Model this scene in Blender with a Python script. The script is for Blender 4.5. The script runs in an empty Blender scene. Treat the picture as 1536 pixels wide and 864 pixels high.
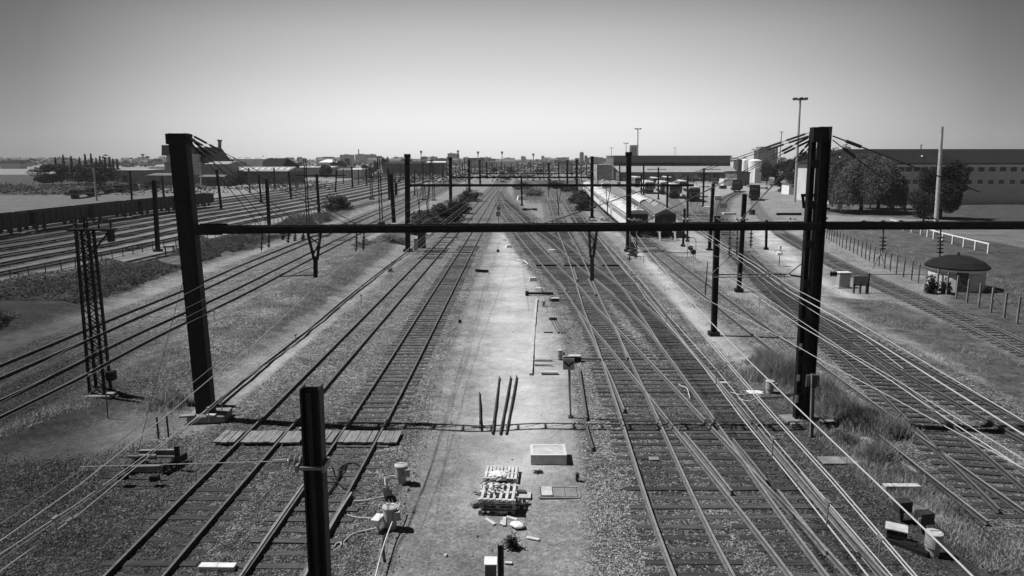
import bpy, math, random
import numpy as np
from mathutils import Vector, Matrix
random.seed(7); rng = np.random.default_rng(7)
R = math.radians
# ------------------------------------------------------------------ survey constants (photo 1536x864, eye 10.6 m above the rails)
FL = 1083.0; EYE = 10.6; PIT = math.atan(194 / 1083.0); CP, SP = math.cos(PIT), math.sin(PIT)
scene = bpy.context.scene
cam = bpy.data.cameras.new('camera'); camo = bpy.data.objects.new('camera', cam); scene.collection.objects.link(camo)
camo.location = (0, 0, EYE); camo.rotation_euler = (math.pi / 2 - PIT, 0, 0)
cam.sensor_width = 36; cam.lens = FL / 1536 * 36; cam.clip_end = 20000; cam.clip_start = .1
scene.camera = camo
SUN_EL, SUN_A = R(57), R(9)            # sun from the left, a little ahead of the viewer
sdir = Vector((-math.cos(SUN_EL) * math.cos(SUN_A), math.cos(SUN_EL) * math.sin(SUN_A), math.sin(SUN_EL)))
SKY_S = 0.11
SKY_EL = [(0, 3.6), (.03, 3.3), (.07, 2.75), (.11, 2.3), (.16, 1.9), (.205, 1.35), (.25, .9), (.45, .45), (1, .3)]
SKY_AZ = [(0, .2), (.76, .17), (.80, .19), (.84, .27), (.87, .40), (.91, .60), (.95, .80), (.98, .94), (1, 1)]
w = bpy.data.worlds.new('World'); scene.world = w; w.use_nodes = True
nt = w.node_tree; nt.nodes.clear()
sky = nt.nodes.new('ShaderNodeTexSky'); sky.sky_type = 'NISHITA'; sky.sun_disc = False
sky.sun_elevation = SUN_EL; sky.sun_rotation = math.atan2(sdir.x, sdir.y); sky.dust_density = 1.2; sky.ozone_density = 1.5; sky.air_density = 1.0
rgb2bw = nt.nodes.new('ShaderNodeRGBToBW')      # black-and-white film: only the luminance of the sky's light
def wnode(t, op=None, v=None):
    x = nt.nodes.new(t)
    if op: x.operation = op
    if v is not None: x.inputs[1].default_value = v
    return x
# added sky gain: brighter at the horizon, dimmer upward, and off +Y as painted vignette
tcw = nt.nodes.new('ShaderNodeTexCoord'); sxyz = nt.nodes.new('ShaderNodeSeparateXYZ'); nt.links.new(tcw.outputs['Generated'], sxyz.inputs[0])
def wramp(src, stops):
    r = nt.nodes.new('ShaderNodeValToRGB'); nt.links.new(src, r.inputs[0]); e = r.color_ramp; e.interpolation = 'EASE' if False else 'LINEAR'
    while len(e.elements) < len(stops): e.elements.new(.5)
    for el, (p, v) in zip(e.elements, stops): el.position = p; el.color = (v, v, v, 1)
    return r.outputs[0]
elev = wramp(sxyz.outputs['Z'], SKY_EL); azim = wramp(sxyz.outputs['Y'], SKY_AZ)
pw = wnode('ShaderNodeMath', 'POWER', .5)
m1 = wnode('ShaderNodeMath', 'MULTIPLY'); m2 = wnode('ShaderNodeMath', 'MULTIPLY')
bg = nt.nodes.new('ShaderNodeBackground'); bg.inputs[1].default_value = SKY_S
wo = nt.nodes.new('ShaderNodeOutputWorld')
nt.links.new(sky.outputs[0], rgb2bw.inputs[0]); nt.links.new(rgb2bw.outputs[0], pw.inputs[0])
nt.links.new(pw.outputs[0], m1.inputs[0]); nt.links.new(elev, m1.inputs[1]); nt.links.new(m1.outputs[0], m2.inputs[0]); nt.links.new(azim, m2.inputs[1])
nt.links.new(m2.outputs[0], bg.inputs[0]); nt.links.new(bg.outputs[0], wo.inputs[0])
sl = bpy.data.lights.new('sun', 'SUN'); sl.energy = 4.2; sl.angle = R(.5); sl.color = (1, 1, 1)
so = bpy.data.objects.new('sun', sl); scene.collection.objects.link(so); so.rotation_euler = sdir.to_track_quat('Z', 'Y').to_euler()
scene.view_settings.view_transform = 'Standard'; scene.view_settings.look = 'None'
scene.view_settings.exposure = 0.45; scene.view_settings.gamma = 1
scene.cycles.max_bounces = 5; scene.cycles.volume_bounces = 0

# ------------------------------------------------------------------ survey helpers: sight line -> ground point
def G(px, py, z=0.0):
    u = (px - 768) / FL; v = (py - 432) / FL; t = (EYE - z) / (SP + v * CP)
    return Vector((u * t, (CP - v * SP) * t, z))
def zat(Y, py):
    v = (py - 432) / FL
    return EYE - Y * (SP + v * CP) / (CP - v * SP)
def xat(px, Y, z): return (px - 768) / FL * (Y * CP - (z - EYE) * SP)
def mpp(Y, z=0): return (Y * CP - (z - EYE) * SP) / FL      # metres per photo pixel
def at(px, py, Y):                                       # point on the sight line at distance Y
    z = zat(Y, py); return Vector((xat(px, Y, z), Y, z))
# ------------------------------------------------------------------ materials (all greys: a black-and-white place)
M = {}
def mat(name, v, rough=.8, var=.25, scale=3.0, bump=0.0, bscale=20.0, metal=0.0, stretch=None, streak=0.0, spec=.3):
    m = bpy.data.materials.new(name); m.use_nodes = True; n = m.node_tree; b = n.nodes['Principled BSDF']
    b.inputs['Roughness'].default_value = rough; b.inputs['Metallic'].default_value = metal; b.inputs['Specular IOR Level'].default_value = spec
    tc = n.nodes.new('ShaderNodeNewGeometry'); src = tc.outputs['Position']
    if stretch:
        mp = n.nodes.new('ShaderNodeVectorMath'); mp.operation = 'MULTIPLY'; mp.inputs[1].default_value = stretch
        n.links.new(src, mp.inputs[0]); src = mp.outputs[0]
    no = n.nodes.new('ShaderNodeTexNoise'); no.inputs['Scale'].default_value = scale; no.inputs['Detail'].default_value = 6; no.inputs['Roughness'].default_value = .65
    n.links.new(src, no.inputs['Vector'])
    mr = n.nodes.new('ShaderNodeMapRange'); mr.inputs[1].default_value = .3; mr.inputs[2].default_value = .7
    mr.inputs[3].default_value = v * (1 - var); mr.inputs[4].default_value = v * (1 + var)
    n.links.new(no.outputs[0], mr.inputs[0]); n.links.new(mr.outputs[0], b.inputs['Base Color'])
    if bump:
        n2 = n.nodes.new('ShaderNodeTexNoise'); n2.inputs['Scale'].default_value = bscale; n2.inputs['Detail'].default_value = 4
        n.links.new(src, n2.inputs['Vector'])
        bp = n.nodes.new('ShaderNodeBump'); bp.inputs['Strength'].default_value = bump; bp.inputs['Distance'].default_value = .05
        n.links.new(n2.outputs[0], bp.inputs['Height']); n.links.new(bp.outputs[0], b.inputs['Normal'])
    M[name] = m; return m
mat('black_steel', .013, .6, .5, 2.5, .3, 9, spec=.2)
mat('steel_worn', .06, .5, .5, 3, .2, 12)
mat('steel_grey', .17, .5, .3, 2)
mat('galvanised', .38, .45, .2, 2)
mat('rail_dark', .055, .55, .4, 4); mat('rail_head_dark', .17, .35, .3, 6, metal=.3)
mat('rail_rust', .10, .6, .4, 5); mat('rail_head', .27, .38, .25, 6, metal=.2)
mat('sleeper_wood', .042, .85, .55, 1.6, .6, 25, stretch=(1, 6, 6))
mat('sleeper_grey', .075, .85, .5, 1.6, .6, 25, stretch=(1, 6, 6))
mat('plank', .20, .8, .45, 2.5, .5, 20, stretch=(4, .7, 4))
mat('pale_wood', .50, .75, .3, 3, .3, 20)
mat('old_wood', .19, .85, .4, 3, .4, 20)
mat('concrete', .42, .85, .3, 2.2, .3, 15)
mat('concrete_dark', .19, .85, .35, 2.2, .3, 15)
mat('white_paint', .78, .5, .08, 2)
mat('off_white', .62, .6, .15, 1.5)
mat('cabinet_paint', .33, .5, .15, 3)
mat('dark_paint', .035, .4, .3, 2)
mat('wire_bright', .42, .35, .1, 5, metal=.0)
mat('wire_mid', .22, .4, .2, 5)
mat('wire_dark', .035, .5, .3, 5)
mat('cable_pale', .55, .6, .2, 5)
mat('plastic_sheet', .75, .4, .1, 5, .6, 8)
mat('glass_dark', .02, .12, .3, 3, spec=.6)
mat('insulator', .20, .2, .3, 5, spec=.6)
mat('train_side', .8, .45, .08, .6); mat('train_roof', .52, .6, .25, .8, stretch=(1, .15, 1)); mat('train_dark', .028, .5, .4, 2)
mat('roof_dark', .02, .95, .25, .7, .2, 2, spec=.04); mat('roof_mid', .15, .9, .2, .5, .2, 2, spec=.08); mat('roof_sheet', .30, .6, .2, .4)
mat('wall_light', .55, .8, .12, .5); mat('wall_mid', .30, .8, .2, .4); mat('wall_dark', .12, .8, .3, .4); mat('hall_cladding', .17, .7, .18, .5, stretch=(1, 1, .1))
mat('far_wall', .36, .8, .15, .02); mat('far_wall_dark', .2, .8, .2, .02)
mat('bark', .05, .9, .3, 4, .6, 12)
mat('leaf', .050, .8, .75, .9); mat('leaf_far', .055, .9, .5, .08); mat('leaf_dark', .026, .85, .6, .7)
mat('leaf_willow', .115, .7, .6, .6); mat('weed', .17, .8, .5, 1.3); mat('dry_grass', .30, .85, .5, 1.2)
def translucent(nm, f):
    m = M[nm]; q = m.node_tree; b_ = q.nodes['Principled BSDF']; out = q.nodes['Material Output']; tr = q.nodes.new('ShaderNodeBsdfTranslucent'); mx = q.nodes.new('ShaderNodeMixShader'); mx.inputs[0].default_value = f
    src = b_.inputs['Base Color'].links[0].from_socket; q.links.new(src, tr.inputs[0]); q.links.new(b_.outputs[0], mx.inputs[1]); q.links.new(tr.outputs[0], mx.inputs[2]); q.links.new(mx.outputs[0], out.inputs[0])
for nm_x, f_x in (('leaf', .3), ('leaf_dark', .25), ('leaf_willow', .4), ('weed', .4), ('dry_grass', .45)): translucent(nm_x, f_x)
mat('leaf_mid', .10, .85, .6, 1.1); translucent('leaf_mid', .35)
mat('cloth_bag', .68, .6, .15, 5, .5, 10)
mat('sign_black', .02, .5, .1, 4); mat('sign_white', .8, .5, .05, 4); mat('sign_grey', .34, .5, .25, 6)

# ------------------------------------------------------------------ object helpers
col = bpy.context.scene.collection
def tag(o, label=None, cat=None, group=None, kind=None):
    if label: o['label'] = label
    if cat: o['category'] = cat
    if group: o['group'] = group
    if kind: o['kind'] = kind
    return o
def thing(name, loc, label, cat, group=None):
    o = bpy.data.objects.new(name, None); col.objects.link(o); o.location = loc; o.empty_display_size = .2
    return tag(o, label, cat, group)
class MB:
    def __init__(s): s.v = []; s.f = []; s.mi = []
    def add(s, vs, fs, mi=0):
        k = len(s.v); s.v += [tuple(p) for p in vs]
        for f in fs: s.f.append(tuple(i + k for i in f)); s.mi.append(mi)
        return s
    def box(s, c, size, rz=0, mi=0, top=None, rx=0):
        hx, hy, hz = size[0] / 2, size[1] / 2, size[2] / 2; tx, ty = (top if top else (1, 1))
        m = Matrix.Translation(Vector(c)) @ Matrix.Rotation(rz, 4, 'Z') @ Matrix.Rotation(rx, 4, 'X')
        vs = [m @ Vector((x, y, -hz)) for x, y in ((-hx, -hy), (hx, -hy), (hx, hy), (-hx, hy))]
        vs += [m @ Vector((x * tx, y * ty, hz)) for x, y in ((-hx, -hy), (hx, -hy), (hx, hy), (-hx, hy))]
        return s.add(vs, [(0, 3, 2, 1), (4, 5, 6, 7), (0, 1, 5, 4), (1, 2, 6, 5), (2, 3, 7, 6), (3, 0, 4, 7)], mi)
    def tube(s, a, b, r, r2=None, n=8, mi=0, caps=True):
        a = Vector(a); b = Vector(b); r2 = r if r2 is None else r2; d = (b - a)
        if d.length < 1e-6: return s
        q = d.to_track_quat('Z', 'Y'); vs = []
        for p, rr in ((a, r), (b, r2)):
            for i in range(n):
                t = 2 * math.pi * i / n; vs.append(p + q @ Vector((rr * math.cos(t), rr * math.sin(t), 0)))
        fs = [(i, (i + 1) % n, n + (i + 1) % n, n + i) for i in range(n)]
        if caps: fs += [tuple(range(n - 1, -1, -1)), tuple(range(n, 2 * n))]
        return s.add(vs, fs, mi)
    def bar(s, a, b, w_, h_, mi=0):
        a = Vector(a); b = Vector(b); d = b - a; q = d.to_track_quat('Y', 'Z'); vs = []
        for p in (a, b):
            for x, z in ((-w_ / 2, -h_ / 2), (w_ / 2, -h_ / 2), (w_ / 2, h_ / 2), (-w_ / 2, h_ / 2)): vs.append(p + q @ Vector((x, 0, z)))
        return s.add(vs, [(0, 3, 2, 1)[::-1], (4, 5, 6, 7)[::-1], (0, 1, 5, 4)[::-1], (1, 2, 6, 5)[::-1], (2, 3, 7, 6)[::-1], (3, 0, 4, 7)[::-1]], mi)
    def poly(s, pts, r, n=6, mi=0):
        for a, b in zip(pts[:-1], pts[1:]): s.tube(a, b, r, n=n, mi=mi)
        return s
    def lathe(s, c, prof, n=16, mi=0, m=None):
        c = Vector(c); vs = []
        for r, z in prof:
            for i in range(n):
                t = 2 * math.pi * i / n; p = Vector((r * math.cos(t), r * math.sin(t), z)); vs.append(c + (m @ p if m else p))
        fs = []
        for k in range(len(prof) - 1):
            for i in range(n): fs.append((k * n + i, k * n + (i + 1) % n, (k + 1) * n + (i + 1) % n, (k + 1) * n + i))
        fs.append(tuple(range(n - 1, -1, -1))); fs.append(tuple(range((len(prof) - 1) * n, len(prof) * n)))
        return s.add(vs, fs, mi)
    def build(s, name, mats, parent=None, smooth=False, bevel=0.0):
        me = bpy.data.meshes.new(name)
        off = Vector((0, 0, 0))
        if parent is not None: off = parent_loc(parent)
        me.from_pydata([tuple(Vector(p) - off) for p in s.v], [], s.f)
        if not isinstance(mats, (list, tuple)): mats = [mats]
        for m in mats: me.materials.append(M[m] if isinstance(m, str) else m)
        me.polygons.foreach_set('material_index', s.mi); me.validate(); me.update()
        if smooth: me.polygons.foreach_set('use_smooth', [True] * len(me.polygons))
        o = bpy.data.objects.new(name, me); col.objects.link(o)
        if parent is not None: o.parent = parent
        if bevel:
            bv = o.modifiers.new('bevel', 'BEVEL'); bv.width = bevel; bv.segments = 2; bv.limit_method = 'ANGLE'
        return o
def parent_loc(p):
    l = Vector((0, 0, 0))
    while p is not None: l += p.location; p = p.parent
    return l
def single(mb, name, mats, label, cat, group=None, smooth=False, bevel=0.0, kind=None):
    # one mesh with its origin at its base centre
    vs = np.array(mb.v); c = Vector((float(vs[:, 0].mean()), float(vs[:, 1].mean()), float(vs[:, 2].min())))
    mb.v = [tuple(Vector(p) - c) for p in mb.v]
    o = mb.build(name, mats, None, smooth, bevel); o.location = c
    return tag(o, label, cat, group, kind)
def copy_tree(o, loc=None, rz=None, label=None, parent=None):
    c = o.copy(); col.objects.link(c); c.parent = parent
    if loc is not None: c.location = loc
    if rz is not None: c.rotation_euler = (0, 0, rz)
    if label: c['label'] = label
    for ch in o.children: copy_tree(ch, parent=c)
    return c
def fast_mesh(name, V, nper, mats, parent=None, off=(0, 0, 0)):
    """V: (N, nper, 3) separate polygons"""
    N = V.shape[0]; me = bpy.data.meshes.new(name)
    me.vertices.add(N * nper); me.vertices.foreach_set('co', (V.reshape(-1, 3) - np.array(off)).astype(np.float32).ravel())
    me.loops.add(N * nper); me.loops.foreach_set('vertex_index', np.arange(N * nper, dtype=np.int32))
    me.polygons.add(N); me.polygons.foreach_set('loop_start', np.arange(0, N * nper, nper, dtype=np.int32))
    me.polygons.foreach_set('loop_total', np.full(N, nper, dtype=np.int32))
    me.materials.append(M[mats]); me.update(calc_edges=True)
    o = bpy.data.objects.new(name, me); col.objects.link(o)
    if parent is not None: o.parent = parent
    return o
def leaf_quads(P, size, aspect=1.0, up=0.0):
    N = len(P); a = rng.normal(size=(N, 3)); a[:, 2] += up * 2; a /= np.linalg.norm(a, axis=1)[:, None]
    b = rng.normal(size=(N, 3)); b -= (a * b).sum(1)[:, None] * a; b /= np.linalg.norm(b, axis=1)[:, None]
    a = a * np.array([1, 1, .6]); b = b * np.array([1, 1, .6])
    s = size * rng.uniform(.6, 1.4, N)[:, None]
    A = a * s * aspect; B = b * s
    return np.stack([P - A * .5, P + B * .35, P + A * .5, P - B * .35], 1)
def blades(P, h, wd, lean=.45):
    N = len(P); hh = h * rng.uniform(.4, 1.3, N); t = rng.uniform(0, 2 * math.pi, N); l = rng.uniform(0, lean, N) * hh
    top = P + np.stack([np.cos(t) * l, np.sin(t) * l, hh], 1); a2 = rng.uniform(0, math.pi, N)
    d = np.stack([np.cos(a2), np.sin(a2), np.zeros(N)], 1) * wd
    return np.stack([P - d, P + d, top], 1)

# ------------------------------------------------------------------ tracks: centre lines surveyed on the ground
def cr(pts, step=.6):
    pts = [Vector(p) for p in pts]; P = [pts[0] * 2 - pts[1]] + pts + [pts[-1] * 2 - pts[-2]]; out = []
    for i in range(1, len(P) - 2):
        p0, p1, p2, p3 = P[i - 1:i + 3]; L = (p2 - p1).length; n = max(1, int(L / step))
        t0 = 0; t1 = t0 + (p1 - p0).length ** .5; t2 = t1 + (p2 - p1).length ** .5; t3 = t2 + (p3 - p2).length ** .5
        for k in range(n):
            t = t1 + (t2 - t1) * k / n
            A1 = p0 * ((t1 - t) / (t1 - t0)) + p1 * ((t - t0) / (t1 - t0)); A2 = p1 * ((t2 - t) / (t2 - t1)) + p2 * ((t - t1) / (t2 - t1))
            A3 = p2 * ((t3 - t) / (t3 - t2)) + p3 * ((t - t2) / (t3 - t2))
            B1 = A1 * ((t2 - t) / (t2 - t0)) + A2 * ((t - t0) / (t2 - t0)); B2 = A2 * ((t3 - t) / (t3 - t1)) + A3 * ((t - t1) / (t3 - t1))
            out.append(B1 * ((t2 - t) / (t2 - t1)) + B2 * ((t - t1) / (t2 - t1)))
    out.append(pts[-1]); return out
def smooth(pts, k=5):
    A = np.array([tuple(p) for p in pts]); n = len(A)
    for _ in range(k):
        B = A.copy(); B[1:-1] = (A[:-2] + 2 * A[1:-1] + A[2:]) / 4; A = B
    return [Vector(p) for p in A]
def pxline(pts, step=1.0, k=12): return smooth(cr([G(x, y) for x, y in pts], step), k)
def offset(pts, d):
    out = []
    for i, p in enumerate(pts):
        t = (pts[min(i + 1, len(pts) - 1)] - pts[max(i - 1, 0)]).normalized(); out.append(p + Vector((-t.y, t.x, 0)) * -d)
    return out   # +d = to the right hand side when walking along pts
PROF = [(-.07, 0), (.07, 0), (.07, .012), (.013, .035), (.013, .105), (.036, .118), (.036, .15), (-.036, .15), (-.036, .118), (-.013, .105), (-.013, .035), (-.07, .012)]
BOXP = [(-.045, 0), (.045, 0), (.036, .15), (-.036, .15)]
def rail_mb(pts, z0=.03, fine=True, mb=None, hs=1.0):
    mb = mb or MB(); prof = [(x_, z_ * hs) for x_, z_ in (PROF if fine else BOXP)]; n = len(prof); vs = []
    for i, p in enumerate(pts):
        t = (pts[min(i + 1, len(pts) - 1)] - pts[max(i - 1, 0)]).normalized(); s = Vector((t.y, -t.x, 0))
        for a, b in prof: vs.append(p + s * a + Vector((0, 0, z0 + b)))
    k = len(mb.v); mb.v += [tuple(v) for v in vs]
    for i in range(len(pts) - 1):
        for j in range(n):
            jj = (j + 1) % n; top = (j == 6) if fine else (j == 2)
            mb.f.append((k + i * n + j, k + i * n + jj, k + (i + 1) * n + jj, k + (i + 1) * n + j)); mb.mi.append(1 if top else 0)
    mb.f.append(tuple(k + j for j in range(n))[::-1]); mb.mi.append(0); mb.f.append(tuple(k + (len(pts) - 1) * n + j for j in range(n))); mb.mi.append(0)
    return mb
GA = 1.5
TR = {}
def xline(pts): return pxline(pts)
TR['t1'] = xline([(120, 960), (206, 864), (427, 624), (596, 440), (687.5, 341), (729, 296), (757, 265), (770, 250)])
TR['t2'] = xline([(350, 965), (413, 864), (559, 624), (663.6, 440), (718.5, 343), (750, 286), (765, 260), (772, 250)])
TR['t3'] = xline([(-60, 585), (100, 517), (180, 482), (291, 436), (363, 403), (495, 348), (602, 303), (690, 266), (728, 250)])
TR['t4'] = xline([(-60, 644), (60, 588), (144, 544), (200, 514), (296, 469), (365, 436), (429, 403), (538, 348), (633, 300), (700, 266), (732, 251)])
TR['a'] = xline([(1300, 960), (1229.5, 864), (1121, 744), (1082, 696), (1016, 620), (991, 590), (966, 561), (933, 524), (908, 496), (883, 470), (863, 441), (824, 399), (802, 375), (775.7, 343), (758, 320), (750, 304), (748, 290)])
TR['x'] = xline([(1098, 960), (1048.5, 864), (1014, 778), (986, 704), (973, 670), (957.5, 627), (937, 577), (926, 548), (916, 524), (903, 492), (892.5, 470), (882, 440), (875, 421), (863, 390), (852, 365), (842, 343), (834, 318), (824, 296), (810, 281), (795, 272)])
TR['f'] = xline([(1345, 945), (1275, 860), (1215.5, 790), (1172, 733), (1124.5, 667), (1095, 629), (1073.5, 602), (1056, 580), (1035.5, 553), (1012, 524), (980, 487), (936.5, 447), (896, 415), (862, 387), (832, 361), (808.5, 345), (788, 327), (770, 311), (757, 299), (750, 288)])
TR['h'] = xline([(1012, 524), (989, 491), (974, 470), (951.5, 439), (933.5, 419), (918, 397), (902, 376), (877, 342), (858, 314), (838, 288), (822, 275)])
TR['m'] = xline([(1520, 790), (1400, 700), (1343, 655), (1287, 612), (1197, 542), (1127, 490), (1071, 446), (1027, 412), (990, 382), (956, 356), (930, 334), (909, 316), (893, 301), (880, 290), (865, 280)])
TR['n1'] = xline([(1540, 775), (1470, 710), (1400, 645), (1335, 585), (1287, 540), (1243, 507), (1200, 467), (1172, 443), (1147, 419), (1115, 387), (1092, 358), (1081, 330), (1082, 308), (1092, 296), (1110, 288)])
TR['n2'] = xline([(1640, 705), (1500, 632), (1430, 592), (1367, 557), (1338, 540), (1290, 513), (1240, 487), (1200, 467)])
TR['p'] = xline([(1640, 570), (1520, 515), (1440, 478), (1380, 452), (1347, 438), (1305, 419), (1262, 400), (1235, 385), (1200, 366), (1165, 345), (1145, 325), (1132, 305), (1130, 292)])
TR['k1'] = xline([(1085, 362), (1050, 343), (1016, 322), (986, 305), (947, 287), (925, 277)])
TR['k2'] = xline([(1075, 352), (1042, 332), (1022, 315), (1010, 300), (1005, 288)])
TR['k3'] = xline([(1084, 345), (1058, 326), (1043, 311), (1038, 300), (1030, 290)])
TR['w2'] = xline([(1000, 360), (985, 343), (968, 329), (948, 314), (930, 301), (912, 290), (893, 279)])
TR['y0'] = xline([(-200, 470), (-60, 448), (40, 430), (135, 410), (231, 387), (329, 364), (440, 333), (547, 308), (620, 288), (680, 266), (715, 253)])

# ------------------------------------------------------------------ ground: one sheet, near part fine, reaching the horizon
def axis(a, b, d, far, g=1.12):
    x = list(np.arange(a, b + 1e-6, d)); s = d; p = x[-1]
    while p < far: s *= g; p += s; x.append(p)
    return x
xr = axis(0, 36, .4, 5000, 1.07); xs = np.array([-v for v in xr[:0:-1]] + xr)
yn = [-60, -40, -25, -12, -4, 0, 3, 5]; ys = np.array(yn + list(axis(6, 62, .4, 9000, 1.035)))
XX, YY = np.meshgrid(xs, ys); PX = XX.ravel(); PY = YY.ravel(); NV = len(PX)
def dist_line(pts, maxn=400):
    A = np.array([(p.x, p.y) for p in pts]); st = max(1, len(A) // maxn); A = np.vstack([A[::st], A[-1:]]); d = np.full(NV, 1e9)
    mn = A.min(0) - 12; mx = A.max(0) + 12; sel = np.where((PX > mn[0]) & (PX < mx[0]) & (PY > mn[1]) & (PY < mx[1]))[0]
    if len(sel) == 0: return d
    q = np.stack([PX[sel], PY[sel]], 1); dd = np.full(len(sel), 1e9)
    for a, b in zip(A[:-1], A[1:]):
        ab = b - a; L = (ab ** 2).sum() + 1e-9; t = np.clip(((q - a) @ ab) / L, 0, 1); dd = np.minimum(dd, ((q - a - t[:, None] * ab) ** 2).sum(1))
    d[sel] = np.sqrt(dd); return d
def inside(poly):      # signed distance, positive inside, world metres
    A = [(G(x, y).x, G(x, y).y) for x, y in poly]; ins = np.zeros(NV, bool); d = np.full(NV, 1e9)
    for i in range(len(A)):
        (x1, y1), (x2, y2) = A[i], A[(i + 1) % len(A)]
        c = ((y1 > PY) != (y2 > PY)) & (PX < (x2 - x1) * (PY - y1) / ((y2 - y1) if y2 != y1 else 1e-9) + x1); ins ^= c
        ab = np.array((x2 - x1, y2 - y1)); L = (ab ** 2).sum() + 1e-9; t = np.clip(((PX - x1) * ab[0] + (PY - y1) * ab[1]) / L, 0, 1)
        d = np.minimum(d, np.hypot(PX - x1 - t * ab[0], PY - y1 - t * ab[1]))
    return np.where(ins, d, -d)
def sm(d, w): return np.clip(.5 + d / (2 * w), 0, 1)
dn = {k: dist_line(v) for k, v in TR.items()}
yard = []
YOFF = [7.6, 12.3, 17.0, 21.8, 26.6, 31.4, 36.3, 41.2, 46.2]
for o_ in YOFF: yard.append(smooth(offset(TR['y0'], -o_), 8))
ballast = np.zeros(NV)
for k, wd in (('t1', 2.6), ('t2', 2.3), ('t3', 2.4), ('t4', 2.6), ('a', 2.4), ('x', 2.6), ('f', 2.5), ('h', 2.3), ('m', 1.7), ('n1', 2.2), ('n2', 2.4), ('p', 1.2), ('w2', 1.8), ('k1', 1.6), ('k2', 1.6), ('k3', 1.6), ('y0', 1.5)):
    ballast = np.maximum(ballast, sm(wd - dn[k], .5))
ballast = np.maximum(ballast, .75 * sm(inside([(560, 250 + 200), (640, 440), (590, 640), (540, 960), (200, 960), (380, 690)]), 1))
ballast = np.maximum(ballast, sm(inside([(880, 960), (884, 800), (868, 640), (860, 520), (820, 440), (800, 400), (860, 400), (960, 560), (1040, 700), (1200, 960)]), .5))
ballast = np.maximum(ballast, sm(inside([(1000, 470), (1180, 600), (1330, 760), (1500, 960), (1100, 960)]), .8))
ballast = np.maximum(ballast, sm(inside([(-100, 700), (130, 690), (330, 640), (460, 520), (200, 960), (-100, 960)]), .8))
for pl in ([(175, 600), (235, 560), (300, 500), (330, 475), (405, 495), (370, 530), (300, 580), (240, 625)], [(300, 485), (400, 425), (520, 368), (565, 368), (480, 440), (400, 500)]): ballast = np.maximum(ballast, .95 * sm(inside(pl), 1.2))
ydark = np.zeros(NV)
for l in yard: ydark = np.maximum(ydark, sm(1.45 - dist_line(l, 160), .35))
grass = np.zeros(NV)
for pl in ([(-200, 560), (120, 470), (300, 400), (470, 345), (560, 305), (560, 300), (430, 330), (300, 368), (120, 416), (-200, 480)],
           [(-200, 760), (120, 640), (250, 600), (330, 560), (480, 470), (620, 350), (720, 285), (700, 285), (560, 358), (430, 420), (250, 515), (120, 590), (-200, 720)],
           [(1120, 500), (1210, 560), (1300, 640), (1400, 740), (1600, 900), (1420, 900), (1290, 720), (1180, 600)],
           [(770, 300), (870, 300), (880, 270), (770, 270)],
           [(1230, 345), (1420, 420), (1420, 460), (1500, 500), (1600, 540), (1700, 400), (1300, 330)],
           [(1236, 322), (1600, 338), (1900, 300), (1600, 290), (1230, 296)],
           [(1240, 445), (1420, 540), (1600, 660), (1700, 640), (1460, 500), (1330, 450)]):
    grass = np.maximum(grass, sm(inside(pl), 1.2))
grass = np.maximum(grass, .8 * sm(inside([(-900, 300), (-900, 262), (200, 262), (420, 262), (330, 278), (120, 292)]), 3))
pale = np.zeros(NV)   # bare trodden earth, nearly white in the sun
for pl, s_ in (([(700, 620), (690, 690), (720, 760), (800, 740), (840, 700), (862, 640), (850, 560), (812, 470), (795, 400), (765, 350), (745, 350), (732, 420), (715, 520)], 1.0),
           ([(330, 640), (340, 590), (480, 490), (600, 402), (680, 335), (700, 320), (690, 340), (620, 410), (500, 500), (380, 600)], .8),
           ([(120, 660), (160, 640), (340, 632), (330, 655), (200, 690), (110, 690)], .55),
           ([(1200, 415), (1250, 440), (1330, 490), (1430, 560), (1620, 680), (1620, 640), (1440, 530), (1340, 462), (1250, 425), (1215, 400), (1160, 340), (1110, 335), (1150, 380)], .85),
           ([(1000, 400), (1080, 500), (1150, 570), (1180, 600), (1130, 590), (1050, 520), (985, 430), (940, 370), (900, 330), (925, 345)], .8),
           ([(800, 320), (830, 345), (800, 345), (770, 318)], .7),
           ([(1010, 390), (1110, 440), (1200, 520), (1240, 560), (1180, 540), (1080, 460), (985, 385)], .4),
           ([(1000, 380), (1060, 400), (1100, 420), (1060, 350), (1020, 330), (1000, 300), (1200, 285), (1260, 310), (1190, 335), (1170, 360), (1235, 345), (1225, 310), (1210, 295), (1230, 280), (920, 272), (940, 300), (990, 350)], .55), ([(1235, 340), (1330, 372), (1430, 410), (1600, 400), (1500, 370), (1300, 330)], .6),
           ([(-400, 318), (120, 306), (240, 296), (420, 280), (480, 270), (600, 262), (600, 258), (440, 266), (300, 281), (120, 290), (-400, 300)], .3)):
    pale = np.maximum(pale, s_ * sm(inside(pl) , 1.0 + 1.3 * (s_ == 1.0)))
far = np.clip((PY - 70) / 260, 0, 1)
vignette_stain = np.zeros(NV)   # lens vignette painted as dark ground at edges and corners, plus oil along tracks
vignette_stain = np.maximum(vignette_stain, sm(inside([(-300, 980), (-300, 420), (120, 420), (250, 600), (330, 700), (420, 830), (380, 980)]), 4) * .9)
vignette_stain = np.maximum(vignette_stain, sm(inside([(1110, 560), (1300, 640), (1700, 900), (1700, 980), (1230, 980), (1150, 800), (1080, 620)]), 3) * .8)
vignette_stain = np.maximum(vignette_stain, .55 * sm(1.0 - np.minimum(dn['n1'], np.minimum(dn['n2'], dn['f'])), .6))
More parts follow.
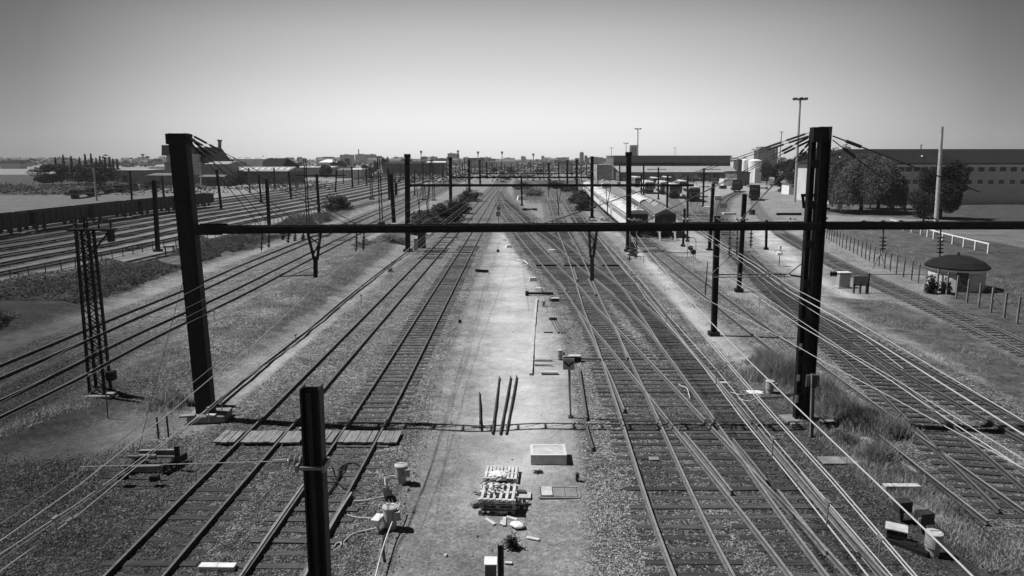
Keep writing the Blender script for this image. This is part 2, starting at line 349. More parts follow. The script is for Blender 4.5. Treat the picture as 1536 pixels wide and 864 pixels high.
for pl, k_ in (([(-600, 1100), (-600, 600), (120, 690), (330, 650), (520, 655), (600, 720), (560, 1100)], .55), ([(-600, 1100), (-600, 560), (120, 600), (250, 670), (350, 660), (420, 700), (440, 780), (480, 1100)], 1.0), ([(-900, 440), (-900, 262), (180, 262), (270, 276), (240, 330), (140, 420)], .55), ([(1385, 300), (1385, 420), (1420, 520), (1420, 700), (1900, 900), (2600, 400), (2600, 262), (1300, 270)], .5)): vignette_stain = np.maximum(vignette_stain, k_ * sm(inside(pl), 9))
trk = np.zeros(NV)
for k in ('a', 'x', 'f', 'h'): trk = np.maximum(trk, sm(.95 - dn[k], .35) * np.clip(1.3 - PY / 90, .35, 1))
for k in ('t1', 't2'): trk = np.maximum(trk, .5 * sm(.95 - dn[k], .35) * np.clip(1.2 - PY / 60, 0, 1))
# relief
hz = np.zeros(NV)
def fbm(s, seed):
    r = np.random.default_rng(seed); o = np.zeros(NV)
    for _ in range(14):
        a = r.uniform(0, 2 * math.pi); f = s * r.uniform(.5, 2.2); o += np.sin((PX * math.cos(a) + PY * math.sin(a)) * f + r.uniform(0, 6.28)) / 14
    return o
near_ = (PY > 2) & (PY < 300)
anyrail = np.min([dn[k] for k in dn], 0); rl = np.clip((anyrail - 1.6) / 1.2, 0, 1)
hz += near_ * rl * (fbm(1.6, 3) * .10 + fbm(.5, 4) * .12 - .02)
bank = sm(inside([(-200, 740), (120, 625), (250, 585), (330, 545), (480, 462), (620, 352), (690, 300), (560, 362), (430, 425), (250, 520), (120, 590), (-200, 720)]), 1.4)
hz += rl * bank * (.45 + .5 * fbm(.9, 9))
hz += rl * sm(inside([(-200, 550), (120, 465), (300, 395), (470, 345), (560, 303), (300, 375), (120, 425), (-200, 480)]), 1.2) * (.5 + .4 * fbm(.7, 11))
hz = np.where(anyrail < 1.5, -.01, hz)
me = bpy.data.meshes.new('ground'); nx, ny = len(xs), len(ys)
me.vertices.add(NV); me.vertices.foreach_set('co', np.stack([PX, PY, hz], 1).astype(np.float32).ravel())
I = np.arange(NV).reshape(ny, nx); Q = np.stack([I[:-1, :-1], I[:-1, 1:], I[1:, 1:], I[1:, :-1]], -1).reshape(-1, 4)
me.loops.add(Q.size); me.loops.foreach_set('vertex_index', Q.ravel().astype(np.int32)); me.polygons.add(len(Q))
me.polygons.foreach_set('loop_start', np.arange(0, Q.size, 4, dtype=np.int32)); me.polygons.foreach_set('loop_total', np.full(len(Q), 4, dtype=np.int32))
me.polygons.foreach_set('use_smooth', [True] * len(Q)); me.update(calc_edges=True)
for nm, arr in (('ballast', ballast), ('grass', grass), ('pale', pale), ('vignette_stain', vignette_stain), ('ydark', ydark), ('far', far), ('trk', trk)):
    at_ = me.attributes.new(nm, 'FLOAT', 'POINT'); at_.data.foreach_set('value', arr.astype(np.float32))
gm = bpy.data.materials.new('yard_ground'); gm.use_nodes = True; n = gm.node_tree; b = n.nodes['Principled BSDF']; b.inputs['Roughness'].default_value = .95; b.inputs['Specular IOR Level'].default_value = .15
def N(t, **k):
    x = n.nodes.new(t)
    for a, v in k.items(): setattr(x, a, v)
    return x
def L(a, b_): n.links.new(a, b_)
def math_(op, a, b_=None, c=None, clamp=False):
    x = N('ShaderNodeMath', operation=op, use_clamp=clamp)
    for i, v in enumerate((a, b_, c)):
        if v is None: continue
        if isinstance(v, (int, float)): x.inputs[i].default_value = v
        else: L(v, x.inputs[i])
    return x.outputs[0]
geo = N('ShaderNodeNewGeometry').outputs['Position']
def noise(s, d=5, r=.6):
    x = N('ShaderNodeTexNoise'); x.inputs['Scale'].default_value = s; x.inputs['Detail'].default_value = d; x.inputs['Roughness'].default_value = r; L(geo, x.inputs['Vector']); return x.outputs[0]
def attr(nm): x = N('ShaderNodeAttribute'); x.attribute_name = nm; return x.outputs['Fac']
def rag(a, nz, k=1.6):  # ragged edge: weight broken up by noise
    return math_('ADD', math_('MULTIPLY', math_('SUBTRACT', math_('ADD', a, math_('MULTIPLY', math_('SUBTRACT', nz, .5), k)), .5), 2.2), .5, clamp=True)
def mixv(f, a, b_):
    x = N('ShaderNodeMix'); x.data_type = 'FLOAT'
    for s, v in ((x.inputs[0], f), (x.inputs[2], a), (x.inputs[3], b_)):
        if isinstance(v, (int, float)): s.default_value = v
        else: L(v, s)
    return x.outputs[0]
n1 = noise(.9); n2 = noise(4, 6, .7); n3 = noise(.12, 4); n4 = noise(22, 3, .7); n5 = noise(1.9, 6, .75)
vo = N('ShaderNodeTexVoronoi'); vo.inputs['Scale'].default_value = 17; L(geo, vo.inputs['Vector']); vo.inputs['Randomness'].default_value = 1
vo2 = N('ShaderNodeTexVoronoi'); vo2.inputs['Scale'].default_value = 6.0; L(geo, vo2.inputs['Vector'])
sepc = N('ShaderNodeSeparateColor'); L(vo.outputs['Color'], sepc.inputs[0]); cell = sepc.outputs[0]
sepc2 = N('ShaderNodeSeparateColor'); L(vo2.outputs['Color'], sepc2.inputs[0]); cell2 = sepc2.outputs[0]
def mapr(x, a, b_, c, d):
    y = N('ShaderNodeMapRange'); L(x, y.inputs[0])
    for i, v in enumerate((a, b_, c, d)): y.inputs[i + 1].default_value = v
    return y.outputs[0]
stone = math_('MULTIPLY', mapr(cell, 0, 1, .25, 1.9), mapr(vo.outputs['Distance'], .1, .6, 1.15, .3))
stone = math_('MULTIPLY', stone, mapr(cell2, 0, 1, .6, 1.4))
c_ball = math_('MULTIPLY', math_('MULTIPLY', stone, .30), mapr(n1, .3, .7, .75, 1.25))
c_soil = math_('MULTIPLY', math_('MULTIPLY', mapr(n2, .3, .7, .7, 1.3), mapr(n1, .3, .7, .8, 1.2)), .22)
c_soil = math_('MULTIPLY', c_soil, mapr(cell, 0, 1, .75, 1.3))
c_pale = math_('MULTIPLY', math_('MULTIPLY', mapr(n5, .3, .7, .86, 1.1), mapr(n4, .2, .8, .78, 1.2)), .47)
c_grass = math_('MULTIPLY', math_('MULTIPLY', mapr(n2, .3, .7, .45, 1.6), mapr(n1, .35, .65, .6, 1.4)), .10)
c_grass = math_('MULTIPLY', c_grass, mapr(n4, .25, .75, .6, 1.45))
w_b = rag(attr('ballast'), n2, .9); w_g = rag(attr('grass'), n5, 1.2); w_p = rag(attr('pale'), n5, .7); w_p = math_('MULTIPLY', w_p, attr('pale')); w_y = attr('ydark')
c = mixv(w_p, c_soil, c_pale); c = mixv(w_g, c, c_grass); c = mixv(w_b, c, c_ball)
c = mixv(w_y, c, math_('MULTIPLY', c_ball, .38))
c = math_('MULTIPLY', c, math_('MULTIPLY', mapr(noise(.33, 5, .7), .36, .64, .74, 1.16), mapr(noise(10, 2, .5), .30, .40, .6, 1.0)))
c = math_('MULTIPLY', c, math_('SUBTRACT', 1.0, math_('MULTIPLY', attr('vignette_stain'), math_('MULTIPLY', mapr(n1, .3, .7, .72, 1), .95))))
c = math_('MULTIPLY', c, math_('SUBTRACT', 1.0, math_('MULTIPLY', attr('trk'), .42)))
L(c, b.inputs['Base Color'])
hgt = math_('ADD', math_('MULTIPLY', math_('SUBTRACT', .6, vo.outputs['Distance']), mixv(w_b, .12, 1.0)), math_('MULTIPLY', n2, .5))
bp = N('ShaderNodeBump'); bp.inputs['Strength'].default_value = .9; bp.inputs['Distance'].default_value = .05; L(hgt, bp.inputs['Height']); L(bp.outputs[0], b.inputs['Normal'])
me.materials.append(gm)
go = bpy.data.objects.new('ground', me); col.objects.link(go); tag(go, 'ballast, bare earth and rough grass of the railway yard', None, None, 'structure')
def ground_z(x, y):
    i = int(np.clip(np.searchsorted(xs, x) - 1, 0, nx - 2)); j = int(np.clip(np.searchsorted(ys, y) - 1, 0, ny - 2))
    return float(hz[j * nx + i])

# ------------------------------------------------------------------ haze
HAZE = 0.00011
def build_haze():
    m = bpy.data.materials.new('haze'); m.use_nodes = True; q = m.node_tree; q.nodes.clear()
    v = q.nodes.new('ShaderNodeVolumePrincipled'); v.inputs['Color'].default_value = (1, 1, 1, 1); v.inputs['Density'].default_value = HAZE; v.inputs['Anisotropy'].default_value = 0
    o_ = q.nodes.new('ShaderNodeOutputMaterial'); q.links.new(v.outputs[0], o_.inputs['Volume'])
    M['haze'] = m
    mb = MB().box((0, 1500, 58), (6000, 3400, 120))
    o = mb.build('haze', 'haze'); tag(o, 'pale summer haze over the distant yard and town', None, None, 'stuff'); return o

# ------------------------------------------------------------------ build the tracks
sl_mb = MB(); sl_mb.box((0, 0, 0), (2.6, .25, .16))
sl_me = None
def sleeper_mesh(length, matname, cache={}):
    key = (round(length, 1), matname)
    if key in cache: return cache[key]
    me_ = bpy.data.meshes.new('sleeper'); m_ = MB().box((0, 0, 0), (length, .25, .16))
    me_.from_pydata(m_.v, [], m_.f); me_.materials.append(M[matname]); cache[key] = me_; return me_
def track(key, label, fine=True, head='rail_head', side='rail_rust', sleepers='auto', smat='sleeper_wood', pts=None, zs=0.0, spacing=.62):
    pts = pts or TR[key]; mid = pts[len(pts) // 8]
    t = thing('railway_track', (pts[0].x, pts[0].y, 0), label, 'railway track')
    for s in (-1, 1): rail_mb(offset(pts, s * GA / 2), fine=fine, z0=(0.0 if key in ('t1', 't2', 't3', 't4') else .03), hs=(.9 if key in ('t1', 't2', 't3', 't4') else 1)).build('rail', [side, head], t)
    if sleepers:
        out = []; acc = 0; prev = pts[0]
        for i in range(1, len(pts)):
            d = (pts[i] - pts[i - 1]).length; acc += d
            while acc >= spacing:
                acc -= spacing; tt = (pts[i] - pts[i - 1]).normalized(); p = pts[i] - tt * acc
                out.append((p, math.atan2(-tt.x, tt.y)))
        if sleepers == 'auto':
            vis = sorted(out, key=lambda q: q[0].y if q[0].y > 12 else 999)
            first = vis[:100]; rest = [q for q in vis[100:] if q[0].y < 130 and random.random() < (.45 if q[0].y < 90 else .25)]
            for p, a in first:
                o = bpy.data.objects.new('sleeper', sleeper_mesh(2.6, smat)); col.objects.link(o); o.parent = t
                o.location = Vector((p.x, p.y, random.uniform(-.078, -.045) + zs - ((.02 + (.03 if p.y > 27 else 0)) if key in ('t1', 'm') else .045 if key in ('t3', 't4') else 0))) - t.location; o.rotation_euler = (0, random.uniform(-.004, .004), a + random.uniform(-.015, .015))
        else: rest = [q for q in out if q[0].y < 150 and random.random() < .3]
        if rest:
            mb = MB()
            for p, a in rest: mb.box((p.x, p.y, random.uniform(-.07, -.045) + zs), (2.6, .25, .16), a)
            mb.build('sleeper', smat, t)['kind'] = 'stuff'
    return t
T = {}
T['t1'] = track('t1', 'left one of the two straight main tracks crossed by the plank walkways', head='rail_head_dark', side='rail_dark', smat='sleeper_wood')
T['t2'] = track('t2', 'straight main track along the left edge of the pale earth strip', head='rail_head_dark', side='rail_dark', smat='sleeper_grey')
T['t3'] = track('t3', 'farther of two dark tracks behind the left gantry column, beside the bushes', head='rail_head_dark', side='rail_dark')
T['t4'] = track('t4', 'nearer of two dark tracks behind the left gantry column, above the rubble bank', head='rail_head_dark', side='rail_dark', zs=.004)
T['m'] = track('m', 'overgrown track passing right behind the right gantry column to the white train', head='rail_head', side='rail_dark')
T['n1'] = track('n1', 'long track under the right hand catenary, curving up to the small dark locomotive', head='rail_head_dark', side='rail_dark', zs=.006)
T['n2'] = track('n2', 'branch track splitting off toward the right frame edge beside the earth path', head='rail_head_dark', side='rail_dark')
T['p'] = track('p', 'lone track running beside the post fence on the right', head='rail_head', side='rail_rust', spacing=.7)
T['w2'] = track('w2', 'siding track under the dark fronted coach', head='rail_head', smat='sleeper_wood', sleepers='one')
for k, lb in (('k1', 'siding track curving past the dark fronted coach to the parked locomotives'), ('k2', 'short siding in front of the middle parked locomotive'), ('k3', 'short siding in front of the rightmost of the parked grey locomotives')):
    track(k, lb, fine=False, sleepers='one', side='rail_rust', head='rail_head_dark')
track('y0', 'track just below the low railing at the near edge of the left yard', fine=False, sleepers='one', side='rail_dark', head='rail_head_dark')
nm_ = ['first', 'second', 'third', 'fourth', 'fifth', 'sixth', 'seventh', 'eighth', 'ninth']
for i, l in enumerate(yard): track(None, nm_[i] + ' yard track counted from the low railing in the left yard', fine=False, sleepers='one' if i < 4 else None, pts=l, side='rail_dark', head='rail_head_dark')
# the station throat on the right: routes a, x, f, h share long timbers laid square to the line
routes = {}
for k, lb in (('x', 'right hand main track next to the coarse ballast, leading straight through the points'), ('a', 'track crossing the points from upper left to lower right'), ('f', 'track under the bright overhead wires at lower right'), ('h', 'track joining from behind the right V shaped hanger into the points')):
    pts = TR[k]; t = thing('railway_track', (pts[0].x, pts[0].y, 0), lb, 'railway track'); routes[k] = t
    for s in (-1, 1):
        r = offset(pts, s * GA / 2); rail_mb(r, z0=.03 if k in 'xf' else .032).build('rail', ['rail_rust', 'rail_head'], t)
rows = []
def xof(k, Y):
    P_ = TR[k]
    for p, q in zip(P_[:-1], P_[1:]):
        if (p.y - Y) * (q.y - Y) <= 0 and p.y != q.y: return p.x + (q.x - p.x) * (Y - p.y) / (q.y - p.y)
    return None
cnt = {k: 0 for k in routes}; restm = {k: MB() for k in routes}; Y = 9.0
while Y < 190:
    iv = []
    for k in routes:
        x_ = xof(k, Y)
        if x_ is not None: iv.append([x_ - 1.3, x_ + 1.3, k])
    iv.sort(); mg = []
    for a_ in iv:
        if mg and a_[0] < mg[-1][1] + .15: mg[-1][1] = max(mg[-1][1], a_[1])
        else: mg.append(list(a_))
    for a_, b_, k in mg:
        ln = round((b_ - a_) * 2) / 2 + (.1 if b_ - a_ < 2.8 else 0); cx = (a_ + b_) / 2 + random.uniform(-.06, .06)
        z_ = random.uniform(-.085, -.052)
        if cnt[k] < 100 and Y > 13:
            cnt[k] += 1; o = bpy.data.objects.new('sleeper', sleeper_mesh(ln, 'sleeper_grey' if random.random() < .35 else 'sleeper_wood')); col.objects.link(o); o.parent = routes[k]
            o.location = Vector((cx, Y + random.uniform(-.03, .03), z_)) - routes[k].location; o.rotation_euler = (0, 0, random.uniform(-.012, .012))
        elif random.random() < (.8 if Y < 75 else .4): restm[k].box((cx, Y, z_), (ln, .25, .16))
    Y += .62
for k in routes:
    if restm[k].v: restm[k].build('sleeper', 'sleeper_wood', routes[k])['kind'] = 'stuff'
def seg(pxs, k=4): return smooth(cr([G(x, y) for x, y in pxs], .5), k)
for pxs in ([(461, 733), (430, 778), (398, 826), (372, 866), (330, 930)], [(520, 745), (497, 780), (470, 830), (448, 872), (420, 925)]):
    rail_mb(offset(smooth(cr([G(x, y) for x, y in pxs], .5), 4), .12 if pxs[0][0] < 500 else -.16), z0=.02).build('switch_blade', ['rail_dark', 'rail_head'], T['t2'])
# switch blades and check rails
for pxs, k in (([(867, 472), (882, 499), (893, 522), (901, 543)], 'x'), ([(899, 468), (924, 497), (934, 522), (941, 541)], 'x'), ([(905, 547), (918, 575), (936, 620)], 'x'),
               ([(1026, 655), (1060, 696), (1097, 744)], 'a'), ([(1099, 664), (1128, 700), (1150, 728)], 'a'), ([(860, 404), (866, 422)], 'x'), ([(837, 423), (849, 438)], 'a'),
               ([(882, 420), (894, 444)], 'x'), ([(856, 362), (861, 370)], 'x'), ([(893, 421), (923, 446)], 'f'), ([(1166, 742), (1200, 785), (1240, 836)], 'f'), ([(1200, 716), (1262, 792), (1310, 850)], 'f')):
    rail_mb(seg(pxs), z0=.034).build('switch_blade', ['rail_rust', 'rail_head'], routes[k])
exec_later = []

# ------------------------------------------------------------------ posts, masts, gantries
def hsec(mb, base, top, w_, d_, t=.03, mi=0):
    """H-section column: flanges left and right of a web, w_ across, d_ deep, following base->top"""
    a = Vector(base); b_ = Vector(top)
    for s in (-1, 1): o = Vector((s * (w_ / 2 - t / 2), 0, 0)); mb.bar(a + o, b_ + o, t, d_, mi) if False else prism(mb, a + o, b_ + o, t, d_, mi)
    prism(mb, a, b_, w_ - 2 * t - .004, t, mi)
def prism(mb, a, b_, wx, wy, mi=0):
    vs = []
    for p in (a, b_):
        for x, y in ((-1, -1), (1, -1), (1, 1), (-1, 1)): vs.append((p[0] + x * wx / 2, p[1] + y * wy / 2, p[2]))
    mb.add(vs, [(0, 3, 2, 1), (4, 5, 6, 7), (0, 1, 5, 4), (1, 2, 6, 5), (2, 3, 7, 6), (3, 0, 4, 7)], mi)
def insulator_mb(mb, a, b_, r=.09, nd=5, mi=0):
    a = Vector(a); b_ = Vector(b_); q = (b_ - a).to_track_quat('Z', 'Y').to_matrix(); Ln = (b_ - a).length; prof = [(.02, 0)]
    for i in range(nd):
        z = Ln * (.18 + .64 * i / max(1, nd - 1)); prof += [(.025, z - .035), (r, z - .012), (r * .9, z + .01), (.03, z + .03)]
    prof.append((.02, Ln)); mb.lathe(a, prof, 10, mi, q)
def column_pts(xb, yb, xt, yt):
    b_ = G(xb, yb); z = zat(b_.y, yt); return b_, Vector((xat(xt, b_.y, z), b_.y, z))
def wire_mb(mb, a, b_, r, sag=0.0, n=10, seg_=5):
    a = Vector(a); b_ = Vector(b_); pts = []
    n = n if sag else 1
    for i in range(n + 1):
        t = i / n; p = a.lerp(b_, t); p.z -= sag * 4 * t * (1 - t); pts.append(p)
    mb.poly(pts, r, seg_)
# ---- the near gantry
def near_gantry():
    Lb, Lt = column_pts(310, 628, 268, 200); Rb, Rt = column_pts(1207, 632, 1237, 190)
    t = thing('gantry', (Lb.x, Lb.y, 0), 'big dark steel gantry spanning all near tracks, tall column at each end', 'overhead line gantry')
    mb = MB(); hsec(mb, Lb + Vector((0, 0, .25)), Lt, .66, .45, .05)
    # rivet strips and tie plates on the faces
    prism(mb, Lb + Vector((0, -.21, .25)), Lt + Vector((0, -.21, -.3)), .54, .03); prism(mb, Lb + Vector((.12, -.235, 3.6)), Lt + Vector((.1, -.235, -1.6)), .16, .02)
    c = mb.build('column', 'black_steel', t)
    MB().box((Lt.x, Lt.y, Lt.z - .22), (.80, .56, .40)).build('head_box', 'black_steel', c)
    mb = MB().box((Lb.x + .15, Lb.y, .14), (1.5, 1.1, .28), .1); mb.build('footing', 'concrete_dark', t, bevel=.03)
    mb = MB(); u = Vector((-.3, .15, 0)); MB().box((Lb.x - .55, Lb.y - .5, .31), (.6, .25, .07), .2).build('footing_cap', 'concrete_dark', t); MB().box((Lb.x + .4, Lb.y - .45, .32), (.35, .2, .07), -.1).build('footing_cap', 'concrete', t)
    mb = MB(); hsec(mb, Rb + Vector((.05, 0, 0)), Rt + Vector((.02, 0, 0)), .38, .4, .04); hsec(mb, Rb + Vector((-.34, .06, .1)), Rt + Vector((-.40, .06, -.25)), .19, .3, .03)
    for k in range(7):
        p = Rb.lerp(Rt, (k + .7) / 7.6); mb.box((p.x - .27, p.y - .12, p.z), (.34, .03, .30))
    c = mb.build('column', 'black_steel', t)
    MB().box((Rt.x - .34, Rt.y - .02, Rt.z - .30), (.30, .4, .55), 0, 0).build('head_box', 'black_steel', c)
    for zz in (1.0, 1.9, 3.2): MB().box((Rb.x - .46, Rb.y - .16, zz), (.12, .03, .26 if zz > 1 else .3)).build('number_plate', 'off_white', c)
    MB().box((Rb.x - .1, Rb.y, .06), (1.5, 1.1, .14), .1).build('footing', 'concrete_dark', t, bevel=.03)
    # beam: two channels with battens
    zl = zat(Lb.y, 344.5); zr = zat(Rb.y, 338.5); A = Vector((Lb.lerp(Lt, zl / Lt.z).x, Lb.y, zl)); B = Vector((Rb.lerp(Rt, zr / Rt.z).x, Rb.y, zr)); E = B + Vector((9.5, 0, .02))
    def channel(mb, a, b_, yo):
        o = Vector((0, yo, 0)); mb.bar(a + o, b_ + o, .03, .24); s = .05 if yo > 0 else -.05
        for zz in (.13, -.13): mb.bar(a + o + Vector((0, s * .8, zz)), b_ + o + Vector((0, s * .8, zz)), .11, .022)
    mb = MB()
    for yo in (-.27, .27): channel(mb, A + Vector((.37, 0, 0)), B, yo)
    n_ = 22
    for k in range(n_ + 1):
        p = A.lerp(B, k / n_); q = A.lerp(B, (k + (1 if k < n_ else 0)) / n_)
        mb.box((p.x, p.y, p.z + .152), (.1, .5, .02)); mb.bar((p.x, p.y - .25, p.z - .128), (q.x, p.y + .25, p.z - .128), .04, .02)
    bm_ = mb.build('beam', 'black_steel', t)
    MB().box((A.x + .9, A.y - .31, A.z + .02), (1.1, .04, .40)).build('splice_plate', 'black_steel', bm_); MB().box((A.x + .9, A.y + .31, A.z + .02), (1.1, .04, .4)).build('splice_plate', 'black_steel', bm_)
    mb = MB(); channel(mb, B + Vector((.32, 0, .0)), E, -.16); channel(mb, B + Vector((.32, 0, .0)), E, .16)
    mb.build('cantilever_beam', 'black_steel', t)
    # light insulators and clamps seen on top of the beam
    for x in (884, 903, 945, 953, 1026, 1076, 1104, 1112, 1184, 1232):
        p = at(x, 341, Lb.y); z = A.lerp(B, (p.x - A.x) / (B.x - A.x)).z + .165
        MB().tube((p.x - .12, p.y - .28, z + .16), (p.x + .14, p.y + .26, z + .04), .035, n=6).tube((p.x + .06, p.y - .28, z + .14), (p.x + .3, p.y + .26, z + .04), .035, n=6).build('beam_clamp', 'off_white', bm_)
    # V shaped hangers
    for xa, xb_, xv, yv, ye in ((464, 479, 473.5, 390, 416), (883, 896, 888, 386, 421)):
        zt = zl - .13 if xa < 600 else (zl + zr) / 2 - .13; Yg = Lb.y
        pa = Vector((xat(xa, Yg, zt), Yg - .2, zt)); pb = Vector((xat(xb_, Yg, zt), Yg + .2, zt)); zv = zat(Yg, yv); pv = Vector((xat(xv, Yg, zv), Yg, zv)); ze = zat(Yg, ye); pe = Vector((xat(xv, Yg, ze), Yg, ze))
        mb = MB().bar(pa, pv + Vector((-.06, 0, 0)), .08, .08).bar(pb, pv + Vector((.06, 0, 0)), .08, .08); prism(mb, pe, pv + Vector((0, 0, .1)), .15, .12)
        m1 = pa.lerp(pv, .1); m2 = pb.lerp(pv, .42); mb.bar(m1, m2, .04, .04); m3 = pa.lerp(pv, .75); mb.bar(m2, m3, .04, .04); mb.bar(pa.lerp(pv, 0), pb, .05, .05)
        mb.build('hanger_frame', 'steel_worn' if xa > 600 else 'black_steel', t)
        if xa < 600:
            mb = MB(); mb.tube(pe + Vector((0, 0, .1)), pe + Vector((-1.6, .0, .02)), .02).tube(pe + Vector((0, 0, .45)), pe + Vector((-1.0, 0, .06)), .015); mb.build('steady_arm', 'black_steel', t)
    # stays from the column heads down to the beam
    def stay(x0, y0, x1, y1, turn=.12):
        a = at(x0, y0, Lb.y); b_ = at(x1, y1, Lb.y)
        for s in (-1, 1):
            mb = MB(); aa = a + Vector((0, s * .16, s * .05)); bb = b_ + Vector((s * .12, s * .2, 0)); mb.tube(aa, bb, .014, n=6)
            for f0, f1 in ((.02, .09), (.11, .17)): mb.tube(aa.lerp(bb, f0), aa.lerp(bb, f1), .042, n=8)
            mb.build('stay_cable', 'wire_dark' if x0 < 700 else 'steel_worn', t)
    stay(284, 204, 531, 338); stay(285, 208, 396, 336); stay(286, 213, 442, 337)
    stay(1218, 200, 821, 334); stay(1219, 206, 962, 335); stay(1220, 212, 1107, 334)
    for x1, y1, z1 in ((1470, 288, 0), (1424, 345, 0)):
        a = at(1249, 204 + (x1 < 1450) * 6, Lb.y); b_ = at(x1, y1, Lb.y); mb = MB().tube(a, b_, .028 if x1 > 1450 else .02, n=6).tube(a.lerp(b_, .09), a.lerp(b_, .19), .065, n=8); mb.build('stay_cable', 'wire_dark', t)
    # insulator strings and drop arms under the beam
    for x, y0, y1, r, nd in ((1325, 352, 378, .14, 4), (1411, 350, 385, .14, 5), (1325, 330, 341, .1, 2), (1296, 330, 341, .1, 3), (1263, 332, 344, .12, 3), (1352, 330, 341, .1, 2), (1383, 332, 343, .12, 3),
                             (1095, 352, 386, .09, 4), (1106, 352, 384, .09, 4), (1127, 346, 372, .09, 4), (433, 352, 364, .09, 3), (425, 352, 360, .09, 3), (443, 352, 362, .09, 3), (455, 352, 360, .09, 3), (535, 352, 378, .07, 4), (546, 352, 376, .07, 4),
                             (393, 352, 376, .07, 3), (404, 352, 372, .07, 3), (945, 372, 392, .12, 3), (955, 370, 388, .12, 3)):
        a = at(x, y0, Lb.y); b_ = at(x + (1 if y1 > 400 else -1), y1, Lb.y); mb = MB(); mb.tube(at(x, 340, Lb.y), a, .03, n=6); insulator_mb(mb, a, b_, r, nd); mb.build('insulator', 'dark_paint' if x > 1200 or x < 600 else 'insulator', t)
    # registration arm carrying the contact wires left of the right column (row 412)
    a = at(1206, 416, Lb.y); b_ = at(1072, 412, Lb.y); c2 = at(1186, 411, Lb.y)
    mb = MB().tube(a, c2 + Vector((0, 0, -.05)), .04).tube(c2, b_, .028).tube(c2 + Vector((0, .1, -.12)), b_ + Vector((0, .1, -.12)), .024)
    mb.tube(at(1203, 395, Lb.y), at(1182, 411, Lb.y), .03).tube(at(1207, 392, Lb.y), at(1186, 408, Lb.y), .03).tube(at(1067, 411, Lb.y), at(1098, 382, Lb.y), .018)
    mb.build('registration_arm', 'steel_grey', t)
    mb = MB(); insulator_mb(mb, at(1180, 412, Lb.y), at(1158, 412, Lb.y), .07, 4); mb.build('insulator', 'insulator', t)
    # switching bars on the right column at row 310-320
    mb = MB().tube(at(1165, 321, Lb.y + 1), at(1202, 321, Lb.y + 1), .05).tube(at(1202, 293, Lb.y), at(1222, 293, Lb.y), .06).tube(at(1204, 293, Lb.y), at(1206, 312, Lb.y), .06).tube(at(1204, 311, Lb.y), at(1245, 313, Lb.y), .04)
    mb.build('switch_bar', 'black_steel', t)
    return t, Lb, Rb, zl
gan, GL, GR, GZ = near_gantry()

def far_gantry(label, xl, yb, ytl, xr, ytr, ybeam, wpx, xext=None, mids=(), cable=True):
    Lb, Lt = column_pts(xl + .8, yb, xl, ytl); Rb = Vector((xat(xr, Lb.y, 0), Lb.y, 0)); zr = zat(Lb.y, ytr); Rt = Vector((xat(xr, Lb.y, zr), Lb.y, zr))
    t = thing('gantry', (Lb.x, Lb.y, 0), label, 'overhead line gantry'); k = mpp(Lb.y, 5); wd = wpx * k
    for a, b_ in ((Lb, Lt), (Rb, Rt)):
        mb = MB(); hsec(mb, a, b_, wd, wd * .8, .05); mb.box((b_.x, b_.y, b_.z - .2), (wd * 1.25, wd, .4)); mb.box((a.x, a.y, .1), (wd * 1.8, wd * 1.6, .3)); mb.build('column', 'black_steel', t)
    zb = zat(Lb.y, ybeam); a = Vector((Lb.x, Lb.y, zb)); xe = Rb.x if xext is None else xat(xext, Lb.y, zb); e = Vector((xe, Lb.y, zb))
    mb = MB()
    for yo in (-.25, .25): mb.bar(a + Vector((0, yo, 0)), e + Vector((0, yo, 0)), .06, .27)
    for i in range(26): p = a.lerp(e, i / 25); q = a.lerp(e, min(1, (i + 1) / 25)); mb.bar(p + Vector((0, -.25, .12)), q + Vector((0, .25, .12)), .05, .02)
    mb.build('beam', 'black_steel', t)
    for mx in mids:
        x = xat(mx, Lb.y, zb); mb = MB().bar((x - .25, Lb.y, zb), (x - .05, Lb.y, zb - 2.2), .07, .07).bar((x + .35, Lb.y, zb), (x, Lb.y, zb - 2.2), .07, .07).bar((x, Lb.y, zb - 2.1), (x, Lb.y, zb - 3.4), .1, .1); mb.build('hanger_frame', 'black_steel', t)
    if cable:
        W = Rb.x - Lb.x
        for (s, f) in ((0, .16), (0, .3), (1, .16), (1, .3)):
            p = Lt if s == 0 else Rt; x1 = Lb.x + W * f if s == 0 else Rb.x - W * f
            MB().tube(p + Vector((0, 0, -.3)), (x1, Lb.y, zb + .1), .022, n=5).build('stay_cable', 'wire_dark', t)
    return Lb, zb
far_gantry('second gantry from the camera, its right column beside the white train', 611, 377, 231, 943, 228, 278, 7.2, 1040, (628, 640, 838, 912))
far_gantry('third gantry back, beam just above the second one, left column by the dark bushes', 675.5, 327, 236, 888, 234.5, 266, 4.6, None, (700, 823))
far_gantry('fourth gantry back, right column over the parked white train', 703.5, 288, 239.5, 865, 239, 260, 3.4, None, ())
far_gantry('fifth gantry back with thin columns over the distant main tracks', 719.5, 278.5, 240.5, 851, 240, 256.5, 2.8, None, (), False)
far_gantry('sixth gantry back, small and grey behind the other gantries', 730, 268, 243, 838, 243, 253.5, 2.0, None, (), False)
far_gantry('most distant gantry, a thin dark bar at the vanishing point of the tracks', 738, 261, 244, 824, 244, 251, 1.5, None, (), False)

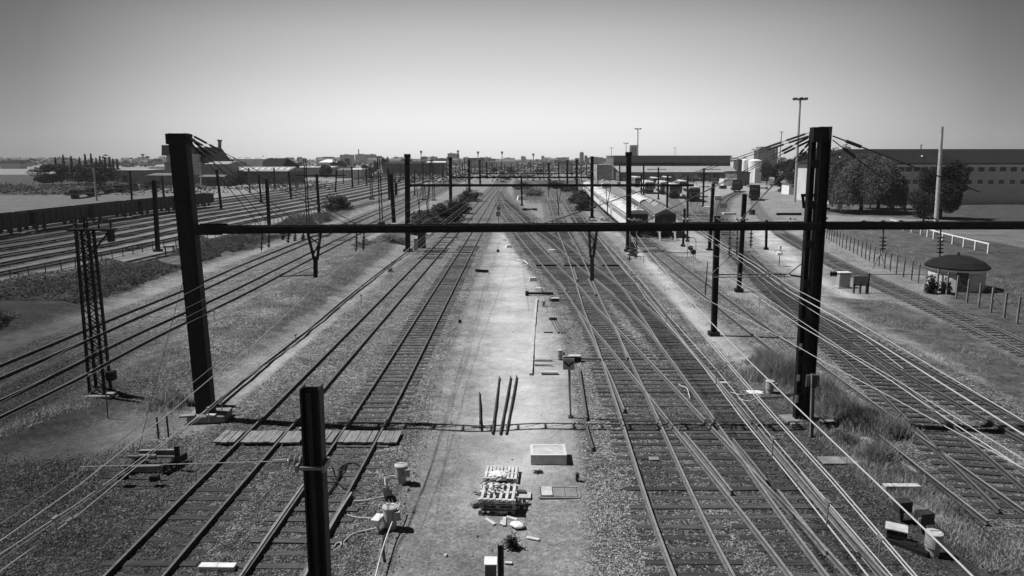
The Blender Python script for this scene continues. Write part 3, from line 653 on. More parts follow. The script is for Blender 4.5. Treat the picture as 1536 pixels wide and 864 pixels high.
def mast(xb, yb, xt, yt, wpx, label, kind='h', group=None, m='black_steel', arms=()):
    b_, t_ = column_pts(xb, yb, xt, yt); k = mpp(b_.y, 4); wd = max(.09, wpx * k)
    t = thing('catenary_mast' if kind in 'hlp' else 'lamp_post', (b_.x, b_.y, 0), label, 'mast' if kind in 'hlp' else 'lamp post', group)
    mb = MB()
    if kind == 'h':
        hsec(mb, b_, t_, wd, wd * .85, min(.04, wd * .15)); mb.box((b_.x, b_.y, .08), (wd * 1.9, wd * 1.8, .3))
    elif kind == 'l':     # lattice: two channels joined by cross bars
        for s in (-1, 1): prism(mb, b_ + Vector((s * wd * .42, 0, 0)), t_ + Vector((s * wd * .30, 0, 0)), wd * .2, wd * .35)
        nb = max(8, int(t_.z / .55))
        for i in range(nb):
            p = b_.lerp(t_, i / nb); q = b_.lerp(t_, (i + 1) / nb); f = .42 - .12 * i / nb; s = 1 if i % 2 else -1
            mb.bar((p.x - s * wd * f, p.y, p.z), (q.x + s * wd * f, q.y, q.z), wd * .09, wd * .09); mb.bar((q.x - wd * f, q.y, q.z), (q.x + wd * f, q.y, q.z), wd * .12, wd * .1)
        mb.box((t_.x, t_.y, t_.z), (wd * .85, wd * .4, .08)); mb.box((b_.x, b_.y, .1), (wd * 1.9, wd * 1.8, .4))
    else: mb.tube(b_, t_, wd / 2, wd * .32, 10)
    mb.build('pole' if kind != 'l' else 'lattice_pole', m, t)
    for (dy, dx, th) in arms:      # bracket arms: photo row, px reach, thickness
        z = zat(b_.y, dy); x0 = b_.lerp(t_, z / t_.z).x; x1 = x0 + dx * k
        mb = MB().tube((x0, b_.y, z), (x1, b_.y, z + .12), th).tube((x0, b_.y, z + abs(x1 - x0) * .55), (x0 + (x1 - x0) * .8, b_.y, z + .1), th * .7); insulator_mb(mb, (x0, b_.y, z + .02), (x0 + (x1 - x0) * .25, b_.y, z + .05), th * 2.4, 3)
        mb.build('bracket_arm', m, t)
    return t
mast(237, 377, 231, 270, 5.5, 'thick dark mast left of the left gantry column, at the edge of the low railing')
mast(350 + 54, 342, 400, 268, 4.5, 'thick dark mast with a head fitting, right of the left gantry column')
mast(198, 302, 195, 256, 2.4, 'thin dark mast in front of the pale flat roofed shed')
mast(246, 297, 243, 265, 2.6, 'short thin mast behind the dark wagons, close left of the gantry column')
mast(332, 314, 325, 254, 3.2, 'slim dark mast in front of the open storage shed')
mast(375, 289, 373, 252, 2.2, 'thin grey mast by the pale road in front of the long sheds', m='steel_grey')
mast(392, 303, 388, 262, 2.4, 'thin dark mast with a short cross head, left of the thick mast in the yard', arms=((264, 4, .05),))
mast(412, 284, 411, 252, 2.0, 'thin dark mast before the gabled dark roof')
mast(437, 299, 433, 257, 2.6, 'dark mast just left of the tall lattice mast')
mast(444, 281, 443, 255, 1.8, 'short pale topped mast on the far edge of the yard', m='steel_grey')
mast(479, 323, 475, 261, 3.4, 'dark mast carrying the thin yard cross beam, right of the lattice mast')
mast(463, 344, 457, 238.5, 5.0, 'tall lattice mast standing just behind the near gantry beam, left of centre', 'l')
mast(572, 336, 568, 237, 5.2, 'tall lattice mast beside the round bush', 'l')
mast(558, 299, 555.5, 250, 4.0, 'shorter lattice mast left of the round bush', 'l')
mast(641, 322, 646, 240, 3.0, 'lattice mast in the left yard seen right of the second gantry column', 'l')
mast(651, 301, 648.5, 239, 3.6, 'faint tall lattice mast in the left yard close to the apartment blocks', 'l')
mast(637 - 2, 300, 634, 243, 3.0, 'faint lattice mast between the second gantry and the apartment blocks', 'l')
mast(584, 300, 582, 252, 2.6, 'thin dark mast just left of the signal post')
mast(529, 281, 527.5, 250, 2.2, 'mast with wide foot at the middle of the left yard')
mast(550, 279, 549, 249, 1.8, 'thin mast between the two lattice masts far in the yard')
mast(503, 288, 505, 255, 2.0, 'mast at the end of the thin yard cross beam')
mast(600 + 22, 293, 622, 255, 1.8, 'thin mast with pale head right of the second gantry column')
for i, (x, yb_, yt_) in enumerate(((515, 276, 253), (538, 277, 254), (560, 273, 250), (590, 272, 250), (601, 270, 247), (612, 268, 246), (666, 277, 246), (664, 270, 247), (684, 266, 246), (694, 268, 243), (690, 262, 238), (697, 262, 238), (745, 262, 245), (752, 258, 243), (757, 262, 246), (767, 258, 244), (777, 260, 244), (787, 261, 247), (796, 262, 245), (807, 263, 246), (815, 266, 243), (858, 268, 245), (872, 272, 246), (880, 266, 245), (897, 275, 246), (904, 268, 246), (640, 265, 246), (655, 262, 245), (675 - 5, 262, 244), (707, 258, 242), (712, 260, 246), (724, 258, 242))):
    mast(x, yb_, x - .3, yt_, 1.25, 'one of the small thin masts crowding the far end of the yard below the skyline', group='small far masts', m='steel_worn')
mast(783, 308, 782, 264, 2.6, 'single dark mast in the weedy patch between the main tracks')
mast(824, 284, 823, 243, 1.9, 'slim mast with hanging rod above the curve of the tracks right of centre')
mast(930, 272, 929.5, 249, 2, 'thin dark mast in front of the striped gable of the long shed')
mast(965.5, 292, 965.5, 249, 2.2, 'thin dark mast left of the parked pale locomotive')
mast(962, 304, 962, 261, 2.2, 'mast behind the flat coach roof')
mast(987.5, 299, 987.5, 251, 2.0, 'thin mast before the middle of the long shed')
mast(1000.5, 317, 1001.5, 262, 2.6, 'mast rising behind the peaked roof of the dark coach')
mast(1031, 362, 1031.5, 261, 2.8, 'grey mast at the right end of the second gantry beam', m='steel_worn')
mast(1024.5, 369, 1027, 313, 3.0, 'short dark stub mast right of the dark coach')
mast(1054.5, 310, 1056, 252, 2.4, 'slim mast right of the grey parked locomotive')
mast(1064, 376, 1070, 276, 4.5, 'dark mast with a pale pole alongside, in the gravel right of the coaches')
mast(1071.5, 352, 1069, 290, 1.8, 'pale pole leaning against the dark mast', 'p', m='galvanised')
mast(1070.5, 503, 1076, 324, 8.0, 'thick dark post standing in the track space just left of the right gantry column')
mast(1108, 437, 1117, 291, 6.0, 'dark mast between the thick post and the right gantry column')
mast(1149, 374, 1150, 330, 3.2, 'short post with a box head on the gravel path', arms=())
mast(1057.5, 446, 1061.5, 393, 2.0, 'thin rod post beside the overgrown track', 'p')
mast(1403, 352, 1413, 190, 7, 'tall concrete pole at the right frame edge', 'p', m='concrete')
# front post with insulated wire, cut by the lower frame edge
b_, t_ = column_pts(484, 945, 467, 580)
t = thing('anchor_post', (b_.x, b_.y, 0), 'black steel post nearest the camera, between the two straight tracks', 'post')
mb = MB(); hsec(mb, b_, t_, .42, .36, .04); mb.box((b_.x, b_.y - .165, b_.z + t_.z / 2), (.1, .02, t_.z * .96)); mb.build('column', 'black_steel', t)
p = at(470, 697, b_.y); MB().box((p.x, p.y - .2, p.z), (.62, .05, .07)).box((p.x - .3, p.y, p.z), (.06, .5, .16)).box((p.x + .28, p.y, p.z), (.06, .5, .16)).build('clamp', 'steel_grey', t)
mb = MB(); insulator_mb(mb, at(456, 692, b_.y), at(430, 691, b_.y), .13, 3); mb.tube(at(430, 691, b_.y), at(410, 692, b_.y), .05, n=8); mb.build('insulator', 'insulator', t)
tag_w = MB(); wire_mb(tag_w, at(410, 692, b_.y), at(120, 700, b_.y + 2), .012); single(tag_w, 'cross_wire', 'wire_mid', 'thin wire running left from the insulator of the nearest post', 'wire')
# left lattice signal mast
def left_mast():
    b_, t_ = column_pts(152, 600, 127, 345); t = thing('lattice_mast', (b_.x, b_.y, 0), 'dark lattice mast with switchgear on top, at the left edge of the near ground', 'mast')
    wd = .78; mb = MB()
    for s in (-1, 1):
        for d in (-1, 1): prism(mb, b_ + Vector((s * .33, d * .25, .3)), t_ + Vector((s * .26, d * .2, 0)), .10, .10)
    nb = 13
    for i in range(nb):
        p = (b_ + Vector((0, 0, .3))).lerp(t_, i / nb); q = (b_ + Vector((0, 0, .3))).lerp(t_, (i + 1) / nb); f = .33 - .07 * i / nb
        for d in (-.25, .25): mb.bar((p.x - f, p.y + d, p.z), (q.x + f, q.y + d, q.z), .035, .035); mb.bar((p.x + f, p.y + d, p.z), (q.x - f, q.y + d, q.z), .035, .035)
    mb.build('lattice_pole', 'black_steel', t); MB().box((b_.x + .05, b_.y, .17), (1.25, 1.1, .38)).build('footing', 'concrete_dark', t, bevel=.04)
    mb = MB().box((t_.x + .3, t_.y, t_.z + .02), (1.9, .5, .08)).tube((t_.x, t_.y, t_.z), (t_.x, t_.y, t_.z + .6), .05).box((t_.x + 1.1, t_.y, t_.z - .25), (.12, .4, .5)).bar((t_.x + .2, t_.y, t_.z - 1.0), (t_.x + 1.1, t_.y, t_.z), .06, .06)
    for dx in (-.4, .1, .6, 1.1): insulator_mb(mb, (t_.x + dx, t_.y, t_.z + .05), (t_.x + dx + .05, t_.y, t_.z + .5), .08, 3)
    mb.bar((t_.x - .5, t_.y, t_.z + .5), (t_.x + 1.3, t_.y, t_.z + .42), .05, .05)
    mb.build('switchgear', 'black_steel', t)
    p0 = at(163, 560, b_.y); p1 = at(141, 368, b_.y); mb = MB().tube(p0, p1, .035); mb.box((p0.x + .1, p0.y, p0.z - .1), (.35, .3, .4)); mb.bar(at(147, 462, b_.y), at(152, 462, b_.y), .05, .05); mb.build('drive_rod', 'black_steel', t)
left_mast()
mb = MB().tube(G(162, 627), at(159, 590, G(162, 627).y), .025); single(mb, 'marker_rod', 'steel_worn', 'thin rod standing in front of the lattice mast footing', 'rod')

# lamp towers
def lamp_tower(xb, yb, xt, yt, wpx, label, heads=6, size=1.0, m='galvanised'):
    b_, t_ = column_pts(xb, yb, xt, yt); t = thing('lamp_tower', (b_.x, b_.y, 0), label, 'light mast'); k = mpp(b_.y, t_.z * .5)
    MB().tube(b_, t_, wpx * k / 2, wpx * k * .28, 12).build('pole', m, t)
    MB().tube(t_ + Vector((0, 0, -.2)), t_ + Vector((0, 0, .12)), .75 * size, n=12).build('ring', 'steel_worn', t)
    for i in range(heads):
        a = 2 * math.pi * (i + .3) / heads; d = Vector((math.cos(a), math.sin(a), 0)); p = t_ + d * 1.15 * size
        MB().bar(t_ + d * .5 * size, p, .08 * size, .08 * size).box((p.x + d.x * .3 * size, p.y + d.y * .3 * size, p.z + .1), (.55 * size, .8 * size, .5 * size), a, rx=0).build('floodlight', 'dark_paint', t)
lamp_tower(1192, 303, 1200.5, 149, 4.6, 'tallest light mast with a ring of floodlights, left of the right gantry column')
lamp_tower(1168, 258, 1172.5, 198, 2.6, 'light mast in front of the trees beside the tower block', 4, 1.0)
lamp_tower(956, 263, 957, 193.5, 2.4, 'light mast standing in front of the left part of the long shed', 5, 1.3)
lamp_tower(940, 258, 939, 215, 1.6, 'light mast directly left of the grain silo', 4, 1.2)
lamp_tower(917, 254, 917.3, 222, 1.2, 'small light mast above the striped gable of the long shed', 3, 1.1)
lamp_tower(1012.5, 252, 1012.5, 222, 1.1, 'small light mast above the middle of the long shed roof', 3, 1.1)
for x, yt_ in ((631.5, 227.5), (687, 227), (717, 228.5), (753, 228.5), (800, 231.5)):
    b_, t_ = column_pts(x, 252.5, x, yt_); t = thing('lamp_tower', (b_.x, b_.y, 0), {631.5: 'far light mast with funnel head, leftmost, beside the slab blocks', 687: 'far light mast touching the right side of the tall apartment block', 717: 'far light mast just left of the track vanishing point', 753: 'far light mast straight above the track vanishing point', 800: 'faintest far light mast right of the vanishing point'}[x], 'light mast')
    k = mpp(b_.y, 15); MB().tube(b_, t_, .9 * k, .5 * k, 8).build('pole', 'steel_grey', t); MB().tube(t_ + Vector((0, 0, -3 * k)), t_ + Vector((0, 0, 1.2 * k)), .8 * k, 2.2 * k, 12).build('lamp_head', 'steel_grey', t)
def street_lamp(xb, yb, xt, yt, label, w_=3.0, arms=(-12, 12)):
    b_, t_ = column_pts(xb, yb, xt, yt); t = thing('street_lamp', (b_.x, b_.y, 0), label, 'lamp post'); k = mpp(b_.y, 5)
    MB().tube(b_, t_, w_ * k / 2, w_ * k / 2.6, 10).build('pole', 'concrete', t)
    for a in arms: MB().bar(t_, t_ + Vector((a * k * .6, 0, .15)), .12, .12).box((t_.x + a * k * .8, t_.y, t_.z + .1), (abs(a) * k * .7, .4, .22)).build('lamp_head', 'steel_grey', t)
street_lamp(145, 301, 140, 252, 'concrete double armed lamp post at far left before the dark conifers')
street_lamp(302, 283, 300, 243, 'pale lamp post behind the left gantry column, in front of the tall dark roofed hall', 2.0, (-7,))
# yard signals
def signal_post(xb, yb, xt, yt, label, w_=5.5):
    b_, t_ = column_pts(xb, yb, xt, yt); k = mpp(b_.y, 5); t = thing('signal_post', (b_.x, b_.y, 0), label, 'signal')
    mb = MB(); hsec(mb, b_, t_ + Vector((0, 0, 0)), w_ * k, w_ * k * .7, .05); mb.build('pole', 'black_steel', t)
    z = zat(b_.y, 283); x = b_.lerp(t_, z / t_.z).x; MB().box((x + 6.2 * k, b_.y, z), (.45, .3, 2.1)).bar((x, b_.y, z - 1.1), (x + 6 * k, b_.y, z - 1.1), .15, .15).build('signal_head', 'dark_paint', t)
signal_post(591, 334, 586.5, 261, 'thick signal post with a small head on its right, left of the second gantry')
# thin yard cross beam between masts
b_ = G(479, 323); z = zat(b_.y, 263); mb = MB().bar(Vector((xat(443, b_.y, z), b_.y, z)), Vector((xat(519, b_.y, z), b_.y, z)), .1, .16); single(mb, 'yard_cross_beam', 'black_steel', 'thin horizontal beam spanning between slim masts in the left yard', 'beam')

# ------------------------------------------------------------------ overhead wires: photo sight points lifted to the wire's height
def wire(pxs, z, label, r=.014, m='wire_bright', cat='wire', droppers=0, z2=None):
    r *= .68
    pts = [G(x, y, z if z2 is None else z + (z2 - z) * i / (len(pxs) - 1)) for i, (x, y) in enumerate(pxs)]
    t = thing('overhead_wire', (pts[0].x, pts[0].y, 0), label, 'overhead wire'); mb = MB().poly(pts, r, 6); mb.build('wire', m, t)
    for k in range(droppers):
        f = (k + .5) / droppers; i = int(f * (len(pts) - 1)); p = pts[i].lerp(pts[i + 1], f * (len(pts) - 1) - i); MB().tube(p, p + Vector((0, 0, -.32)), .012, n=5).box((p.x, p.y, p.z), (.05, .12, .05)).build('clip', 'steel_grey', t)
wire([(-20, 826), (120, 727), (249, 624), (320, 564), (378, 519), (480, 424), (545, 372)], 5.6, 'bright wire crossing the lower part of the left gantry column diagonally', .013, 'wire_bright')
wire([(-20, 845), (120, 753), (300, 624), (398, 533), (480, 477), (595, 387), (648, 345), (712, 296)], 5.4, 'upper wire of the lowest close pair passing the foot of the left gantry column', .012, 'wire_bright', droppers=5)
wire([(-20, 853), (120, 758), (305, 624), (400, 537), (480, 483), (600, 391), (652, 346), (712, 299)], 5.3, 'lower wire of the lowest close pair passing the foot of the left gantry column', .011, 'wire_mid')
wire([(-20, 872), (120, 770), (270, 646), (362, 572), (480, 491), (605, 394), (660, 346), (716, 298)], 5.2, 'lowest wire on the left, running above the worn earth strip', .013, 'wire_bright', droppers=4)
wire([(-20, 800), (120, 706), (228, 624), (314, 554), (420, 470), (560, 368), (640, 318)], 6.4, 'faint upper wire on the left, above the bright diagonal one', .009, 'wire_mid')
wire([(-20, 640), (120, 571), (200, 527), (287, 482), (350, 452), (480, 396), (630, 328), (720, 272)], 5.4, 'lower wire over the dark track pair on the left, crossing mid column', .012, 'wire_mid', droppers=3)
wire([(-20, 634), (120, 566), (200, 520), (287, 472), (350, 441), (480, 386), (630, 320), (720, 270)], 6.0, 'second lowest wire of the group over the dark track pair on the left', .009, 'wire_mid')
wire([(-20, 590), (120, 514), (200, 478), (280, 440), (350, 404), (480, 352), (620, 300), (720, 262)], 5.8, 'topmost bright wire of the group crossing the left column at mid height', .011, 'wire_mid')
wire([(-20, 615), (120, 540), (200, 500), (280, 462), (350, 427), (480, 370), (630, 308), (720, 265)], 5.8, 'middle wire of the group crossing the left column at mid height', .009, 'wire_mid')
wire([(400, 460), (480, 420), (600, 352), (700, 300), (725, 283)], 6.5, 'curved bright wire dipping toward the dark bushes near the second gantry', .012, 'wire_mid')
wire([(897, 355), (923, 391), (953, 422.6), (968, 447), (1001, 485), (1052, 546), (1110, 624), (1188, 720), (1302, 864), (1370, 950)], 5.4, 'leftmost of the bright parallel wires at lower right', .017, 'wire_bright')
wire([(900, 355), (926, 390), (955, 421), (971, 445), (1004, 484), (1055, 545), (1114, 623), (1192, 718), (1316, 864), (1390, 950)], 5.5, 'second bright wire at lower right, close beside the leftmost one', .013, 'wire_mid')
wire([(899, 353), (930, 386), (965, 425), (1007, 478), (1075, 555), (1152, 649), (1213, 720), (1338, 864), (1415, 955)], 6.2, 'third bright wire at lower right with small droppers', .012, 'wire_bright', droppers=7)
wire([(944, 352), (954, 371), (999, 430), (1035, 479), (1090, 545), (1158, 624), (1246, 721), (1369, 864), (1445, 950)], 5.5, 'left one of the close pair of bright wires at lower right', .015, 'wire_bright', droppers=3)
wire([(946, 352), (957, 371), (1003, 430), (1039, 479), (1094, 545), (1163, 624), (1252, 721), (1375, 864), (1450, 948)], 5.5, 'right one of the close pair of bright wires at lower right', .015, 'wire_bright')
wire([(955, 352), (975, 380), (1012, 424), (1063, 480), (1125, 543), (1209, 624), (1310, 720), (1416, 822), (1520, 925)], 5.8, 'long bright wire passing the foot of the right gantry column', .019, 'wire_bright')
wire([(1046, 345), (1077, 366), (1130, 398), (1182, 436), (1250, 474), (1330, 523), (1404, 570), (1540, 655)], 5.6, 'thick bright wire over the branch track at far right', .026, 'wire_bright')
wire([(1048, 342), (1079, 362), (1132, 394), (1186, 430), (1256, 466), (1340, 515), (1420, 563), (1550, 640)], 6.2, 'bright wire just above the thick one at far right', .015, 'wire_bright')
wire([(1050, 352), (1100, 384), (1163, 431), (1230, 473), (1300, 511), (1355, 553)], 5.6, 'wire ending over the branch track between the bright pairs at far right', .014, 'wire_bright')
wire([(985, 395), (1060, 450), (1124, 480), (1193, 518), (1243, 546.7), (1288, 570), (1345, 600), (1415, 638), (1540, 705)], 5.5, 'wire passing behind the right gantry column and crossing the overgrown tracks', .013, 'wire_bright')
wire([(1080, 410), (1140, 448), (1199, 488), (1260, 524), (1338, 572), (1400, 615), (1530, 700)], 5.5, 'lower bright wire over the long right hand track', .017, 'wire_bright', droppers=3)
wire([(1082, 406), (1142, 442), (1199, 480), (1262, 522), (1340, 567), (1420, 618), (1540, 692)], 6.0, 'companion wire close above the lower bright wire over the long right hand track', .012, 'wire_bright')
wire([(960, 352), (1005, 360), (1040, 372), (1062, 381), (1110, 395)], 6.0, 'thin wire sweeping right below the beam near the coaches', .010, 'wire_mid')
wire([(860, 352), (900, 362), (950, 372), (1000, 380), (1060, 384)], 5.8, 'nearly level thin wire beneath the beam over the tracks in the middle', .009, 'wire_mid')
def stay_wire(a, b_, label, r=.012, m='wire_dark'):
    mb = MB().tube(a, b_, r, n=5); single(mb, 'guy_wire', m, label, 'guy wire')
stay_wire(at(278, 408, GL.y), G(205, 690) + Vector((0, 0, .1)), 'thin dark guy wire slanting from the left gantry column to the ground')
stay_wire(at(1241, 411, GR.y), at(1470, 413, GR.y), 'thin dark level wire going right from the right gantry column')
mb = MB(); insulator_mb(mb, at(1245, 411, GR.y), at(1256, 411, GR.y), .11, 3); single(mb, 'insulator', 'dark_paint', 'small dark insulator on the level wire beside the utility cabinet', 'insulator')
# far wires across the yards: from gantry to gantry over the main and left tracks
for (xa, ya), (xb2, yb2), lb in (((716, 348), (748, 272), 'fine distant contact wire over the left main track'), ((744, 348), (762, 270), 'fine distant contact wire over the right main track'), ((804, 352), (786, 296), 'fine contact wire over the curve just right of the centre'), ((866, 352), (826, 282), 'fine contact wire over the curving tracks toward the fourth gantry')):
    mb = MB().tube(G(xa, ya, 5.6), G(xb2, yb2, 5.6), .010, n=5); single(mb, 'contact_wire', 'wire_mid', lb, 'wire')

# ------------------------------------------------------------------ near ground furniture
def gbox(c, size, rz=0, **k): return MB().box((c.x, c.y, c.z + size[2] / 2), size, rz, **k)
# plank crossings over the two straight tracks
def planks(key, yrow, label):
    pts = TR[key]; c = min(pts, key=lambda p: (p - G(0, yrow).lerp(G(1536, yrow), (p.x - G(0, yrow).x) / (G(1536, yrow).x - G(0, yrow).x))).length)
    i = pts.index(c); d = (pts[i + 1] - pts[i - 1]).normalized(); ang = math.atan2(-d.x, d.y)
    t = thing('plank_crossing', (c.x, c.y, 0), label, 'plank crossing'); s = Vector((d.y, -d.x, 0))
    offs = [-1.55, -1.27, -.99] + [-.55, -.33, -.11, .11, .33, .55] + [.95, 1.2, 1.45]
    for o in offs:
        p = c + s * o; MB().box((p.x + random.uniform(-.01, .01), p.y + random.uniform(-.04, .04), .115 + random.uniform(-.008, .008)), (.205 if abs(o) < .6 else .24, 1.15, .07), ang + random.uniform(-.01, .01)).build('plank', 'plank', t)
planks('t1', 659, 'wooden plank crossing on the left straight track'); planks('t2', 660, 'wooden plank crossing on the right straight track beside the earth strip')
# concrete hatch lids, slabs
def slab(px, py, w_, d_, h_, label, m='concrete', rz=0, name='concrete_slab', z=0):
    c = G(px, py, 0); return single(MB().box((c.x, c.y, h_ / 2 + z), (w_, d_, h_), rz), name, m, label, 'slab', bevel=.015)
def hatch():
    c = G(822, 690); t = thing('raised_hatch', (c.x, c.y, 0), 'raised rectangular concrete hatch with a framed lid on the earth strip', 'hatch')
    k = 1 / (452 * .984 / 10.6); w_ = 53 * k; d_ = .98
    MB().box((c.x, c.y, .17), (w_, d_, .34)).build('base', 'concrete', t, bevel=.02)
    f = MB()
    for x, y, a, b_ in ((0, -d_ / 2 + .05, w_, .1), (0, d_ / 2 - .05, w_, .1), (-w_ / 2 + .05, 0, .1, d_ - .204), (w_ / 2 - .05, 0, .1, d_ - .204)): f.box((c.x + x, c.y + y, .37), (a, b_, .055))
    f.build('frame', 'wall_light', t); MB().box((c.x, c.y, .372), (w_ - .205, d_ - .205, .04)).build('lid', 'concrete', t)
hatch()
def pit():
    c = G(839, 739); t = thing('ground_hatch', (c.x, c.y, 0), 'flush ground hatch in a long frame, one of its lids pale', 'hatch'); k = 10.6 / (501 * .984)
    w_ = 60 * k; d_ = .75; f = MB()
    for x, y, a, b_ in ((0, -d_ / 2, w_, .07), (0, d_ / 2, w_, .07), (-w_ / 2, 0, .07, d_ - .08), (w_ / 2, 0, .07, d_ - .08)): f.box((c.x + x, c.y + y, 0), (a, b_, .05))
    f.build('frame', 'concrete_dark', t)
    for i, m in enumerate(('concrete', 'concrete_dark', 'concrete_dark')): MB().box((c.x + (-.31 + i * .30) * w_, c.y + .0, .012 + .03 * (i == 0)), (w_ * (.27 if i == 0 else .29), d_ - .13, .03 + .03 * (i == 0))).build('lid', m, t, bevel=.01)
pit()
slab(824, 560, .8 * 1.05, .28, .1, 'lower of the three short concrete slabs at the end of the narrow kerb', z=0)
slab(815, 548, .95, .1, .08, 'middle slab of three at the end of the narrow kerb', 'concrete'); slab(815, 541, .95, .12, .09, 'upper slab of three at the end of the narrow kerb', 'concrete')
k_ = pxline([(796, 562), (799, 520), (802, 480), (805, 448)], .8, 2); mb = MB()
for a, b_ in zip(k_[:-1], k_[1:]): mb.bar(a + Vector((0, 0, .03)), b_ + Vector((0, 0, .03)), .16, .1)
single(mb, 'narrow_kerb', 'concrete', 'long narrow concrete kerb running along the earth strip', 'kerb')
slab(327, 853, .95, .22, .12, 'bright narrow slab lying in dark ballast at the lower left frame edge', 'off_white', -.02)
slab(530, 568, .38, .38, .03, 'small square plate in the ballast between the straight tracks', 'concrete_dark')
slab(1267, 692, 1.75, .62, .06, 'wide flat slab beside the weeds right of the signal board post', 'concrete_dark', 0); slab(1352, 733, 1.15, .24, .14, 'thin pale slab above the control boxes at lower right', 'concrete', 0)
slab(1300, 668, .5, 1.6, .04, 'narrow cable trough cover leading to the wide flat slab', 'concrete_dark', -.5); slab(1252, 652, .45, 1.4, .05, 'cable trough cover overgrown at its edge beside the signal board post', 'concrete_dark', -.5)
slab(1390, 772, .6, 1.4, .05, 'cable trough cover between the dark boxes at lower right', 'concrete_dark', .55); slab(1085, 574, .32, .25, .03, 'small plate lying between rails near the white bent cable', 'concrete'); slab(981, 689, .36, .28, .05, 'small square plate lying on the sleepers of the straight right hand track', 'concrete_dark')
slab(1330, 690, .4, 2.4, .03, 'long flat trough cover beside the overgrown track', 'concrete_dark', .52)
slab(455, 393 + 252, .3, .12, .1, 'small pale block on the left plank crossing edge', 'concrete')
for x, y, w_, lb in ((492, 715, 0, ''),): pass
for x, y, l_, lb in ((883, 400, 5.6, 'far'), ): 
    for xa, xb_, s_ in ((804, 838, 'left'), (846, 893, 'middle'), (903, 930, 'right')):
        a = G(xa, 399); b_ = G(xb_, 399); single(MB().bar(a + Vector((0, 0, .06)), b_ + Vector((0, 0, .06)), .35, .16), 'cross_timber', 'black_steel', 'dark cross timber over the tracks beyond the points, ' + s_ + ' section', 'timber')
# long rails lying on the earth strip
for (x0, y0, x1, y1), lb in (((720, 644, 719, 590), 'shortest loose rail, leftmost of the four on the earth strip'), ((738, 651, 749, 566), 'loose rail lying second from the left on the earth strip'), ((750, 652, 766, 566), 'loose rail lying third from the left on the earth strip'), ((759, 652, 775, 565), 'rightmost of the four loose rails on the earth strip')):
    a = G(x0, y0); b_ = G(x1, y1); pts = [a.lerp(b_, i / 8) for i in range(9)]
    single(MB().bar(pts[0] + Vector((0, 0, .035)), pts[-1] + Vector((0, 0, .035)), .055, .07), 'loose_rail', ['rail_dark', 'rail_dark'], lb, 'rail')
a = G(807 + 60, 622 + 0); single(rail_mb([G(878, 640).lerp(G(889, 678), i / 5) for i in range(6)], z0=.02), 'loose_rail', ['rail_dark', 'rail_rust'], 'rail piece lying in coarse ballast right of the chevron sign, nearer one', 'rail')
single(rail_mb([G(869, 556).lerp(G(880, 632), i / 8) for i in range(9)], z0=.01), 'loose_rail', ['rail_rust', 'rail_rust'], 'long half buried rail in coarse ballast right of the chevron sign', 'rail')
# pallets
def pallet(c, rz, label, tilt=0, nb=9, m='pale_wood', z=0):
    t = thing('pallet', (c.x, c.y, z), label, 'pallet'); rot = Matrix.Rotation(rz, 4, 'Z') @ Matrix.Rotation(tilt, 4, 'X'); t.rotation_euler = (0, 0, 0)
    def brd(x, y, zz, sx, sy, sz):
        mb = MB(); mb.box((0, 0, 0), (sx, sy, sz)); mb.v = [tuple(Vector((c.x, c.y, z)) + rot @ (Vector(p) + Vector((x, y, zz)))) for p in mb.v]; return mb
    for i in range(nb): brd((i - (nb - 1) / 2) * 1.12 / nb, 0, .135, .085, 1.0, .02).build('board', m, t)
    for y in (-.44, 0, .44): brd(0, y, .115, 1.12, .1, .02).build('stringer', m, t); brd(0, y, .012, 1.12, .1, .02).build('stringer', m, t)
    for y in (-.44, 0, .44):
        for x in (-.5, 0, .5): brd(x, y, .063, .12, .1, .08).build('block', m, t)
    return t
c1 = G(752, 716); pallet(c1, -.06, 'upper slatted wooden pallet of the rubbish pile, a white sheet on it', 0, 9, 'pale_wood', .05); pallet(c1, -.05, 'pallet stacked below the upper slatted one', 0, 7, 'old_wood', -.10 + .0)
c2 = G(748, 762); pallet(c2, -.09, 'lower pallet of the rubbish pile, half buried in broken wood', R(4), 6, 'pale_wood', .42); pallet(c2 + Vector((.03, 0, 0)), -.09, 'dark pallet under the lower one of the rubbish pile', 0, 6, 'old_wood', .22); pallet(c2 + Vector((-.04, .02, 0)), -.02, 'bottom pallet of the rubbish pile resting on the ground', 0, 6, 'old_wood', .02)
def sheet(px, py, w_, d_, z, label, seed, m='plastic_sheet', amp=.06):
    c = G(px, py, z); r = np.random.default_rng(seed); n_ = 14; vs = []; fs = []
    for j in range(n_):
        for i in range(n_):
            u = i / (n_ - 1) - .5; v = j / (n_ - 1) - .5; e = 1 - .35 * abs(math.sin(3 * math.atan2(v, u) + seed))
            hh = max(0, .5 - math.hypot(u, v)) * amp * 2
            vs.append((c.x + u * w_ * e, c.y + v * d_ * e, z + hh + r.uniform(0, amp * .5) * (1 if hh > 0 else .2)))
    for j in range(n_ - 1):
        for i in range(n_ - 1): fs.append((j * n_ + i, j * n_ + i + 1, (j + 1) * n_ + i + 1, (j + 1) * n_ + i))
    o = single(MB().add(vs, fs), 'plastic_sheet', m, label, 'sheet'); sd = o.modifiers.new('s', 'SOLIDIFY'); sd.thickness = .01; return o
sheet(748, 710, .75, .5, .21, 'crumpled white plastic sheet on the upper pallet', 1)
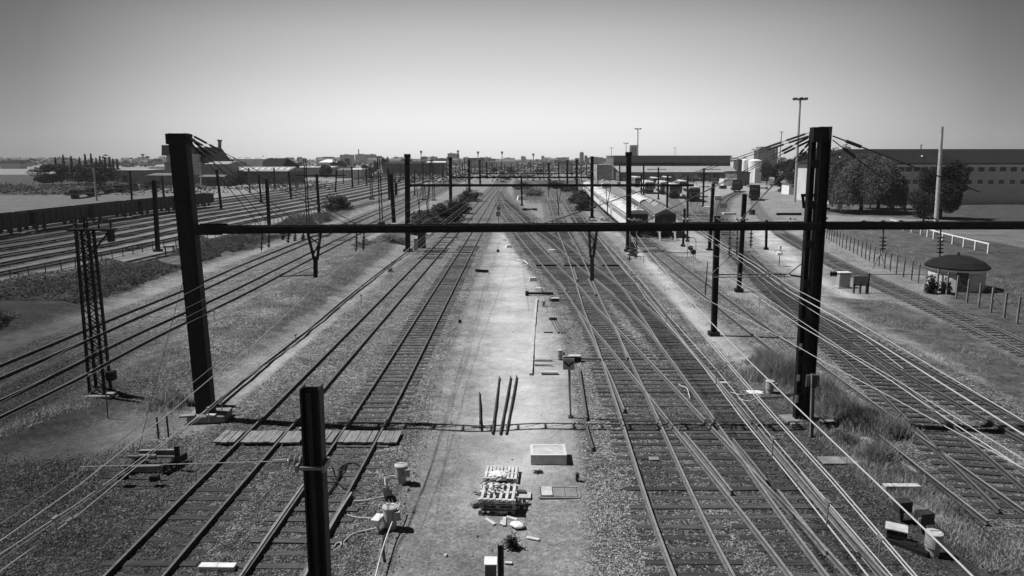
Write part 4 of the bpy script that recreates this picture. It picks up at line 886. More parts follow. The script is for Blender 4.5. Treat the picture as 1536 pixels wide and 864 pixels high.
def bag(px, py, s_, label, seed, m='cloth_bag', z=0):
    c = G(px, py, z); r = np.random.default_rng(seed); prof = []; vs = []; fs = []; n_ = 16
    for j in range(9):
        ph = math.pi * j / 8; rr = math.sin(ph)
        for i in range(n_):
            t = 2 * math.pi * i / n_; w_ = 1 + .22 * math.sin(2 * t + seed) + .12 * math.sin(5 * t + ph * 3) + r.uniform(-.07, .07)
            vs.append((c.x + s_ * rr * w_ * math.cos(t), c.y + s_ * .65 * rr * w_ * math.sin(t), z + s_ * .33 * (1 - math.cos(ph)) * (1 + r.uniform(-.1, .1))))
    for j in range(8):
        for i in range(n_): fs.append((j * n_ + i, j * n_ + (i + 1) % n_, (j + 1) * n_ + (i + 1) % n_, (j + 1) * n_ + i))
    return single(MB().add(vs, fs), 'sack', m, label, 'sack', smooth=True)
bag(776, 791, .24, 'white crumpled bag on the ground below the rubbish pile', 4); bag(784, 756, .2, 'white bag wedged right of the lower pallet', 6); bag(726, 752, .18, 'grey bag at the left side of the lower pallet', 9, 'off_white')
for i in range(13):      # broken wood and scraps on the lower pallet
    c = Vector((c2.x + random.uniform(-.5, .1), c2.y + random.uniform(-.3, .55), .60 + random.uniform(0, .12))); a = random.uniform(0, 3.14); l_ = random.uniform(.15, .5)
    d = Vector((math.cos(a), math.sin(a), random.uniform(-.3, .3))) * l_ / 2
    single(MB().bar(c - d, c + d, .045, .02), 'wood_scrap', 'pale_wood' if i % 3 == 0 else 'old_wood', 'broken pale wood scrap heaped on the lower pallet', 'scrap', 'wood scraps on the rubbish pile')
for x, y, w_, d_, h_, rz, m, lb in ((752, 731, .34, .28, .3, .1, 'steel_worn', 'dark upright box between the two pallets'), (738, 734, .36, .26, .2, -.1, 'old_wood', 'wooden crate left of the dark box between the pallets'), (762, 741, 1.15, .16, .12, -.04, 'steel_worn', 'dark beam lying across between the two pallets'), (728, 737, .3, .2, .18, .3, 'concrete', 'pale block at the left end of the dark beam'), (787, 744, .4, .42, .05, -.05, 'concrete', 'square pale slab right of the dark beam'), (716, 757, .42, .2, .12, .6, 'old_wood', 'short timber left of the lower pallet'), (722, 741, .6, .07, .05, -.5, 'old_wood', 'thin stick poking out left of the pile'),
                              (754, 771, .3, .1, .1, .05, 'off_white', 'pale block at the front foot of the pile')):
    c = G(x, y); single(gbox(c, (w_, d_, h_), rz), 'debris', m, lb, 'debris', bevel=.008)
for x0, y0, x1, y1, lb in ((729, 779, 742, 788, 'pale board lying left in front of the pile'), (757, 777, 756, 790, 'short pale board lying straight in front of the pile'), (760, 776, 776, 781, 'pale board leaning right in front of the pile'), (752, 788, 754, 782, 'tiny pale board in front of the pile'), (790, 807, 809, 811, 'lone pale board on the earth below the white bag'), (757, 845, 768, 846, 'faint board beside the box topped post')):
    a = G(x0, y0); b_ = G(x1, y1); single(MB().bar(a + Vector((0, 0, .025)), b_ + Vector((0, 0, .035)), .1, .03), 'loose_board', 'pale_wood', lb, 'board')
# scattered litter
for i in range(46):
    x = random.uniform(560, 880); y = random.uniform(430, 860); c = G(x, y); s_ = random.uniform(.03, .09)
    mb = MB().box((c.x, c.y, s_ * .3), (s_, s_ * random.uniform(.5, 1), s_ * .5), random.uniform(0, 3), top=(.6, .7)); single(mb, 'stone', 'concrete' if i % 3 else 'concrete_dark', 'loose stone lying on the earth strip or beside it', 'stone', 'loose stones on the earth strip')
# post with box, lower edge
b_, t_ = column_pts(752, 935, 751, 818); t = thing('marker_post', (b_.x, b_.y, 0), 'black post with a pale topped box beside it at the bottom frame edge', 'post')
mb = MB(); hsec(mb, b_, t_, .14, .14, .02); mb.build('post', 'black_steel', t); p = at(736, 842, b_.y); MB().box((p.x, p.y, p.z - .36), (.25, .3, .72)).build('box', 'steel_worn', t); MB().box((p.x, p.y, p.z + .012), (.29, .34, .02)).build('box_lid', 'off_white', t)
# cylindrical track relay cans
def can(px, py, label, s_=1.0, tilt=0, box=True, m='concrete'):
    c = G(px, py); t = thing('relay_can', (c.x, c.y, 0), label, 'relay can')
    MB().lathe(c, [(.17 * s_, .0), (.17 * s_, .22 * s_), (.2 * s_, .24 * s_), (.2 * s_, .58 * s_)], 20).build('body', 'cabinet_paint', t, smooth=False)
    MB().lathe(c + Vector((0, 0, .585 * s_)), [(.215 * s_, 0), (.215 * s_, .045 * s_), (.15 * s_, .075 * s_), (.03, .085 * s_)], 20).tube(c + Vector((-.12, 0, .68 * s_)), c + Vector((.12, 0, .68 * s_)), .02).build('lid', 'concrete', t)
    if box: MB().box((c.x + .2 * s_, c.y - .12, .42 * s_), (.22 * s_, .2, .24 * s_), .2, top=(.85, .8)).build('connection_box', 'cabinet_paint', t, bevel=.01)
    return c
ca = can(602, 724, 'upright grey relay can with side box, farther of two beside the right straight track', 1.0); cb_ = can(586, 791, 'grey relay can with spout like side box, nearer of two beside the right straight track', 1.05)
can(1398, 832, 'grey relay can at the lower right among dark control boxes', 1.05, box=False); can(815, 459, 'small grey relay can beside the points at the end of the kerb', .62, box=False); can(840, 538, 'pale topped relay can behind the chevron sign', .8)
can(1154, 590, 'weathered relay can by the foot of the right gantry column, among bright cables', .95)
# cable with conduit box beside the nearer can
def cable(pxs, label, r=.02, m='cable_pale', z=.04, sm_=2):
    P_ = smooth(cr([G(x, y, z) + Vector((0, 0, 0)) for x, y in pxs], .1), sm_); return single(MB().poly(P_, r, 6), 'cable', m, label, 'cable')
cable([(560, 880), (568, 845), (580, 805), (600, 755)], 'long straight pale conduit beside the relay cans', .022, z=.3)
cable([(576, 841), (574, 820), (590, 760)], 'dark rod lying parallel below the pale conduit', .03, 'black_steel', z=.03)
cable([(515, 813), (530, 800), (556, 794), (566, 791)], 'white cable looping from the switch blade to the conduit box', .016); cable([(521, 772), (535, 776), (557, 777), (571, 781)], 'white cable curving from the track to the upper end of the box', .014)
cable([(595, 714), (585, 713), (578, 716), (578, 728)], 'white cable bending from the farther relay can to the ground', .014, z=.12); cable([(531, 751), (545, 751), (560, 748), (580, 744)], 'pale cable from the track to the switch rods', .016)
cable([(501, 820), (506, 812), (514, 812), (508, 822), (500, 826)], 'coiled white cable end beside the lower rail', .015)
cable([(489, 745), (500, 730), (508, 715), (512, 700), (530, 694), (545, 703)], 'black cable bundle looping across the sleepers between the rails', .03, 'black_steel', .06); cable([(487, 722), (502, 724), (511, 712), (520, 697)], 'second black cable crossing the sleepers', .025, 'black_steel', .06); cable([(498, 700), (506, 722), (520, 734), (538, 736)], 'third black cable crossing the sleepers', .022, 'black_steel', .06)
c = G(567, 796, 0); single(MB().box((c.x, c.y, .36), (.24, .42, .14), -.25).box((c.x, c.y, .14), (.08, .08, .3), -.25), 'conduit_box', 'off_white', 'pale small box on the conduit next to the nearer relay can', 'box', bevel=.008)
# point machine rods near (585,745) and others
def point_machine(px, py, rz, label, s_=1.0, m='black_steel', lid=None):
    c = G(px, py); t = thing('point_machine', (c.x, c.y, 0), label, 'point machine'); rot = Matrix.Rotation(rz, 3, 'Z')
    def P3(x, y, z): return c + rot @ Vector((x * s_, y * s_, z * s_))
    p = P3(0, 0, .13); MB().box(p, (.62 * s_, .34 * s_, .26 * s_), rz, top=(.92, .85)).build('casing', m, t, bevel=.02)
    if lid: p = P3(0, 0, .28); MB().box(p, (.6 * s_, .34 * s_, .04 * s_), rz).build('lid', lid, t)
    MB().tube(P3(-.3, .05, .12), P3(-1.7, .05, .1), .03 * s_).tube(P3(-.3, -.08, .12), P3(-1.7, -.08, .1), .025 * s_).build('drive_rod', 'steel_worn', t)
    MB().tube(P3(.3, 0, .12), P3(.48, 0, .14), .09 * s_, n=12).build('motor', m, t)
point_machine(862, 542, 3.14, 'point machine with pale lid right of the chevron sign, rods to the rail', 1.1, 'black_steel', 'concrete')
point_machine(833, 452, 3.14, 'small white lidded point machine left of the points, farther one', .9, 'steel_worn', 'off_white')
point_machine(1240, 640, .2, 'dark point machine at the foot of the right gantry column', .9, 'black_steel', 'concrete_dark')
point_machine(1185, 598, .1, 'dark point machine behind the weathered relay can', .8, 'black_steel')
point_machine(583, 748, 1.9, 'dark point machine frame between the two relay cans', .8, 'black_steel')
c = G(1344, 812); t = thing('control_box', (c.x, c.y, 0), 'low control box with pale square lid at the lower right', 'control box'); MB().box((c.x, c.y, .3), (.5, .42, .22), -.5).build('casing', 'black_steel', t); MB().box((c.x - .02, c.y, .43), (.56, .46, .03), -.5).build('lid', 'concrete', t); MB().tube((c.x, c.y, 0), (c.x, c.y, .2), .06).build('leg', 'black_steel', t)
c = G(1362, 822); single(MB().box((c.x, c.y, .08), (1.1, .35, .14), -.85).box((c.x, c.y - .05, .17), (.35, .2, .04), -.85), 'point_drive', 'black_steel', 'long dark drive box beside the low control box at lower right', 'drive box', bevel=.01)
for x, y, lb in ((1352, 782, 'dark box on a leg, farther one, right of the bright wires'), (1384, 800, 'dark box on a leg with a white label, nearer one')):
    c = G(x, y); t = thing('junction_box', (c.x, c.y, 0), lb, 'junction box'); MB().box((c.x, c.y, .5), (.42, .3, .34), .15).build('casing', 'dark_paint', t, bevel=.01); MB().tube((c.x, c.y, 0), (c.x, c.y, .34), .05).build('leg', 'dark_paint', t)
    if x > 1370: MB().box((c.x - .21, c.y - .17, .5), (.12, .01, .12), .15).build('label_plate', 'off_white', t)
# white bent cable in the points, cables and sheet at the relay can on the right
cable([(1018, 576), (1022, 579), (1029, 581), (1033, 590), (1035, 597)], 'white bent cable lying inside the points', .02, z=.18)
cable([(1095, 588), (1112, 592), (1128, 590), (1140, 592)], 'white cable at the foot of the right side weeds, upper strand', .02); cable([(1108, 598), (1124, 602), (1132, 598), (1142, 594)], 'white cable at the foot of the right side weeds, lower strand', .02)
sheet(1132, 588, .9, .5, .05, 'pale sheet lying among cables near the weathered relay can', 3)
# chevron sign
b_, t_ = column_pts(856, 626, 853, 536); t = thing('chevron_sign', (b_.x, b_.y, 0), 'square grey board with a black V chevron on a post in the ballast', 'sign')
MB().tube(b_, t_, .045, n=10).box((b_.x, b_.y, .03), (.2, .2, .06)).build('post', 'steel_worn', t); MB().box((b_.x - .035, b_.y - .055, b_.z + t_.z / 2 - .2), (.035, .02, t_.z * .72)).build('stripe', 'off_white', t)
pc = at(853, 546, b_.y - .07); hw = 8.6 * mpp(b_.y, 2.5)
bo = MB().box(pc, (hw * 2, .03, hw * 2.05)).build('board', 'sign_grey', t, bevel=.004)
zc = pc.z; MB().bar((pc.x - hw * .78, pc.y - .02, zc + hw * .42), (pc.x + .01, pc.y - .02, zc - hw * .42), .012, hw * .34).bar((pc.x + hw * .78, pc.y - .025, zc + hw * .42), (pc.x - .01, pc.y - .025, zc - hw * .42), .012, hw * .34).build('chevron', 'sign_black', bo)
MB().box((pc.x, pc.y + .03, zc + hw * 1.1), (hw * 1.9, .05, .06)).build('top_edge', 'black_steel', bo)
# marker boards with digits
def text(s_, loc, size, m, parent, name='lettering'):
    cu = bpy.data.curves.new(name, 'FONT'); cu.body = s_; cu.size = size; cu.extrude = .004; cu.align_x = 'CENTER'; cu.align_y = 'CENTER'; cu.offset = size * .02
    o = bpy.data.objects.new(name, cu); col.objects.link(o); dg = bpy.context.evaluated_depsgraph_get(); me_ = bpy.data.meshes.new_from_object(o.evaluated_get(dg)); bpy.data.objects.remove(o)
    me_.transform(Matrix.Translation(Vector(loc) - parent_loc(parent)) @ Matrix.Rotation(math.pi / 2, 4, 'X')); me_.materials.clear(); me_.materials.append(M[m]); o = bpy.data.objects.new(name, me_); col.objects.link(o); o.parent = parent; return o
b_, t_ = column_pts(748, 347, 747.5, 307); t = thing('number_sign', (b_.x, b_.y, 0), 'black board reading 2 on a thin post, a pale board reading 10 above it', 'sign')
MB().tube(b_, t_, .05, n=8).build('post', 'steel_worn', t); p = at(747.6, 321, b_.y - .08); k = mpp(b_.y, 2); MB().box(p, (6.2 * k, .05, 6.4 * k)).build('board', 'sign_black', t); text('2', (p.x, p.y - .03, p.z), 6.0 * k, 'sign_white', t)
p = at(748, 313, b_.y - .08); MB().box(p, (5.6 * k, .04, 5.2 * k)).build('board', 'concrete', t); text('10', (p.x, p.y - .025, p.z), 4.2 * k, 'steel_grey', t)
# back of a sign beside the right column
b_, t_ = column_pts(1217, 657, 1219.5, 561); t = thing('signal_board', (b_.x, b_.y, 0), 'grey board seen from behind on a post right in front of the right gantry column', 'sign')
mb = MB(); hsec(mb, b_, t_, .12, .12, .02); mb.build('post', 'steel_grey', t); p = at(1219, 571, b_.y + .09); MB().box(p, (.5, .04, .46)).build('board', 'steel_grey', t); MB().box((p.x + .03, p.y - .14, p.z), (.14, .05, .5)).build('bracket', 'dark_paint', t)
# utility cabinet and frame on the right
c = G(1264, 431); k = 10.6 / (193 * .984); t = thing('utility_cabinet', (c.x, c.y, 0), 'light grey utility cabinet beside the earth path on the right', 'cabinet')
MB().box((c.x, c.y, .62), (.92, .62, 1.24)).build('body', 'cabinet_paint', t, bevel=.01); MB().box((c.x, c.y, 1.27), (1.02, .74, .06)).build('lid', 'off_white', t); MB().box((c.x, c.y - .32, .62), (.8, .015, 1.05)).build('door', 'cabinet_paint', t); MB().box((c.x, c.y, .03), (1.15, .85, .07)).build('plinth', 'concrete', t)
c = G(1290, 440); t = thing('loading_frame', (c.x, c.y, 0), 'grey panel on short posts right of the utility cabinet', 'frame'); MB().box((c.x, c.y, 1.0), (1.25, .08, .8)).build('panel', 'steel_grey', t)
for dx in (-.5, 0, .5): MB().box((c.x + dx, c.y + .02, .4), (.12, .12, .8)).build('post', 'steel_worn', t)
MB().box((c.x + .62, c.y, .8), (.09, .09, 1.6)).build('post', 'black_steel', t)
# white ground signals and other small fittings
for x, yb_, lb in ((1168.5, 399, 'small white ground signal on a rod on the gravel right of the posts'),):
    b_ = G(x, yb_); k = mpp(b_.y, 1); t = thing('ground_signal', (b_.x, b_.y, 0), lb, 'signal'); MB().tube(b_, b_ + Vector((0, 0, 18 * k)), .04).build('post', 'steel_worn', t); MB().tube(b_ + Vector((-.3, 0, 19 * k)), b_ + Vector((.25, 0, 19 * k)), .2, n=12).build('lamp', 'white_paint', t); MB().box((b_.x, b_.y, 28 * k), (.2, .2, .35)).build('lamp_head', 'white_paint', t); MB().tube(b_ + Vector((0, 0, 21 * k)), b_ + Vector((0, 0, 27 * k)), .03).build('stem', 'steel_worn', t)
for x, yb_, yt_, lb in ((1036, 393, 372, 'white stand with round dark lamps near the coaches, left one'), (1040, 402, 378, 'white stand with round dark lamp near the coaches, right one')):
    b_, t_ = column_pts(x, yb_, x, yt_); t = thing('ground_signal', (b_.x, b_.y, 0), lb, 'signal'); MB().tube(b_, t_, .05).build('post', 'off_white', t); MB().tube(t_ + Vector((0, -.12, 0)), t_ + Vector((0, .1, 0)), .26, n=14).build('lamp', 'dark_paint', t)
P_ = [at(1032 + 6 * math.cos(a) + 6, 358 + 5 - 7 * math.sin(a), G(1038, 398).y) for a in np.linspace(0, math.pi, 10)]; single(MB().poly([P_[0] - Vector((0, 0, 1.6))] + P_ + [P_[-1] - Vector((0, 0, 1.6))], .03), 'loop_bar', 'steel_grey', 'bent hoop of pipe above the ground lamps near the coaches', 'pipe')
for pxs, lb in (([(776, 389), (787, 391), (792, 396), (785, 400)], 'white bent pipes at the upper end of the earth strip'), ([(776, 392), (790, 389)], 'short white pipe at the upper end of the earth strip')):
    single(MB().poly([G(x, y, .35) for x, y in pxs], .04), 'white_pipe', 'white_paint', lb, 'pipe')
for x, y, m, w_, lb in ((756, 361, 'white_paint', .5, 'white block on the earth strip, upper of two'), (763, 371, 'white_paint', .7, 'white block on the earth strip, lower of two'), (747, 378, 'black_steel', .3, 'small dark box on a rod on the earth strip'), (799, 421, 'off_white', .65, 'pale box among the point rods at the left of the points, upper'), (808, 437, 'off_white', .6, 'pale box among the point rods at the left of the points, lower'), (690, 484, 'black_steel', .2, 'tiny dark box on ballast right of the straight tracks'), (828, 378, 'white_paint', .9, 'white slab between rails beyond the points'), (829, 344, 'white_paint', .9, 'white slab between the rails just under the beam')):
    c = G(x, y); single(gbox(c, (w_, w_ * .7, .3 if m != 'black_steel' else w_), random.uniform(-.3, .3), top=(.8, .8)), 'block', m, lb, 'block', bevel=.01)
single(MB().tube(G(791, 440, .12), G(830, 440, .12), .1, n=10).tube(G(793, 440, .12), G(788, 440, .12), .2, n=12), 'buffer_pipe', 'black_steel', 'dark horizontal pipe with flange left of the points', 'pipe')
for dx, lb in ((0, 'left'), (5, 'middle'), (9, 'right')):
    a = G(838 + dx, 502); b_ = at(826 + dx * .8, 478, G(838, 498).y); single(MB().tube(a, b_, .04, n=8).box((b_.x, b_.y, b_.z), (.22, .2, .16)), 'switch_lever', 'steel_grey', 'tilted switch lever by the kerb, ' + lb + ' of three', 'lever')
single(MB().bar(G(816, 499, .05), G(829, 498.5, .05), .1, .08), 'foot_bar', 'black_steel', 'short dark bar on the earth at the feet of the levers', 'bar')
c = G(722, 408); mb = MB()
for i in range(7): a = Vector((c.x + random.uniform(-.9, .9), c.y + random.uniform(-.3, .3), .12)); mb.box(a, (random.uniform(.3, .8), .2, .2), random.uniform(-.6, .6))
single(mb, 'scrap_heap', 'black_steel', 'dark heap of scrap on the earth strip right of the straight tracks', 'scrap heap')
c = G(795, 316); mb = MB()
for i in range(5): a = Vector((c.x + random.uniform(-1.3, 1.3), c.y + random.uniform(-.8, .8), .3)); mb.box(a, (random.uniform(.6, 1.6), .4, .35), random.uniform(-.3, .3))
single(mb, 'scrap_heap', 'black_steel', 'dark stacked scrap right of the single mast beyond the beam', 'scrap heap')
# old trolley / rollers in the lower left
c = G(232, 702); t = thing('tensioning_frame', (c.x, c.y, 0), 'dark timber frame holding a tensioner in ballast at the lower left', 'frame')
for dy, hh in ((-.42, .08), (.42, .3)): MB().box((c.x, c.y + dy, hh + .1), (1.35, .12, .2), .06).build('rail', 'old_wood', t)
for dx in (-.7, .68): MB().box((c.x + dx, c.y, .22), (.14, 1.25, .24), .1 if dx < 0 else -.25).build('side_beam', 'sleeper_wood', t)
MB().tube((c.x - .9, c.y, .42), (c.x + .75, c.y - .03, .42), .05).tube((c.x - .5, c.y, .42), (c.x + .1, c.y, .42), .1).build('tensioner', 'steel_worn', t)
c = G(268, 706); single(MB().box((c.x, c.y, .45), (.14, .12, .9), 0), 'stub_post', 'sleeper_wood', 'short dark stub post right of the timber frame', 'post')
a = G(148, 729); b_ = G(252, 729); single(MB().tube(a + Vector((0, 0, .3)), b_ + Vector((0, 0, .2)), .025).box((G(186, 729).x, a.y, .33), (.28, .2, .16)).box((G(233, 729).x, a.y, .28), (.26, .2, .18)), 'pull_rod', 'black_steel', 'thin rod with two clamps lying below the timber frame', 'rod')
for x, y, lb in ((238, 640, 'left'), (253, 638, 'right')): single(MB().tube(G(x, y + 18), at(x - 3, y - 14, G(x, y + 18).y), .035), 'small_post', 'black_steel', 'short dark post under the wires left of the column foot, ' + lb + ' one', 'post')
# shelf of clutter at the points (chairs / bolts) and dark relay box pair under the beam near the white train
for x, yb_, w_, h_, lb in ((942, 374, .55, 1.2, 'grey cabinet at the foot of the second gantry right column, left of two'), (950, 384, .8, 1.6, 'grey cabinet at the foot of the second gantry right column, right of two')):
    c = G(x, yb_); single(gbox(c, (w_, .5, h_)), 'relay_cabinet', 'steel_worn', lb, 'cabinet', bevel=.02)
for x, yb_, w_, h_, m, lb in ((633, 372, .9, 2.0, 'steel_worn', 'dark relay cabinet right of the second gantry left column'), (624, 375, .4, 1.4, 'galvanised', 'pale narrow cabinet right at the second gantry left column')):
    c = G(x, yb_); single(gbox(c, (w_, .6, h_)), 'relay_cabinet', m, lb, 'cabinet', bevel=.02)

# ------------------------------------------------------------------ buildings
def bparent(x, Y, label, cat, name='building'): return thing(name, (x, Y, 0), label, cat)
def px_box(t, name, x0, x1, y0, y1, Y, depth, m, bevel=0):     # facade rectangle in the photo at distance Y, with real depth behind
    z1 = zat(Y, y0); z0 = max(-.5, zat(Y, y1)); xa = xat(x0, Y, z0); xb = xat(x1, Y, z0)
    return MB().box(((xa + xb) / 2, Y + depth / 2, (z0 + z1) / 2), (xb - xa, depth, z1 - z0)).build(name, m, t)
def roof_mb(xa, xb, Y, dp, z0, z1, inl, inr, inf=0.5, inb=None, over=.4):
    """hipped / gabled roof: eaves rectangle to ridge rectangle"""
    inb = 1 - inf if inb is None else inb; a = [(xa - over, Y - over, z0), (xb + over, Y - over, z0), (xb + over, Y + dp + over, z0), (xa - over, Y + dp + over, z0)]
    e = .02; b_ = [(xa + inl, Y + dp * inf - e, z1), (xb - inr, Y + dp * inf - e, z1), (xb - inr, Y + dp * (inb if inb > inf else inf) + e, z1), (xa + inl, Y + dp * (inb if inb > inf else inf) + e, z1)]
    low = [(x, y, z - .25) for x, y, z in a]
    return MB().add(low + a + b_, [(0, 3, 2, 1), (0, 1, 5, 4), (1, 2, 6, 5), (2, 3, 7, 6), (3, 0, 4, 7), (4, 5, 9, 8), (5, 6, 10, 9), (6, 7, 11, 10), (7, 4, 8, 11), (8, 9, 10, 11)])
# tall hall with big dark roof, left
Y = 315.0; t = bparent(xat(300, Y, 0), Y, 'tall industrial hall with a huge dark sloping roof behind the left gantry column', 'hall', 'industrial_hall')
px_box(t, 'wall', 249, 342, 243, 276, Y, 24, 'wall_mid'); px_box(t, 'wall', 250, 266, 232, 243, Y + .3, 20, 'wall_light'); px_box(t, 'wall', 283, 298, 231, 262, Y - 2, 10, 'wall_light')
z0 = zat(Y, 247); z1 = zat(Y, 220.5); MB().add([(xat(x, yy, 0), yy, z) for x, yy, z in ((308, Y - 1, z0), (353, Y - 1, z0), (353, Y + 25, z0), (300, Y + 25, z0), (293, Y + 4, z1), (335, Y + 4, z1), (335, Y + 20, z1), (293, Y + 20, z1))], [(0, 3, 2, 1), (4, 5, 6, 7), (0, 1, 5, 4), (1, 2, 6, 5), (2, 3, 7, 6), (3, 0, 4, 7)]).build('roof', 'roof_dark', t)
z0 = zat(Y, 233); z1 = zat(Y, 217.5); MB().add([(xat(x, yy, 0), yy, z) for x, yy, z in ((246, Y - 1, z0), (296, Y - 1, z0), (296, Y + 22, z0), (246, Y + 22, z0), (247, Y + 1, z1), (294, Y + 1, z1), (294, Y + 18, z1), (247, Y + 18, z1))], [(0, 3, 2, 1), (4, 5, 6, 7), (0, 1, 5, 4), (1, 2, 6, 5), (2, 3, 7, 6), (3, 0, 4, 7)]).build('roof', 'roof_dark', t)
c = at(329.5, 221, Y + 6); MB().tube(c, at(329.5, 212, Y + 6), .75, n=14).tube(at(329.5, 212, Y + 6), at(329.5, 209.5, Y + 6), 1.0, 1.15, 14).build('chimney', 'concrete_dark', t)
def shed(x0, x1, yr, ye, yb_, Y, dp, mw, mr, label, name='shed', inl=0, inr=0, doors=(), inf=.5, skylights=0, cat='shed', wins=()):
    t = bparent(xat((x0 + x1) / 2, Y, 0), Y, label, cat, name); z1 = zat(Y, ye); xa = xat(x0, Y, 0); xb = xat(x1, Y, 0); Yr = Y + dp * inf; zr = zat(Yr, yr)
    MB().box(((xa + xb) / 2, Y + dp / 2, z1 / 2), (xb - xa, dp, z1)).build('wall', mw, t)
    r = roof_mb(xa, xb, Y, dp, z1 + .25, max(zr, z1 + .5), inl, inr, inf).build('roof', mr, t)
    for i in range(skylights):
        f = (i + .5) / skylights; x = xa + (xb - xa) * f; MB().box((x, Y + dp * inf * .5, (z1 + .25 + max(zr, z1 + .5)) / 2 + .12), ((xb - xa) / skylights * .35, dp * inf * .35, .1), 0, rx=math.atan2(max(zr, z1 + .5) - z1, dp * inf)).build('skylight', 'white_paint', r)
    for (dx0, dx1, dy0) in doors:
        zz = zat(Y, dy0); xx0 = xat(dx0, Y, 0); xx1 = xat(dx1, Y, 0); MB().box(((xx0 + xx1) / 2, Y - .06, zz / 2), (xx1 - xx0, .1, zz)).build('door', 'train_dark', t)
    for (wx0, wx1, wy0, wy1) in wins:
        za = zat(Y, wy0); zb = zat(Y, wy1); xx0 = xat(wx0, Y, 0); xx1 = xat(wx1, Y, 0); f = MB().box(((xx0 + xx1) / 2, Y - .04, (za + zb) / 2), (xx1 - xx0, .1, za - zb)).build('window', 'glass_dark', t)
    return t
shed(172, 222, 253, 256, 275, 330, 22, 'wall_mid', 'roof_sheet', 'pale flat roofed shed with a dark door left of the tall hall', doors=((185, 192, 263),), inf=.9)
shed(222, 258, 259.5, 264, 276, 300, 14, 'wall_mid', 'roof_mid', 'low gabled shed directly left of the left gantry column')
shed(112, 175, 258, 262, 279, 345, 20, 'wall_dark', 'roof_mid', 'dark low building half hidden by the conifers at the far left')
shed(225, 262, 246, 252, 262, 420, 30, 'wall_mid', 'roof_mid', 'grey hall with pale roof lights behind the low gabled shed', skylights=6)
shed(310, 344, 242, 247, 268, 300, 12, 'wall_mid', 'roof_sheet', 'pale annexe with a sloping white roof at the foot of the tall hall', inf=.8)
shed(300, 336, 262, 266, 280, 285, 10, 'wall_dark', 'roof_mid', 'open dark storage shed in front of the tall hall')
shed(334, 432, 250, 257.5, 273, 310, 26, 'wall_dark', 'roof_sheet', 'long low shed with rows of roof lights right of the tall hall', skylights=10)
shed(384, 425, 237.5, 250, 256, 380, 30, 'roof_dark', 'roof_dark', 'hall with a dark gabled roof behind the long low shed', inl=2, inr=2)
b_ = at(367, 250, 372); MB_ = MB().add([tuple(at(366, 251, 371)), tuple(at(388, 238.5, 371)), tuple(at(394, 238.5, 376)), tuple(at(372, 251, 376)), tuple(at(366, 253, 371)), tuple(at(388, 253, 371)), tuple(at(394, 253, 376)), tuple(at(372, 253, 376))], [(0, 1, 2, 3), (0, 4, 5, 1), (1, 5, 6, 2), (2, 6, 7, 3), (3, 7, 4, 0), (4, 7, 6, 5)]); single(MB_, 'lean_to', 'white_paint', 'bright sloping lean-to roof left of the dark gabled roof', 'lean-to')
shed(430, 500, 249, 252, 262, 420, 30, 'wall_mid', 'roof_sheet', 'low light roofed sheds right of the long low shed', skylights=5)
shed(436, 446, 243, 245, 252, 520, 15, 'wall_dark', 'roof_mid', 'small dark block on the skyline right of the dark gabled roof')
shed(352, 400, 236.5, 239, 247, 620, 30, 'wall_light', 'roof_sheet', 'pale arched hall on the skyline between the tall hall and the dark gable', skylights=3)
shed(506, 548, 252, 256, 263, 400, 20, 'wall_mid', 'roof_mid', 'low gabled house in front of the dark tree clump')
shed(479, 499, 239, 244, 250, 560, 22, 'wall_light', 'white_paint', 'white roofed hall left of the dark tree clump', inl=3, inr=3)
shed(527, 542, 252.5, 255, 261, 380, 8, 'wall_light', 'off_white', 'small white roofed hut at the far end of the left yard')
shed(575, 660, 244, 247, 256, 500, 30, 'wall_dark', 'roof_dark', 'long dark hall with low roof behind the second gantry column')
shed(640, 668, 242, 244, 249, 620, 20, 'wall_mid', 'white_paint', 'white roofed shed behind the third gantry column')
# curved roof and small yard huts
# long shed on the right
Y = 350.0; t = bparent(xat(1010, Y, 0), Y, 'very long dark clad shed with stepped roof behind the parked locomotives', 'shed', 'long_shed')
xa, xb = xat(918, Y, 0), xat(1100, Y, 0)
px_box(t, 'wall', 930, 1102, 258, 273, Y, 14, 'wall_dark')
z0 = zat(Y, 258); Yu = Y + 14; z1 = zat(Yu, 248.5); xc, xd = xat(929, Y, 0), xat(1105, Y, 0); MB().add([(xc, Y - .6, z0), (xd, Y - .6, z0), (xat(1095, Yu, 0), Yu, z1), (xat(919, Yu, 0), Yu, z1), (xc, Y - .6, z0 - .3), (xd, Y - .6, z0 - .3), (xat(1095, Yu, 0), Yu, z1 - .3), (xat(919, Yu, 0), Yu, z1 - .3)], [(0, 1, 2, 3), (7, 6, 5, 4), (4, 5, 1, 0), (5, 6, 2, 1), (7, 4, 0, 3)]).build('lower_roof', 'roof_sheet', t)
z2 = zat(Yu, 234.5); xe, xf = xat(920, Yu, 0), xat(1094, Yu, 0); MB().box(((xe + xf) / 2, Yu + 14.1, z2 / 2), (xf - xe, 28, z2)).build('wall', 'hall_cladding', t); MB().box(((xe + xf) / 2, Yu - .12, z1 + .8), (xf - xe, .2, 1.3)).build('window_band', 'glass_dark', t); MB().box(((xe + xf) / 2, Yu + 14.1, z2 + .2), (xf - xe + 1, 29, .4)).build('upper_roof', 'roof_mid', t)
for i in range(60): x = xe + (xf - xe) * (i + .5) / 60; 
mb = MB()
for i in range(58): x = xe + (xf - xe) * (i + .5) / 58; mb.box((x, Yu - .06, (z1 + 1.5 + z2) / 2), (.12, .1, z2 - z1 - 1.7))
mb.build('cladding_ribs', 'wall_dark', t)
for f in (.33, .8): x = xc + (xd - xc) * f; MB().box((x, Y + 5, z0 + (z1 - z0) * .38 + .12), (9, 2.2, .1), 0, rx=math.atan2(z1 - z0, 14.6)).build('vent_strip', 'roof_mid', t)
mb = MB()
